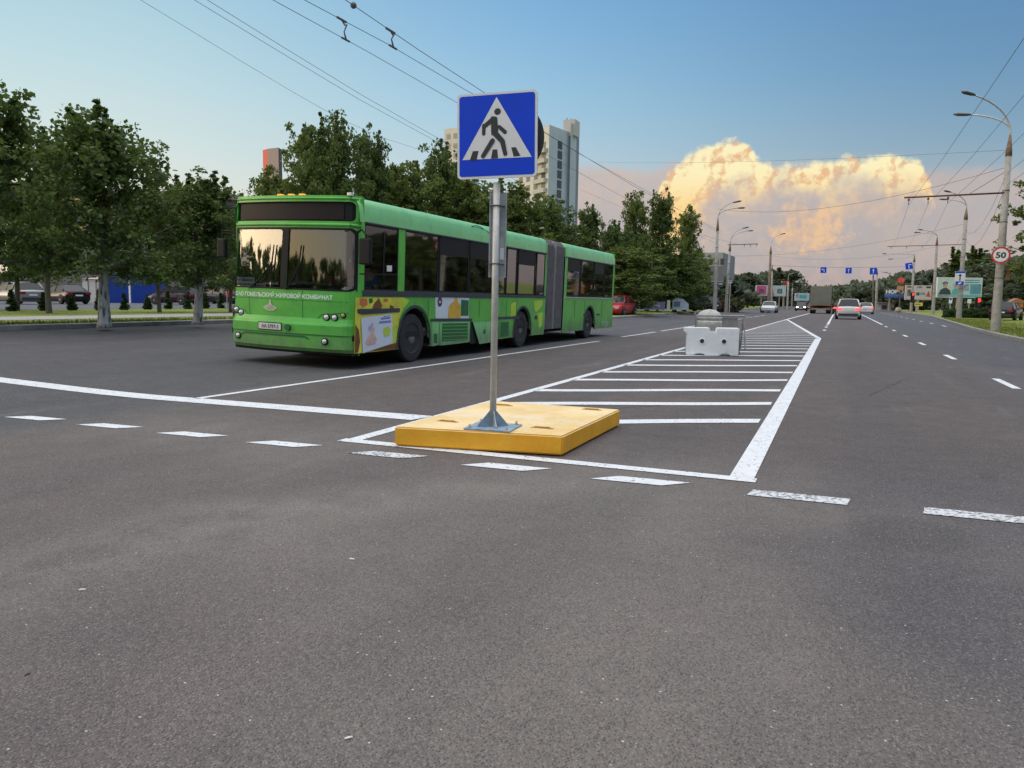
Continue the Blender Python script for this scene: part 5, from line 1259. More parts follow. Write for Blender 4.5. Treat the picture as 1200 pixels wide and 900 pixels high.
# ------------------------------------------------------------------ street lighting and trolley poles
def lamp_post(px0, px1, pytop, dep, label, arms, bar=None, r0=.19, r1=.12, conc=None, mat_=None):
    """arms: list of (px, py) of lamp heads; bar: (px_left, px_right, py) cantilever"""
    x, y = at_dep(px0, dep); z = gnd(x, y); r = empty('lamp_post', (x, y, z), 0, label, 'lamp post', 'concrete lamp posts along the road')
    o_ = Vector((x, y, z)); T = P3d(px1, pytop, dep)-o_; T.y *= 1; cone = T*.0+T; zc = (T.length-1.25)/T.length
    mb = MB().tube([Vector((0, 0, -.2)), Vector((0, 0, 0)), T*zc*.5, T*zc], [r0, r0, (r0+r1)/2, r1], 16); mb.build('column', mat_ or M_conc, r, True)
    MB().tube([T*zc, T*(zc+(1-zc)*.25), T*(zc+(1-zc)*.75)], [r1*1.15, r1*1.0, .045], 12).build('cap_cone', mat('rusty_cap', (.16, .11, .07), .7, .2, var=.3, vscale=8), r, True)
    for k_ in (.30, .62, .80): MB().tube([T*zc*k_, T*(zc*k_+.004)], [r0-(r0-r1)*k_+.012]*2, 16).build('band', M_dsteel, r)
    for i, (ax, ay) in enumerate(arms):
        E_ = P3d(ax, ay, dep)-o_; E_.y += (-1 if i == 0 else 1)*abs(E_.x-T.x)*.35
        s_ = T*.985; c1_ = Vector((T.x+(E_.x-T.x)*.10, T.y, s_.z+(E_.z-s_.z)*.75)); pts = []
        for q in range(9): t = q/8; pts.append(s_*(1-t)**2+c1_*2*t*(1-t)+E_*t*t)
        am = MB().tube([T*.93]+pts, .035, 7).build('arm', M_galv, r, True)
        d_ = (pts[-1]-pts[-2]).normalized(); mb = MB(); mb.tube([pts[-1]-d_*.05, pts[-1]+d_*.12, pts[-1]+d_*.5, pts[-1]+d_*.68], [.05, .10, .12, .04], 10); mb.v = [(a, b_, pts[-1].z+(c-pts[-1].z)*.62+(.0)) for a, b_, c in mb.v]
        mb.build('lamp_head', M_dsteel, r, True)
    if bar:
        A = P3d(bar[0], bar[2], dep)-o_; Bv = P3d(bar[1], bar[2], dep)-o_; A.y = Bv.y = T.y*.6; cb_ = MB().tube([A, Bv], .04, 8).build('bracket', mat('bracket_rust', (.13, .055, .045), .6, .3), r, True)
        S_ = T*min(.97, (Bv.z+1.0)/T.z); MB().tube([S_, A*.35+Bv*.65], .012, 5).build('stay', M_wire, r)
        for k_ in (.05, .25, .45):
            p = A*(1-k_)+Bv*k_; mb = MB().tube([p, p+Vector((0, 0, -.35))], .018, 6).lathe([(.02, -.16), (.05, -.14), (.05, -.08), (.02, -.06)], 8, tuple(p)); mb.build('insulator', M_dsteel, r)
        return r, [Vector((x, y, z))+A*(1-k_)+Bv*k_+Vector((0, 0, -.36)) for k_ in (.05, .25, .45)], o_+T*.78
    return r, None, o_+T*.78
R1 = lamp_post(1168.5, 1184.5, 150, 34.2, 'nearest concrete lamp post on the right verge, carrying the speed limit sign', [(1139, 115), (1139, 131)], (1063, 1177, 226), .20, .12)
R2 = lamp_post(1124.5, 1133, 240, 64, 'second concrete lamp post on the right, in front of the big billboard', [(1113, 226), (1112, 233)], None, .21, .14)
R3 = lamp_post(1094, 1098.5, 275, 91, 'third concrete lamp post on the right, left of the big billboard', [(1081, 270), (1079, 272)], (1041, 1130, 287.5), .20, .13)
R4 = lamp_post(1068, 1072, 297, 113, 'fourth concrete lamp post on the right, with the red traffic light', [(1038, 298), (1047, 303)], None, .20, .14)
R5 = lamp_post(1027, 1028, 314, 150, 'far pale pole of the pair right of the white cars', [(1036, 319), (1041, 320)], None, .24, .18)
R6 = lamp_post(1023, 1023.5, 318, 165, 'far brown pole of the pair right of the white cars', [], None, .17, .14, mat_=M_bark)
L1 = lamp_post(838, 841.5, 252, 62, 'tallest double-armed lamp post on the left verge, nearest the trees', [(860, 238), (864, 243)], None, .17, .10)
L2 = lamp_post(851, 856, 281, 84, 'second lamp post on the left with a trolley wire bracket', [(871, 268), (876, 270)], (890, 853, 287), .19, .12)
L3 = lamp_post(901, 903.5, 286, 100, 'third left lamp post, single bent arm, beside the pink billboard', [(915, 275)], None, .22, .14, mat_=mat('brown_pole', (.17, .13, .10), .8, var=.3, vscale=4))
L4 = lamp_post(904.5, 905, 308, 118, 'thin pale pole touching the third left lamp post', [], None, .13, .10)
L5 = lamp_post(923, 924, 322, 150, 'far pale pole right of the pink billboard', [(931, 320)], None, .2, .15)
L6 = lamp_post(928, 929, 330, 158, 'short far pole beside the teal billboard', [], None, .15, .12)
L7 = lamp_post(945.5, 946, 332, 170, 'far thin pole left of the lorry', [], None, .16, .12)
# trolley wires
WG = 'overhead trolley wires'
def wire(pts, label, r=.007, sag=0., parent=None, name='overhead_wire', ext=None):
    pts = [Vector(p) for p in pts]; o = MB().tube(pts, r, 5).build(name, M_wire, parent, True)
    if not parent: tag(o, label, 'wire', WG)
    return o
def wpx(lst, c): return [at_x(px, py, c) for px, py in lst]
Wd = {1: (wpx([(120, -28), (165, 0), (280, 70), (340, 106), (400, 140), (450, 162), (500, 178), (560, 200)], -13.0), 'lone lowest wire at the upper left, running down behind the tallest tree'),
 2: (wpx([(180, -28), (228, 0), (320, 56), (420, 116), (510, 165), (600, 213)], -9.6), 'lower wire of the close pair running down to the left of the sign'),
 3: (wpx([(195, -28), (243, 0), (330, 54), (425, 112), (515, 163), (606, 212)], -9.2), 'upper wire of the close pair running down to the left of the sign'),
 4: (wpx([(270, -28), (320, 0), (430, 60), (535, 120), (631, 176), (725, 228), (790, 262), (846, 289)], -5.6), 'wire behind the sign carrying the foot of the dropper nearest the top edge'),
 5: (wpx([(305, -28), (357, 0), (455, 52), (545, 105), (631, 151), (677, 179), (760, 225), (846, 275)], -4.9), 'wire passing behind the top left corner of the sign'),
 6: (wpx([(362, -28), (405, 0), (490, 58), (565, 107), (638, 155), (746, 220), (846, 272)], -4.2), 'topmost wire left of the sign with a small round insulator')}
WO = {k_: wire(p, l_, .0042 if k_ < 4 else .0036) for k_, (p, l_) in Wd.items()}
def on_w(k_, px):
    pts = Wd[k_][0]
    for a, b_ in zip(pts, pts[1:]):
        pa, pb_ = proj(a)[0], proj(b_)[0]
        if pa <= px <= pb_: return a+(b_-a)*((px-pa)/(pb_-pa))
for (ka, kb, px) in ((5, 4, 397), (6, 5, 455)):
    a = on_w(ka, px); b_ = on_w(kb, px+5); mid_ = (a+b_)/2+Vector((.0, .05, .08))
    MB().tube([a, a+(mid_-a)*.5+Vector((0, 0, -.03)), mid_, b_+Vector((0, -.04, .08)), b_], [.013, .007, .009, .007, .014], 6).build('dropper', M_wire, WO[kb])
    for p in (a, b_): MB().tube([p-Vector((0, .09, 0)), p+Vector((0, .07, 0))], .012, 6).build('wire_clamp', M_wire, WO[kb])
p = on_w(6, 413); MB().blob(p, (.03, .03, .03), 1, 2, 0).build('insulator', M_wire, WO[6])
# right-hand wires hung from the brackets
hp = R1[1]; hp3 = R3[1]
rl = ['right-hand wire hung from the tip of the near bracket', 'right-hand wire hung from the middle of the near bracket', 'right-hand wire hung next to the near lamp post']
for i, q in enumerate(hp):
    e = hp3[min(i, 2)]; pts = [Vector((q.x+.15, -4, q.z+.55)), Vector((q.x+.1, 14, q.z+.25)), Vector((q.x+.05, 28, q.z)), q]
    for t in (.25, .5, .75): pts.append(q*(1-t)+e*t-Vector((0, 0, 4*t*(1-t)*.35)))
    pts.append(e); wire(pts, rl[i], .006)
tp = R1[2]; e2_ = R2[2]; e3_ = R3[2]
for dz_, sg, lb in ((.0, 1.2, 'feeder cable looping from post to post on the right, upper strand'), (-.55, 1.6, 'feeder cable looping from post to post on the right, lower strand')):
    pts = [Vector((tp.x+.8, 4, tp.z+1.2+dz_)), Vector((tp.x+.3, 22, tp.z+.3+dz_)), tp+Vector((0, 0, dz_))]
    for a, b_ in ((tp, e2_), (e2_, e3_)):
        for t in (.2, .4, .6, .8, 1): pts.append(a*(1-t)+b_*t+Vector((0, 0, dz_-4*t*(1-t)*sg)))
    wire(pts, lb, .008)
# long span wires crossing the carriageway
def span(a, b_, sg, label, r=.010, n=12): return wire([a*(1-i/n)+b_*(i/n)-Vector((0, 0, 4*(i/n)*(1-i/n)*sg)) for i in range(n+1)], label, r)
span(P3d(841, 245, 62), P3d(1183, 195, 34.2), .9, 'long span wire crossing the cloud from the tallest left post to the nearest right post')
span(P3d(856, 300, 84), P3d(1132, 262, 64), .7, 'span wire across the road between the second posts')
span(P3d(903.5, 300, 100), P3d(1098, 289, 91), .9, 'lowest far span wire across the road between the third posts')
sp3 = span(P3d(904, 311, 118), P3d(1072, 312, 113), .25, 'straight span wire carrying the three small blue lane signs', .02)
span(P3d(700, 190, 75), P3d(1180, 176, 34.2), .25, 'faint thin wire high over the road just under the top of the cloud', .007)
span(P3d(680, 222, 75), P3d(856, 284, 84), .4, 'thin wire running past the tree tops to the second left post', .009)
# ------------------------------------------------------------------ signs
def disc(name, ctr_, r_, nrm, m_, parent, th=.01, n=32, o=0.):
    nrm = Vector(nrm).normalized(); a = nrm.cross(Vector((0, 0, 1))).normalized(); b_ = a.cross(nrm); c_ = Vector(ctr_)+nrm*o
    v = [c_+(a*cos(2*pi*i/n)+b_*sin(2*pi*i/n))*r_ for i in range(n)]+[c_-nrm*th+(a*cos(2*pi*i/n)+b_*sin(2*pi*i/n))*r_ for i in range(n)]
    return fixn(mk(name, v, [tuple(range(n)), tuple(range(n, 2*n))[::-1]]+[(i, (i+1) % n, n+(i+1) % n, n+i) for i in range(n)], m_, parent))
def board_frame(ctr_, w_, h_, yaw_, tilt=0.):
    """returns fn(u,v,o): u,v in -1..1 on a panel facing direction yaw (azimuth of its normal)"""
    nrm = Vector((sin(yaw_), cos(yaw_), 0)); ex = Vector((-cos(yaw_), sin(yaw_), 0)); up = Vector((0, 0, 1))
    if tilt: ex, up = ex*cos(tilt)+up*sin(tilt), up*cos(tilt)-ex*sin(tilt)
    c_ = Vector(ctr_); return lambda u, v, o=0.: c_+ex*(u*w_/2)+up*(v*h_/2)+nrm*o
def panel(name, fn, m_, parent=None, u0=-1, u1=1, v0=-1, v1=1, o=0., th=.0):
    P_ = [(u0, v0), (u1, v0), (u1, v1), (u0, v1)]; v = [fn(u, w_, o) for u, w_ in P_]
    if not th: return mk(name, v, [(0, 1, 2, 3)], m_, parent)
    v += [fn(u, w_, o-th) for u, w_ in P_]; return fixn(mk(name, v, [(0, 1, 2, 3), (7, 6, 5, 4), (0, 4, 5, 1), (1, 5, 6, 2), (2, 6, 7, 3), (3, 7, 4, 0)], m_, parent))
def poly(name, fn, P_, m_, parent, o): return mk(name, [fn(u, v, o) for u, v in P_], [tuple(range(len(P_)))], m_, parent)
def facing(x, y): return atan2(-x, -y)
c_ = P3d(1173, 299, 33.85); s50 = empty('speed_limit_sign', c_, 0, 'round red-edged speed limit sign reading 50 strapped to the nearest right lamp post', 'road sign')
nr = Vector((-.12, -1, 0)).normalized(); rs = 9.6/900*33.9
disc('sign_disc', (0, 0, 0), rs, nr, M_red, s50, .02); disc('white_field', nr*.003, rs*.80, nr, M_whiter, s50, .002)
fn50 = board_frame(nr*.006, rs*1.08, rs*.74, atan2(nr.x, nr.y)); writing('lettering', '50', lambda u, v: fn50(2*u-1, 2*v-1), M_black, s50, .035)
MB().tube([(0, .04, -.02), (.02, .40, -.02)], .03, 6).build('strap', M_dsteel, s50)
# rear of another sign on the far side of that post
c_ = P3d(1180.5, 319, 34.6); q = empty('sign_back', c_, 0, 'brown back of a narrow sign sticking out behind the nearest right post', 'road sign'); MB().box(-.05, .12, -.01, .01, -.35, .35, .005).build('plate', mat('sign_back_brown', (.30, .16, .08), .7), q); MB().box(-.06, -.02, -.03, -.01, -.1, .1).build('strap', M_dsteel, q)
# blue bus-stop style sign on the second post
c_ = P3d(1125, 326, 63.6); bs = empty('parking_sign', c_, 0, 'white and blue two-part sign with a dark arrow on the second right lamp post', 'road sign')
f_ = board_frame((0, 0, 0), .75, 1.15, facing(*c_.xy)); panel('sign_panel', f_, M_whiter, bs, th=.02); panel('blue_band', f_, M_blue, bs, -.95, .95, .72, .98, .003); panel('blue_band', f_, M_blue, bs, -.8, .8, -.98, -.45, .003); poly('arrow', f_, [(-.12, -.35), (.12, -.35), (.12, .3), (.35, .3), (0, .65), (-.35, .3), (-.12, .3)], M_black, bs, .003)
poly('arrow', f_, [(-.45, -.85), (.1, -.85), (.45, -.6), (-.1, -.6)], M_whiter, bs, .006)
def lane_sign(px, py, dep, kind, label, tilt=0., w_=1.05):
    c_ = P3d(px, py, dep); r = empty('lane_sign', c_, 0, label, 'road sign', 'small blue lane signs over the road' if tilt == 0 else None)
    f_ = board_frame((0, 0, 0), w_, w_, facing(*c_.xy), tilt); panel('sign_panel', f_, M_blue, r, th=.03)
    st = [(-.09, -.7), (.09, -.7), (.09, .2), (.35, .2), (0, .75), (-.35, .2), (-.09, .2)]
    if kind == 'left': st = [(.15, -.7), (.33, -.7), (.33, .35), (-.2, .35), (-.2, .62), (-.7, .25), (-.2, -.1), (-.2, .15), (.15, .15)]
    if kind == 'corner': st = [(-.15, -.75), (.05, -.75), (.05, .3), (.7, .3), (.7, .5), (-.15, .5)]
    poly('arrow', f_, st, M_whiter, r, .004)
    if tilt == 0: MB().tube([f_(-.6, 1, 0), f_(-.6, 1.35, 0)], .012, 5).tube([f_(.6, 1, 0), f_(.6, 1.35, 0)], .012, 5).build('hanger', M_wire, r)
lane_sign(965, 316.6, 117, 'left', 'small blue hanging sign with a left-turn arrow, left one of the three over the road', 0, .85)
lane_sign(994.5, 317.2, 116, 'up', 'small blue hanging sign with a straight arrow, middle one of the three over the road', 0, .85)
lane_sign(1023.5, 317.8, 115, 'up', 'small blue hanging sign beside the pale pole, right one of the three over the road', 0, .98)
lane_sign(1065.3, 311.8, 112.5, 'corner', 'tilted blue sign fixed high on the fourth right lamp post', .16, .95)
# traffic lights
M_rlit = mat('red_lit', (.8, .05, .03), .4, emit=(1, .06, .03), estr=.9)
def tlight(px, py, dep, label, pole=True, ped=False, s_=1.):
    c_ = P3d(px, py, dep); g = gnd(c_.x, c_.y); r = empty('traffic_light', (c_.x, c_.y, g), 0, label, 'traffic light', 'traffic lights showing red'); h_ = c_.z-g
    if pole: MB().tube([(0, .12, 0), (0, .12, h_+.3)], .05, 8).build('post', M_dsteel, r)
    b_ = MB().box(-.17*s_, .17*s_, -.12, .08, h_-.75*s_, h_+.25*s_, .03).build('housing', M_blk, r)
    for k_, m_ in enumerate((M_rlit, M_gd, M_gd)): disc('lamp', (0, -.125, h_+(.06-.3*k_)*s_), (.15 if k_ == 0 else .1)*s_, (-.1, -1, 0), m_ if k_ == 0 else M_black, b_, .02, 16)
tlight(1069.5, 345.5, 112, 'traffic light glowing red on the fourth right lamp post', False, s_=1.5)
tlight(1146.5, 353, 80, 'red traffic light standing behind the clipped hedge', True, s_=1.6)
tlight(233, 323.5, 62, 'red signal seen between the leaves above the thin whitewashed trunk', True, s_=1.4)
# yellow board on its own post, small pale post signs
def post_sign(px, py, w_px, h_px, dep, m_, name, label, cat='road sign', bars=None):
    c_ = P3d(px, py, dep); g = gnd(c_.x, c_.y); r = empty(name, (c_.x, c_.y, g), 0, label, cat)
    MB().tube([(0, .04, 0), (0, .04, c_.z-g+h_px/1800*dep)], .04, 8).build('post', M_galv, r); f_ = board_frame((0, 0, c_.z-g), w_px/900*dep, h_px/900*dep, facing(c_.x, c_.y)); b_ = panel('panel', f_, m_, r, th=.03)
    if bars:
        for u0_, u1_, v0_, v1_, mm in bars: panel('printed_field', f_, mm, b_, u0_, u1_, v0_, v1_, .004)
    return r, f_, b_
M_yel = mat('sign_yellow', (.55, .48, .08), .5)
post_sign(1076.5, 356.5, 8.5, 4, 108, M_yel, 'direction_sign', 'small yellow arrow board low between the third and fourth right lamp posts', bars=[(-.8, .5, -.2, .2, M_black)])
post_sign(1136, 353, 4, 5, 76, M_whiter, 'notice_board', 'small pale board on a post above the clipped hedge')
post_sign(1114, 352, 3.5, 7, 90, M_whiter, 'notice_board', 'narrow white board in the shade under the big billboard', bars=[(-.7, .7, .1, .8, M_blue)])
post_sign(1102, 362, .1, .1, 85, M_conc, 'short_post', 'bare short concrete post left of the second right lamp post', 'post')
post_sign(856, 330, 4, 3, 82, M_whiter, 'address_sign', 'tiny pale sign on the second left lamp post', bars=[(-.8, .8, -.2, .6, M_blue)])
# ------------------------------------------------------------------ billboards
def billboard(pxl, pxr, pyt, pyb, dep, label, fields, depR=None, legs=1, frame=None, name='billboard'):
    A = P3d(pxl, (pyt+pyb)/2, dep); Bq = P3d(pxr, (pyt+pyb)/2, depR or dep); c_ = (A+Bq)/2; g = gnd(c_.x, c_.y); h_ = (pyb-pyt)/900*dep; w_ = (Bq-A).length
    ex = (Bq-A); yaw_ = atan2(ex.y, -ex.x)+0; nrm = Vector((ex.y, -ex.x, 0)).normalized(); yaw_ = atan2(nrm.x, nrm.y)
    r = empty(name, (c_.x, c_.y, g), 0, label, 'billboard'); f_ = board_frame((0, 0, c_.z-g), w_, h_, yaw_)
    panel('frame', f_, frame or M_whiter, r, -1, 1, -1, 1, -.01, .35); 
    for k_ in range(legs):
        u = 0 if legs == 1 else -.6+1.2*k_/(legs-1); p = f_(u, 0, -.2); MB().tube([(p.x, p.y, -.1), (p.x, p.y, c_.z-g-h_/2)], .22 if legs == 1 else .12, 10).build('leg', M_conc, r)
    fc = panel('poster', f_, mat('poster_base', (.45, .55, .52), .4), r, -.97, .97, -.93, .93, .012)
    for F_ in fields:
        if len(F_) == 5: panel('printed_field', f_, F_[4], fc, F_[0], F_[1], F_[2], F_[3], .016)
        else: poly('printed_shape', f_, F_[0], F_[1], fc, .022)
    return r, f_, fc
def mm(n, c): return mat('print_'+n, c, .5, var=.08, vscale=1.5)
teal = mm('teal', (.10, .42, .42)); pale = mm('pale', (.50, .60, .55)); pink = mm('pink', (.55, .22, .30)); dteal = mm('dark_teal', (.03, .15, .16)); skinp = mm('skin', (.50, .34, .26)); aqua = mm('aqua', (.16, .48, .58)); pred = mm('red', (.62, .07, .06)); dk = mm('dark', (.05, .06, .07)); cream = mm('cream', (.60, .52, .48)); blu = mm('blue', (.03, .10, .42)); magenta = mm('magenta', (.62, .10, .22))
def ov(cx, cy, rx, ry, n=14): return [(cx+rx*cos(2*pi*i/n), cy+ry*sin(2*pi*i/n)) for i in range(n)]
r, f_, fc = billboard(1098.5, 1151, 325.3, 348.8, 98, 'big green-white billboard with two portraits on the left and a pale aqua right half', [(-.97, 0, -.93, .93, pale), (-.97, .97, -.93, -.72, teal), (.0, .97, -.70, .93, mm('ice', (.45, .58, .60))), (.45, .95, -.65, .35, aqua), (.05, .40, -.3, .35, mm('lilac', (.55, .42, .50))),
  ([(-.95, -.70), (-.86, -.25), (-.72, -.05), (-.58, -.05), (-.42, -.30), (-.38, -.70)], dk), (ov(-.66, .22, .11, .30), skinp), ([(-.38, -.70), (-.32, -.25), (-.22, -.08), (-.08, -.10), (0, -.35), (0, -.70)], teal), (ov(-.18, .15, .10, .27), skinp), (ov(-.66, .42, .12, .16), dk), (ov(-.18, .34, .11, .16), dteal)], legs=1)
for v_ in (.70, .50): panel('printed_line', f_, dteal, fc, .1, .85, v_, v_+.06, .024)
r, f_, fc = billboard(1061.5, 1092, 334.3, 351.5, 118, 'second right billboard, cream with red and blue print, behind the red traffic light', [(-.95, .95, -.9, .9, cream), (-.92, -.6, .65, .85, dk), (-.2, .2, .6, .85, pred), (.55, .9, .6, .85, dk), (-.90, -.62, -.5, .4, mm('tan', (.35, .24, .16))), (-.2, .05, -.4, .05, blu), (.05, .5, -.3, .0, mm('mint', (.50, .62, .55)))], frame=mm('pinkframe', (.50, .40, .40)))
poly('printed_shape', f_, [(.55, -.5), (.75, .3), (.92, -.6)], pred, fc, .022)
billboard(886, 921, 334.5, 347, 140, 'left-hand billboard with a pink panel, a red-white panel and a teal panel', [(-.97, -.32, -.9, .9, magenta), (-.8, -.45, -.4, .3, mm('grey', (.35, .30, .32))), (-.28, .25, -.9, .9, cream), (-.97, .25, -.9, -.68, M_whiter), (.30, .97, -.9, .9, pale), (.4, .75, -.5, .4, dteal), ([(-.2, -.7), (-.1, .5), (-.02, -.1), (.1, .6), (.2, -.7)], pred)], legs=2)
billboard(932, 948.5, 343.5, 352.5, 150, 'small teal billboard low beside the lorry', [(-.95, .95, -.9, .9, mm('mist', (.42, .52, .54))), (-.4, .6, -.4, .5, teal), (-.95, -.5, -.2, .9, M_whiter)], legs=2)
billboard(916.5, 923, 329.5, 335, 165, 'small red sign panel above the pink billboard', [(-.95, .95, -.9, .9, pred), (-.5, .5, -.2, .3, cream)])
# shop sign: white capitals over a blue band
r = empty('shop_sign', (*at_dep(1049, 128), gnd(*at_dep(1049, 128))), 0, 'dark shop sign with white capitals above a blue band, right of the far poles', 'shop sign')
c_ = P3d(1049, 343.5, 128); f_ = board_frame(c_-r.location, 22/900*128, 10/900*128, facing(*c_.xy)); b_ = panel('sign_box', f_, dk, r, th=.5); panel('blue_band', f_, blu, b_, -1, 1, -1, -.35, .006); panel('pale_line', f_, mm('paleblue', (.30, .45, .62)), b_, -1, 1, -.45, -.38, .01)
writing('lettering', 'НОВО', lambda u, v: f_(-.9+1.7*u, -.15+.95*v, .02), M_whiter, b_, .05)
for u in (-.5, .5): p = f_(u, -1, -.3); MB().tube([(p.x, p.y, 0), (p.x, p.y, p.z)], .12, 8).build('leg', M_conc, r)
r = empty('emblem_sign', (*at_dep(1056.5, 127), .13), 0, 'reddish round-topped pylon sign above the shop sign', 'sign')
c_ = P3d(1056, 330, 127)-r.location; MB().tube([(c_.x, c_.y+.1, 0), (c_.x, c_.y+.1, c_.z)], .12, 8).build('pylon', M_dsteel, r); disc('sign_face', c_+Vector((0, .05, .2)), .52, (-.1, -1, 0), pred, r, .2); MB().box(c_.x-.55, c_.x+.45, c_.y-.05, c_.y+.15, c_.z-1.4, c_.z-.75, .04).build('lower_panel', mm('ochre', (.45, .22, .10)), r)

# ------------------------------------------------------------------ cars and lorry
M_tyre = M_rubber; M_carglass = mat('car_glass', (.010, .012, .016), .12, spec=.3); M_alloy = mat('alloy_wheel', (.42, .42, .43), .35, .6)
M_tail = mat('tail_lamp', (.28, .01, .012), .25); M_brake = mat('brake_lamp_lit', (.7, .03, .03), .3, emit=(1, .07, .07), estr=2.2); M_head = mat('head_lamp', (.6, .62, .64), .15, .3); M_headlit = mat('head_lamp_lit', (1, .95, .8), .3, emit=(1, .90, .70), estr=9)
M_plastic = mat('black_plastic', (.03, .03, .032), .6)
TYPES = {  # L, W, H, belt, ground clearance, y positions of windscreen base/roof front/roof rear/rear glass base, tail height, nose height
 'saloon': (4.6, 1.78, 1.45, .92, .18, 1.05, .35, -1.05, -1.70, .98, .72), 'suv': (4.5, 1.85, 1.67, 1.02, .24, 1.15, .45, -1.65, -2.12, 1.05, .90),
 'wagon': (4.7, 1.80, 1.50, .94, .18, 1.10, .40, -1.75, -2.22, .98, .74), 'hatch': (4.1, 1.72, 1.48, .92, .18, 1.05, .35, -1.45, -1.95, .96, .74)}
CARM = {}
def car(name_, typ, paint, x, y, az_, label, brake=False, lit=False, group=None, z=None, cat='car'):
    L_, W_, H_, BT, GC, yw_, yf_, yr_, yb_, TH_, NH_ = TYPES[typ]; r = empty(name_, (x, y, gnd(x, y) if z is None else z), -az_, label, cat, group)
    hw = W_/2; h2 = L_/2
    st = [(-h2, .32, TH_*.80, .80), (-h2+.05, GC+.05, TH_*.97, .90), (-h2+.25, GC, TH_, .96), (yb_, GC, TH_, .985), (yr_*.5, GC, BT, 1.0), (.2, GC, BT, 1.0), (yw_, GC, BT-.01, .99), (yw_+.4, GC, (BT+NH_)/2+.04, .975), (h2-.35, GC, NH_+.04, .93), (h2-.10, GC+.03, NH_-.05, .84), (h2, .30, NH_-.22, .72)]
    v = []; f = []
    for (yy_, z0q, z1q, k_) in st:
        w_ = hw*k_; sec = [(-w_*.86, z0q), (-w_*.98, z0q+.10), (-w_, z0q+(z1q-z0q)*.55), (-w_*.965, z1q-.05), (-w_*.88, z1q), (0, z1q+.03), (w_*.88, z1q), (w_*.965, z1q-.05), (w_, z0q+(z1q-z0q)*.55), (w_*.98, z0q+.10), (w_*.86, z0q)]
        v += [(a, yy_, b_) for a, b_ in sec]
    n_ = 11
    for j in range(len(st)-1):
        for i in range(n_-1): f.append((j*n_+i, j*n_+i+1, (j+1)*n_+i+1, (j+1)*n_+i))
        f.append((j*n_+n_-1, j*n_, (j+1)*n_, (j+1)*n_+n_-1))
    f += [tuple(range(n_)), tuple(range((len(st)-1)*n_, len(st)*n_))[::-1]]
    body = fixn(mk('body', v, f, paint, r, True))
    # roof and pillars
    rw = hw*.70; bw = hw*.90
    rf = MB(); m_ = [(yf_, H_-.05), ((yf_+yr_)/2+.2, H_), ((yf_+yr_)/2-.3, H_), (yr_, H_-.04)]; vv = []
    for yy_, zz in m_: vv += [(-rw-.03, yy_, zz-.06), (-rw+.06, yy_, zz-.01), (0, yy_, zz+.01), (rw-.06, yy_, zz-.01), (rw+.03, yy_, zz-.06)]
    ff = [(j*5+i, j*5+i+1, (j+1)*5+i+1, (j+1)*5+i) for j in range(3) for i in range(4)]; k0 = len(vv); vv += [(a, b_, c-.05) for a, b_, c in vv]; ff += [tuple(q+k0 for q in t)[::-1] for t in ff]; rf.add(vv, ff)
    for s_ in (1, -1):
        rf.tube([(s_*bw, yw_, BT-.03), (s_*rw, yf_, H_-.07)], .035, 6).tube([(s_*bw, yb_, TH_-.03), (s_*rw, yr_, H_-.06)], .05, 6).tube([(s_*(bw+.01), -.35, BT-.03), (s_*(rw+.01), -.32, H_-.06)], .030, 6)
        if typ in ('wagon', 'suv'): rf.tube([(s_*(bw+.01), yr_+.55, BT-.03), (s_*(rw+.01), yr_+.5, H_-.06)], .05, 6)
    fixn(rf.build('roof', paint, r, True))
    e = .006; q4 = lambda P_, nm: mk(nm, P_, [(0, 1, 2, 3)], M_carglass, r)
    q4([(-bw, yw_, BT), (bw, yw_, BT), (rw, yf_, H_-.06), (-rw, yf_, H_-.06)], 'windscreen'); q4([(bw, yb_, TH_), (-bw, yb_, TH_), (-rw, yr_, H_-.05), (rw, yr_, H_-.05)], 'rear_window')
    for s_ in (1, -1):
        q4([(s_*bw, yw_-.05, BT-.01), (s_*bw, -.36, BT-.01), (s_*rw, -.33, H_-.06), (s_*rw, yf_-.02, H_-.06)], 'side_window'); q4([(s_*bw, -.36, BT-.01), (s_*bw, yb_+.04, BT-.01), (s_*rw, yr_+.02, H_-.06), (s_*rw, -.33, H_-.06)], 'side_window')
        MB().box(*sorted((s_*(hw-.02), s_*(hw+.16))), yw_-.30, yw_-.12, BT, BT+.13, .03).build('mirror', M_plastic, r)
        # lamps
        MB().box(*sorted((s_*hw*.93, s_*hw*.52)), -h2-.02, -h2+.12, TH_*.70, TH_*.88, .02).build('tail_light', M_brake if brake else M_tail, r)
        MB().box(*sorted((s_*hw*.82, s_*hw*.46)), h2-.17, h2-.03, NH_-.20, NH_-.06, .02).build('headlight', M_headlit if lit else M_head, r)
        for yc in (-h2*.60, h2*.62):
            R_ = .325; xw = s_*(hw-.10)
            wl_ = MB().lathe([(.2, -.11), (R_-.03, -.11), (R_, -.07), (R_, .07), (R_-.03, .115), (.21, .115)], 22, (xw, yc, R_), 'x').build('wheel', M_tyre, r)
            MB().lathe([(.205, .10*s_), (.19, .09*s_), (.06, .08*s_), (.05, .12*s_), (.004, .12*s_)], 18, (xw, yc, R_), 'x').build('rim', M_alloy, wl_, True)
            a_ = MB(); 
            for i in range(14): t0, t1 = pi*i/14, pi*(i+1)/14; a_.add([(s_*(hw+.004), yc, R_), (s_*(hw+.004), yc+.40*cos(t0), R_+.40*sin(t0)), (s_*(hw+.004), yc+.40*cos(t1), R_+.40*sin(t1))], [(0, 1, 2)])
            a_.build('wheel_arch', M_plastic, r)
            for o3 in (wl_,): o3.location.x = s_*.045
    MB().box(-hw*.8, hw*.8, -h2-.03, -h2+.05, .30, .48, .02).build('rear_bumper', M_plastic if typ != 'saloon' else paint, r)
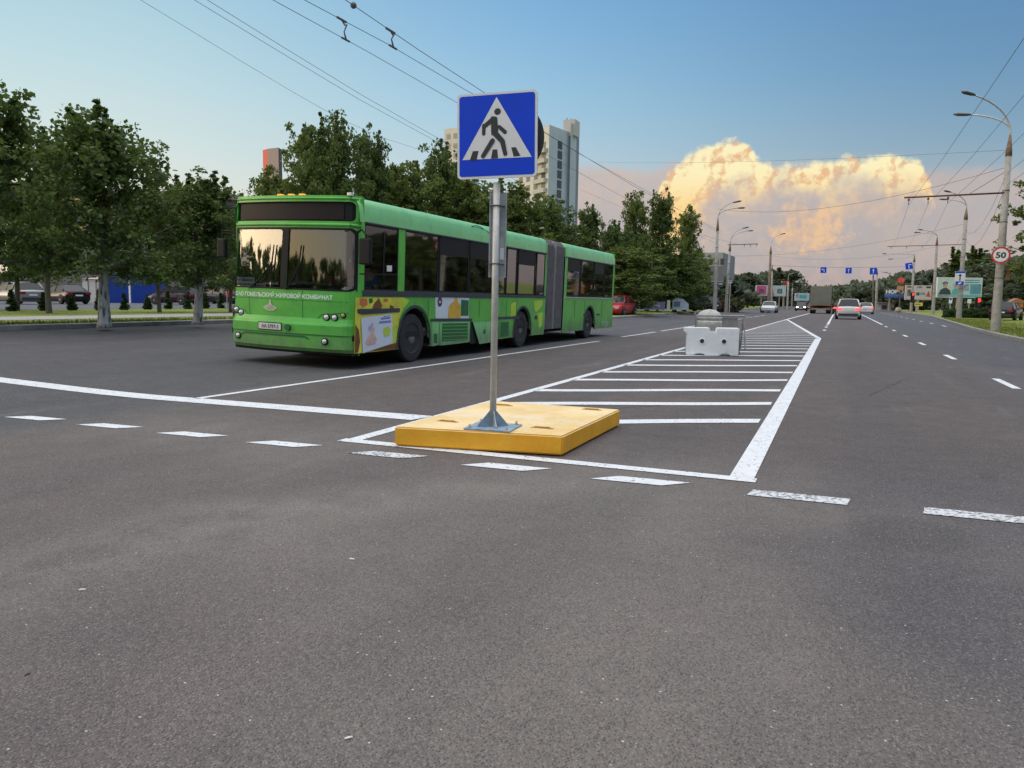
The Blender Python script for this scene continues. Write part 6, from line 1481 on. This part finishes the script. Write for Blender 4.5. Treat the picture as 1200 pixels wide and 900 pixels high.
    MB().box(-.26, .26, -h2-.015, -h2+.04, TH_*.60, TH_*.60+.11).build('number_plate', M_whiter, r); MB().box(-.26, .26, h2-.02, h2+.015, .40, .51).build('number_plate', M_whiter, r)
    MB().box(-hw*.45, hw*.45, h2-.09, h2-.02, NH_-.28, NH_-.10, .02).build('grille', M_plastic, r)
    return r
def paint(n, c, metal=.3, rough=.28): return mat('car_paint_'+n, c, rough, metal)
W1 = paint('white', (.62, .63, .62), 0); SIL = paint('silver', (.26, .28, .28), .5); BLK = paint('black', (.012, .014, .02), .2, .2); RED = paint('red', (.42, .012, .016), .1); DARK = paint('plum', (.035, .022, .032), .4); GREY = paint('graphite', (.05, .055, .06), .5)
def cpx(px, dep): return at_dep(px, dep)
car('off_road_car', 'suv', W1, *cpx(994.5, 64), 0, 'white off-roader driving away with its red brake lights on, in the middle lane', brake=True, cat='car')
car('saloon_car', 'saloon', W1, *cpx(1014.5, 99), 0, 'smaller white saloon driving away, right of the white off-roader', brake=True)
car('saloon_car', 'saloon', W1, *cpx(902, 97), pi, 'pale car coming towards the camera on the left carriageway, below the pink billboard', cat='car')
car('hatchback_car', 'hatch', DARK, *cpx(939.5, 125), pi, 'dark oncoming car with lit headlights, just left of the lorry', lit=True)
car('hatchback_car', 'hatch', GREY, *cpx(949.5, 150), pi, 'farthest oncoming car, only its bright headlights showing beside the lorry', lit=True)
car('hatchback_car', 'hatch', GREY, *cpx(985.5, 92), 0, 'dark braking car half hidden behind the left side of the white off-roader', brake=True)
# cars by the left verge
def lot(px, pyb): x, y = gz(px, pyb, .455); return x, y
def carL(nm, typ, pt, px, pyb, daz, label, zz=.45, **k): x, y = lot(px, pyb); return car(nm, typ, pt, x, y, bearing(px)-radians(daz), label, z=zz, **k)
carL('wagon_car', 'wagon', SIL, 20, 356.2, 24, 'silver estate car parked at the far left with its rear towards the camera')
carL('saloon_car', 'saloon', BLK, 76, 356.0, 24, 'shiny black saloon parked right of the silver estate car')
carL('hatchback_car', 'hatch', DARK, 206, 357.0, 50, 'dark plum hatchback parked side-on behind the thin whitewashed trunk')
carL('hatchback_car', 'hatch', GREY, 254, 356.0, 40, 'dark car parked between the plum hatchback and the front of the bus')
x, y = gz(270, 380, .33); car('hatchback_car', 'hatch', GREY, x+.6, y+2.0, pi-.12, 'black car at the kerb almost hidden behind the front left corner of the bus', z=zprof(x, y))
x, y = gz(724, 371, .14); car('saloon_car', 'saloon', RED, x, y-.3, pi, 'bright red saloon at the left kerb, its tail showing past the rear of the bus', z=zprof(x, y))
x, y = at_dep(820, 75); car('hatchback_car', 'hatch', BLK, x, y, radians(-60), 'small dark car parked right of the white kiosk past the bus', z=.3)
x, y = at_dep(1180, 62); car('hatchback_car', 'hatch', BLK, x, y, radians(20), 'dark car half hidden behind the nearest right lamp post on the grass side', z=.13)
# lorry
lx, ly = at_dep(961.5, 96); lr = empty('lorry', (lx, ly, zprof(lx, ly)), 0, 'lorry with a tall grey-green tarpaulin box driving away in the left lane', 'lorry')
M_tarp = mat('tarpaulin', (.17, .17, .135), .75, var=.12, vscale=1.2, bump=.3, bscale=3)
MB().box(-1.25, 1.25, 0, 6.5, 1.15, 3.42, .05).build('tarpaulin_box', M_tarp, lr); MB().box(-1.22, 1.22, -.03, 6.5, 1.00, 1.15, .01).build('tailboard', mat('tail_wood', (.26, .17, .09), .7), lr)
MB().box(-.45, .45, .2, 8, .65, 1.0).build('chassis', M_under, lr); MB().box(-1.15, 1.15, -.10, .02, .50, .66, .01).build('rear_bumper', mat('bumper_tan', (.34, .25, .16), .6), lr)
for s_ in (1, -1):
    MB().box(*sorted((s_*1.15, s_*.80)), -.13, -.04, .68, .84, .01).build('tail_light', M_tail, lr)
    MB().box(*sorted((s_*1.18, s_*.62)), .45, .50, .30, .95).build('mudguard', M_plastic, lr)
    for yq in (1.2, 6.9):
        w_ = MB().lathe([(.2, -.26), (.44, -.27), (.48, -.22), (.48, .22), (.44, .27), (.2, .26)], 22, (s_*.95, yq, .48), 'x').build('wheel', M_rubber, lr); MB().lathe([(.26, .28*s_), (.2, .2*s_), (.004, .2*s_)], 14, (s_*.95, yq, .48), 'x').build('rim', M_rim, w_)
cb_ = MB().box(-1.2, 1.2, 6.7, 8.6, .7, 2.7, .12).build('cab', mat('cab_green', (.10, .14, .10), .5), lr); MB().box(-1.1, 1.1, 8.58, 8.62, 1.6, 2.4, .01).build('windscreen', M_carglass, cb_)
for k_ in range(6): MB().box(-1.262, 1.262, .5+k_*1.1, .54+k_*1.1, 1.2, 3.40).build('strap', M_plastic, lr)

# ------------------------------------------------------------------ white barrier, domed drum and steel trestle on the hatched island
bx_, by_ = G(834.5, 417); br = empty('road_barrier', (bx_, by_, 0.006), radians(13), 'white plastic road barrier block with two round holes standing on the hatched island', 'barrier')
M_bw = mat('barrier_white', (.80, .80, .80), .55, var=.05, vscale=4, dirt=((.5, .47, .44), .35, 5), bump=.15, bscale=20)
dpt = (bx_*FV[0]+by_*FV[1]); Wb = 60/900*dpt*1.0; Hb = 32.6/900*dpt
P_ = [(-Wb/2, 0)]
for c_ in (-.24*Wb, .24*Wb): P_ += [(c_+.105*Wb*cos(pi-pi*i/8), .045*sin(pi*i/8)) for i in range(9)]
P_ += [(Wb/2, 0), (Wb/2, Hb*.60), (Wb/2, Hb), (.08*Wb, Hb), (.065*Wb, Hb-.10), (-.055*Wb, Hb-.10), (-.07*Wb, Hb), (-Wb/2-.07, Hb), (-Wb/2-.07, Hb-.10), (-Wb/2, Hb-.14)]
bo = MB().prism(P_, .42, 'y', 0).build('block', M_bw, br); bm = bmesh.new(); bm.from_mesh(bo.data); bmesh.ops.recalc_face_normals(bm, faces=bm.faces); bmesh.ops.bevel(bm, geom=bm.edges[:], offset=.012, segments=2, affect='EDGES'); bm.to_mesh(bo.data); bm.free()
for c_ in (-.205*Wb, .215*Wb):
    MB().lathe([(.048, -.012), (.062, -.012), (.066, -.002), (.066, .01), (.048, .01)], 20, (c_, 0, Hb*.52), 'y').build('hole_rim', M_bw, br); disc('hole', (c_, -.016, Hb*.52), .050, (0, -1, 0), M_black, br, .004, 18)
MB().box(Wb/2-.005, Wb/2+.03, .05, .37, .02, Hb-.05, .008).build('coupling_strip', M_dsteel, br)
MB().box(-.05*Wb, .06*Wb, .02, .4, Hb-.12, Hb-.085, .01).build('filler_cap', mat('cap_tan', (.40, .33, .30), .6), br)
def on(px, dep): return at_dep(px, dep)
dx0, dy0 = on(832, 21.3); dm = empty('domed_drum', (dx0, dy0, .006), 0, 'squat pale concrete drum with a domed top just behind the white barrier', 'concrete drum')
M_drum = mat('drum_concrete', (.46, .44, .41), .85, var=.22, vscale=6, dirt=((.20, .18, .16), .75, 5), bump=.9, bscale=9); Rd = .385
MB().lathe([(Rd, 0), (Rd, .62), (Rd+.01, .70), (Rd-.02, .74)], 32, (0, 0, 0)).build('drum', M_drum, dm, True)
MB().lathe([(Rd-.015, .74), (Rd-.05, .84), (Rd*.72, .95), (Rd*.42, 1.02), (.02, 1.045)], 32, (0, 0, 0)).build('dome', M_drum, dm, True)
tx, ty = on(844, 20.5); tr_ = empty('steel_trestle', (tx, ty, .006), radians(22), 'rusty-grey steel trestle frame with a dull panel, behind the right end of the white barrier', 'trestle')
ht = .88; M_tr = mat('trestle_steel', (.30, .29, .28), .55, .5, var=.25, vscale=8)
xl_, xr_ = -.64, .66
MB().tube([(xl_, 0, ht), (xr_, 0, ht)], .024, 8).build('top_bar', M_tr, tr_)
for x_ in (xl_+.02, xr_-.02):
    for s_ in (-.22, .24): MB().tube([(x_, 0, ht), (x_+.02, s_, 0)], .019, 7).build('leg', M_tr, tr_)
MB().tube([(xl_, .1, .35), (xr_, .1, .35)], .014, 6).build('lower_bar', M_tr, tr_)
MB().box(.08, .50, .03, .05, .36, ht-.05, .006).build('panel', mat('trestle_panel', (.27, .25, .23), .7, var=.15, vscale=6), tr_)
MB().tube([(xr_-.05, 0, ht), (xr_+.14, -.02, ht-.03)], .02, 6).tube([(xl_-.02, 0, ht+.03), (xl_+.0, 0, ht+.09)], .02, 6).build('hook', M_tr, tr_)
# ------------------------------------------------------------------ buildings
M_wall_lit = mat('tower_wall_lit', (.58, .56, .54), .8, var=.08, vscale=.4, dirt=((.34, .29, .25), .5, .3)); M_wall_shade = mat('tower_wall_shaded', (.40, .46, .53), .8, var=.08, vscale=.3); M_wdark = mat('window_dark', (.03, .035, .045), .15)  # warm sunlit and bluish shaded faces are put into the two wall colours
M_balc = mat('balcony_pale', (.45, .44, .43), .8)
def T3(px, dep): x, y = at_dep(px, dep); return Vector((x, y, 0))
td = 205.; tb_ = empty('tower_block', T3(640, td), 0, 'tall residential tower behind the sign, sunlit cream left face and shaded blue-grey right face', 'building')
o_ = tb_.location
def wallq(name, a, b_, z0q, z1q, m_, parent): return mk(name, [(a.x, a.y, z0q), (b_.x, b_.y, z0q), (b_.x, b_.y, z1q), (a.x, a.y, z1q)], [(0, 1, 2, 3)], m_, parent)
def zat(py, dep, px): return P3d(px, py, dep).z
pA = T3(604, td+14)-o_; pB = T3(640, td)-o_; pC = T3(664.5, td+9)-o_; zt = zat(151, td, 640)
back = pA+(pC-pB)
wallq('wall', pA, pB, 0, zt, M_wall_lit, tb_); wallq('wall', pB, pC, 0, zt, M_wall_shade, tb_); wallq('wall', pC, back, 0, zt, M_wall_shade, tb_); mk('roof', [(*p.xy, zt) for p in (pA, pB, pC, back)], [(0, 1, 2, 3)], M_balc, tb_)
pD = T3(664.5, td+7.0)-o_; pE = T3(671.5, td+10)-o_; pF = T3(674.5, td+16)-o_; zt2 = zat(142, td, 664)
for a, b_, m_, z_ in ((pD, pE, M_wall_shade, zt2), (pE, pF, mat('tower_blue_dark', (.17, .20, .25), .8), zat(153, td, 672))): wallq('stair_wall', a, b_, 0, z_, m_, tb_)
mb = MB(); q = T3(666, td+9)-o_; mb.box(q.x-2.2, q.x+1.2, q.y-1, q.y+3, zt-1, zat(137, td, 665)); mb.build('lift_house', M_balc, tb_)
for k_ in range(3): MB().tube([(q.x-1.5+k_*1.1, q.y, zt), (q.x-1.5+k_*1.1, q.y, zat(134+k_, td, 664))], .12, 5).build('aerial', M_dsteel, tb_)
ex = (pC-pB).normalized(); nn = Vector((ex.y, -ex.x, 0)); 
for k_ in range(10):
    zc = zat(170+k_*11.3, td, 652); c0_ = pB+ex*((pC-pB).length*.50)+nn*.06; hw_ = 1.15
    w_ = mk('window', [(*(c0_-ex*hw_).xy, zc-1.05), (*(c0_+ex*hw_).xy, zc-1.05), (*(c0_+ex*hw_).xy, zc+1.05), (*(c0_-ex*hw_).xy, zc+1.05)], [(0, 1, 2, 3)], M_wdark, tb_)
ex2 = (pB-pA).normalized(); n2 = Vector((ex2.y, -ex2.x, 0)); LL = (pB-pA).length
for k_ in range(11):
    zc = zat(172+k_*11.3, td, 625)
    for j in range(4):
        c0_ = pA+ex2*(LL*(.13+.24*j))+n2*.06; hw_ = .95
        w_ = mk('window', [(*(c0_-ex2*hw_).xy, zc-.8), (*(c0_+ex2*hw_).xy, zc-.8), (*(c0_+ex2*hw_).xy, zc+.8), (*(c0_-ex2*hw_).xy, zc+.8)], [(0, 1, 2, 3)], mat('window_grey', (.17, .16, .16), .3) if (k_*3+j*5) % 4 else M_wdark, tb_)
    c0_ = pA+ex2*(LL*.62); P_ = [c0_+n2*.1, c0_+ex2*(LL*.34)+n2*.1, c0_+ex2*(LL*.34)+n2*1.1, c0_+n2*1.1]; zb_ = zc-2.1
    fixn(MB().add([(*p.xy, zb_) for p in P_]+[(*p.xy, zb_+1.05) for p in P_], [(3, 2, 1, 0), (4, 5, 6, 7), (0, 1, 5, 4), (1, 2, 6, 5), (2, 3, 7, 6), (3, 0, 4, 7)]).build('balcony', M_balc, tb_))
# second slab left of the sign
t2 = empty('apartment_block', T3(533, 230), 0, 'cream upper corner of a second high block just left of the sign', 'building'); o2 = t2.location
a, b_, c3 = T3(520, 236)-o2, T3(553, 230)-o2, T3(560, 236)-o2; z2 = zat(151, 230, 530)
wallq('wall', a, b_, 0, z2, M_wall_lit, t2); wallq('wall', b_, c3, 0, z2, M_wall_shade, t2); mk('roof', [(*a.xy, z2), (*b_.xy, z2), (*c3.xy, z2), (*(a+c3-b_).xy, z2)], [(0, 1, 2, 3)], M_balc, t2)
ex3 = (b_-a).normalized()
for k_ in range(8):
    for j in range(3): c0_ = a+ex3*(1.6+2.6*j)-Vector((0, .06, 0)); zc = z2-2.4-k_*2.9; mk('window', [(*(c0_-ex3*.7).xy, zc-.75), (*(c0_+ex3*.7).xy, zc-.75), (*(c0_+ex3*.7).xy, zc+.75), (*(c0_-ex3*.7).xy, zc+.75)], [(0, 1, 2, 3)], mat('window_grey', (.17, .16, .16), .3), t2)
# red, white and black tower top over the bus
pt = empty('advertising_tower', (*at_dep(322, 105), .3), 0, 'square tower with red, white and black vertical stripes above the front of the bus', 'tower')
q0, q1, q2, q3 = (T3(p, d_)-T3(322, 105) for p, d_ in ((311.5, 106), (317, 105), (329.5, 104), (333.5, 105.5))); zt_ = zat(178, 105, 322)-.3
for a, b_, m_ in ((q0, q1, pred), (q1, q2, mat('tower_greyrose', (.36, .27, .26), .7)), (q2, q3, M_black)): wallq('striped_face', a, b_, zt_-9, zt_, m_, pt)
wallq('back_face', q3, q0+Vector((0, 2, 0)), zt_-9, zt_, M_black, pt); MB().tube([(.0, .8, 0), (0, .8, zt_-8.8)], .5, 8).build('mast', M_dsteel, pt)
an = empty('aerial_mast', (*at_dep(256, 110), .3), 0, 'thin aerial mast standing against the pale sky left of the bus roof', 'aerial'); za = zat(205, 110, 256)-.3; MB().tube([(0, 0, 0), (0, 0, za)], .05, 5).build('mast', M_dsteel, an); MB().tube([(-.5, 0, za-.1), (.5, 0, za-.1)], .06, 5).build('crossbar', M_dsteel, an)
# long building behind the left trees; sunset reflection put into some panes as gold colour
M_gwall = mat('left_building_wall', (.20, .17, .16), .8, var=.12, vscale=.5); M_gold = mat('sunset_tinted_glass', (.75, .52, .28), .06, .95); M_roofp = mat('roof_pink_grey', (.30, .22, .20), .8)
lb = empty('office_building', T3(150, 76), 0, 'long dark building behind the left trees, some windows tinted gold to mirror the sunset', 'building'); o4 = lb.location
a, b_ = T3(22, 75)-o4, T3(279, 82)-o4; ex4 = (b_-a).normalized(); n4_ = Vector((ex4.y, -ex4.x, 0)); zt4 = zat(226, 76, 150)
wallq('wall', a, b_, 0, zt4, M_gwall, lb); bk = n4_*-12; wallq('wall', b_, b_+bk, 0, zt4, M_gwall, lb)
mb = MB(); P_ = [a+n4_*.6-ex4*.6, b_+n4_*.6+ex4*.6, b_+bk+ex4*.6, a+bk-ex4*.6]; fixn(mb.add([(*p.xy, zt4) for p in P_]+[(*p.xy, zt4+.5) for p in P_], [(3, 2, 1, 0), (4, 5, 6, 7), (0, 1, 5, 4), (1, 2, 6, 5), (2, 3, 7, 6), (3, 0, 4, 7)]).build('roof', M_roofp, lb))
LL = (b_-a).length
for k_ in range(3):
    for j in range(12):
        c0_ = a+ex4*(LL*(.05+.082*j))+n4_*.05; zc = zt4-1.3-k_*2.8
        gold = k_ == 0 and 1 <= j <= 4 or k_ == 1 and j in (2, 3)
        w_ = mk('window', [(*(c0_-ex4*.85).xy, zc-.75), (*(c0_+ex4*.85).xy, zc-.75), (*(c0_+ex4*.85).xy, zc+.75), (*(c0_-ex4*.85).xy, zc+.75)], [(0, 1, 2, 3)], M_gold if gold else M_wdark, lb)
        c1_ = c0_+n4_*.04; MB().tube([(c1_.x, c1_.y, zc-.75), (c1_.x, c1_.y, zc+.75)], .04, 4).build('window_bar', M_balc, w_)
# grey building and storefront between the first left lamp posts
gb = empty('grey_building', T3(840, 130), 0, 'pale grey block partly hidden by trees behind the first two left lamp posts', 'building'); o5 = gb.location
a, b_, c5 = T3(812, 130)-o5, T3(845, 128)-o5, T3(859, 140)-o5
z5 = zat(297, 130, 835); z6 = zat(306, 135, 858)
M_gb = mat('grey_block_wall', (.26, .28, .28), .8, var=.1, vscale=.5)
wallq('wall', a, b_, 0, z5, M_gb, gb); wallq('wall', b_, c5, 0, z5, mat('grey_block_side', (.20, .22, .24), .8), gb); mk('roof', [(*a.xy, z5), (*b_.xy, z5), (*c5.xy, z5), (*(a+c5-b_).xy, z5)], [(0, 1, 2, 3)], M_gb, gb)
e5 = (b_-a).normalized()
for k_ in range(5):
    for j in range(5): c0_ = a+e5*(.8+j*.95)-Vector((0, .08, 0)); zc = z5-1.5-k_*1.7; mk('window', [(*(c0_-e5*.3).xy, zc-.5), (*(c0_+e5*.3).xy, zc-.5), (*(c0_+e5*.3).xy, zc+.5), (*(c0_-e5*.3).xy, zc+.5)], [(0, 1, 2, 3)], M_wdark, gb)
st_ = billboard(826, 848, 312, 336, 88, 'dim display panel with a lettered dark strip, behind the first left lamp post', [(-.95, .95, -.45, .95, mm('dimrose', (.22, .19, .19))), (-.95, -.4, -.45, .95, mm('dimdark', (.07, .06, .06))), (-.97, .97, -.95, -.5, dk), (-.55, -.1, -.8, -.62, M_whiter), (.45, .9, -.8, -.62, M_whiter)], legs=2, frame=mm('dimgrey', (.16, .15, .15)))
# blue stall and its neighbours on the left
bsx = empty('blue_stall', T3(150, 66), 0, 'bright blue boarded stall with a white post behind the street trees', 'stall'); o6 = bsx.location; bsx.location.z = 0
a, b_ = T3(121, 66)-o6, T3(178, 69)-o6; z0q, z1q = .45, zat(320, 66, 150)
M_stall = mat('stall_blue', (.010, .05, .30), .45, var=.12, vscale=2)
wallq('front_panel', a, b_, z0q, z1q, M_stall, bsx); wallq('side_panel', b_, b_+Vector((-.6, 2.5, 0)), z0q, z1q, M_stall, bsx); wallq('rear_panel', a, a+Vector((-.6, 2.5, 0)), z0q, z1q, M_stall, bsx)
w_ = T3(154, 66.5)-o6+Vector((.1, -.2, 0)); MB().box(w_.x-.06, w_.x+.06, w_.y-.1, w_.y, z0q, zat(327, 66, 154)).build('white_post', M_whiter, bsx); mk('roof', [(*a.xy, z1q), (*b_.xy, z1q), (*(b_+Vector((-.6, 2.5, 0))).xy, z1q+.1), (*(a+Vector((-.6, 2.5, 0))).xy, z1q+.1)], [(0, 1, 2, 3)], M_stall, bsx)
ww_ = empty('pale_kiosk', T3(110, 66), 0, 'pale grey-white kiosk wall between the black saloon and the blue stall', 'kiosk'); o7 = ww_.location
a, b_ = T3(97, 66.5)-o7, T3(120, 66)-o7; z1q = zat(327, 66, 110); M_kio = mat('kiosk_white', (.40, .42, .44), .6, var=.05, vscale=2); wallq('front_panel', a, b_, .45, z1q, M_kio, ww_); wallq('side_panel', b_, b_+Vector((-.5, 2, 0)), .45, z1q, M_kio, ww_)
rr_ = MB().add([(a.x-.1, a.y-.15, z1q), (b_.x+.1, b_.y-.15, z1q), (b_.x-.3, b_.y+2, z1q+.25), (a.x-.3, a.y+2, z1q+.25)], [(0, 1, 2, 3)]).build('roof', mat('kiosk_pink', (.45, .30, .32), .6), ww_)
for a_ in (.3, .7): q = a*(1-a_)+b_*a_; MB().box(q.x-.02, q.x+.02, q.y-.04, q.y-.01, .5, z1q-.1).build('panel_seam', M_plastic, ww_)
# red feather flag by the bus, banners past the bus
x, y = at_dep(266, 50); ff_ = empty('feather_flag', (x, y, .44), 0, 'tall narrow red flag on a pole left of the bus front', 'flag'); MB().tube([(0, 0, 0), (0, 0, 2.3)], .03, 6).build('pole', M_galv, ff_)
mk('cloth', [(.02, 0, .7), (.42, .05, .8), (.50, .10, 1.5), (.36, .06, 2.1), (.02, 0, 2.35)], [(0, 1, 2, 3, 4)], mat('flag_red', (.50, .03, .03), .7), ff_)
def bannerw(px0, px1, pyt, pyb, dep, label, m_, extra=(), name='banner', cat='banner', post=True):
    A = P3d(px0, pyb, dep); Bq = P3d(px1, pyb, dep); c_ = (A+Bq)/2; g = gnd(c_.x, c_.y); r = empty(name, (c_.x, c_.y, g), 0, label, cat); h_ = (pyb-pyt)/900*dep; zc = max(c_.z-g, .05)+h_/2
    f_ = board_frame((0, 0, zc), (Bq-A).length, h_, facing(c_.x, c_.y)); b_ = panel('panel', f_, m_, r, th=.05)
    for F_ in extra: panel('printed_field', f_, F_[4], b_, F_[0], F_[1], F_[2], F_[3], .006)
    if post:
        for u in (-.9, .9): p = f_(u, 0, -.08); MB().tube([(p.x, p.y, -.1), (p.x, p.y, zc)], .04, 6).build('post', M_galv, r)
    return r
bannerw(748, 779, 353.5, 363, 66, 'low blue and mauve banner on the grass past the bus', mm('mauve', (.16, .15, .30)), [(-1, -.45, -1, 1, mm('bannerblue', (.04, .16, .45))), (-.3, .6, -.2, .2, mm('lightmauve', (.42, .38, .45))), (-.1, .4, .5, .7, pink)])
bannerw(747, 749.5, 351, 363.5, 64, 'short white upright panel at the left end of the mauve banner', M_whiter, name='upright_sign', cat='sign')
bannerw(781.5, 785, 352, 364, 64, 'narrow cream upright panel right of the mauve banner', mm('ivory', (.55, .50, .42)), name='upright_sign', cat='sign')
# white kiosk under the last trees
wk = empty('white_kiosk', (*at_dep(797, 68), 0), 0, 'small white kiosk with a sloping top under the last trees of the left verge', 'kiosk'); o8 = wk.location; g8 = gnd(o8.x, o8.y)
P_ = [(788, 363), (807, 363), (807, 356), (800, 350), (793, 348.5), (788, 352)]; v = [P3d(a_, b2, 68)-o8 for a_, b2 in P_]; v2 = [p+Vector((-.8, 2.5, 0)) for p in v]; n_ = len(v)
fixn(mk('wall', v+v2, [tuple(range(n_)), tuple(range(n_, 2*n_))[::-1]]+[(i, (i+1) % n_, n_+(i+1) % n_, n_+i) for i in range(n_)], mat('kiosk_blue_white', (.50, .56, .66), .5, var=.05, vscale=2), wk))
a, b_ = P3d(790, 353.5, 67.9)-o8, P3d(797, 359, 67.9)-o8; mk('window', [(a.x, a.y, b_.z), (b_.x, b_.y, b_.z), (b_.x, b_.y, a.z), (a.x, a.y, a.z)], [(0, 1, 2, 3)], mat('kiosk_window', (.16, .20, .26), .2), wk)
# orange shed and pale stall on the right
sh = empty('orange_shed', (*at_dep(1192, 85), .13), 0, 'small orange-brown garden shed at the right edge behind the nearest lamp post', 'shed'); s5 = 85/900.
MB().box(-7*s5*.8, 6*s5, 0, 2.2, 0, 1.55).build('wall', mat('shed_orange', (.42, .17, .05), .7, var=.2, vscale=3), sh)
mb = MB().prism([(-7*s5*.8-.1, 1.50), (6*s5+.1, 1.50), (5.5*s5, 1.80), (0, 2.0), (-6*s5*.8, 1.80)], 2.4, 'y', -.1); fixn(mb.build('roof', mat('shed_roof', (.30, .13, .06), .7), sh)); MB().box(-.35, .30, -.03, 0, .05, 1.35).build('door', mat('shed_door', (.34, .13, .04), .7), sh)
ps_ = empty('market_stall', (*at_dep(1040, 135), .13), 0, 'low pale stall with a stone front behind the far pair of poles on the right', 'stall'); MB().box(-1.5, 1.1, 0, 2, 0, 1.3, .05).build('wall', mat('stall_stone', (.34, .31, .30), .8, var=.3, vscale=2), ps_); MB().box(-1.7, 1.3, -.3, 2.2, 1.3, 1.5, .04).build('roof', mat('stall_roof', (.20, .16, .15), .8), ps_)
MB().box(-.9, -.1, -.05, .0, .3, 1.0).build('opening', M_wdark, ps_)
x, y = at_dep(1053, 120); tn = empty('sandstone_boulder', (x, y, .13), 0, 'small pale tan heap on the grass under the shop sign', 'boulder'); MB().blob((0, 0, .3), (.45, .4, .42), 5, 2, .1).build('stone', mat('heap_tan', (.40, .34, .26), .9), tn)
# people-sized details near the second left post: flowering shrub
cen = []; rad = []; rr = random.Random(8)
for px in range(842, 868, 3):
    x, y = at_dep(px, 88); 
    for i in range(6): cen.append((x+rr.gauss(0, .4), y+rr.gauss(0, .4), .4+rr.random()*1.2)); rad.append(.35)
o = bpy.data.objects.new('shrub', leaf_mesh('shrub', cen, rad, 30, .25, np.random.default_rng(3), leafmat('leaf_yellowish', (.07, .08, .04), (.22, .20, .09)))); COL.objects.link(o); tag(o, 'yellowish shrubs round the foot of the second left lamp post', 'shrub')
# litter on the near road
M_lit = mat('litter', (.55, .53, .50), .7)
for i, (px, py, s_, lb_) in enumerate([(412, 656, .018, 'small pale scrap of litter lying nearest the middle of the road foreground'), (96, 692, .018, 'pale twig-like scrap at the lower left of the road'), (408, 866, .014, 'tiny white pebble at the bottom of the photo'), (32, 791, .010, 'tiny dark pebble at the lower left')]):
    x, y = G(px, py); o = MB().blob((0, 0, s_*.25), (s_, s_*.4, s_*.3), i, 1, .25).build('litter_scrap', M_lit if i != 3 else M_black); o.location = (x, y, 0); o.rotation_euler.z = .5*i; tag(o, lb_, 'litter')
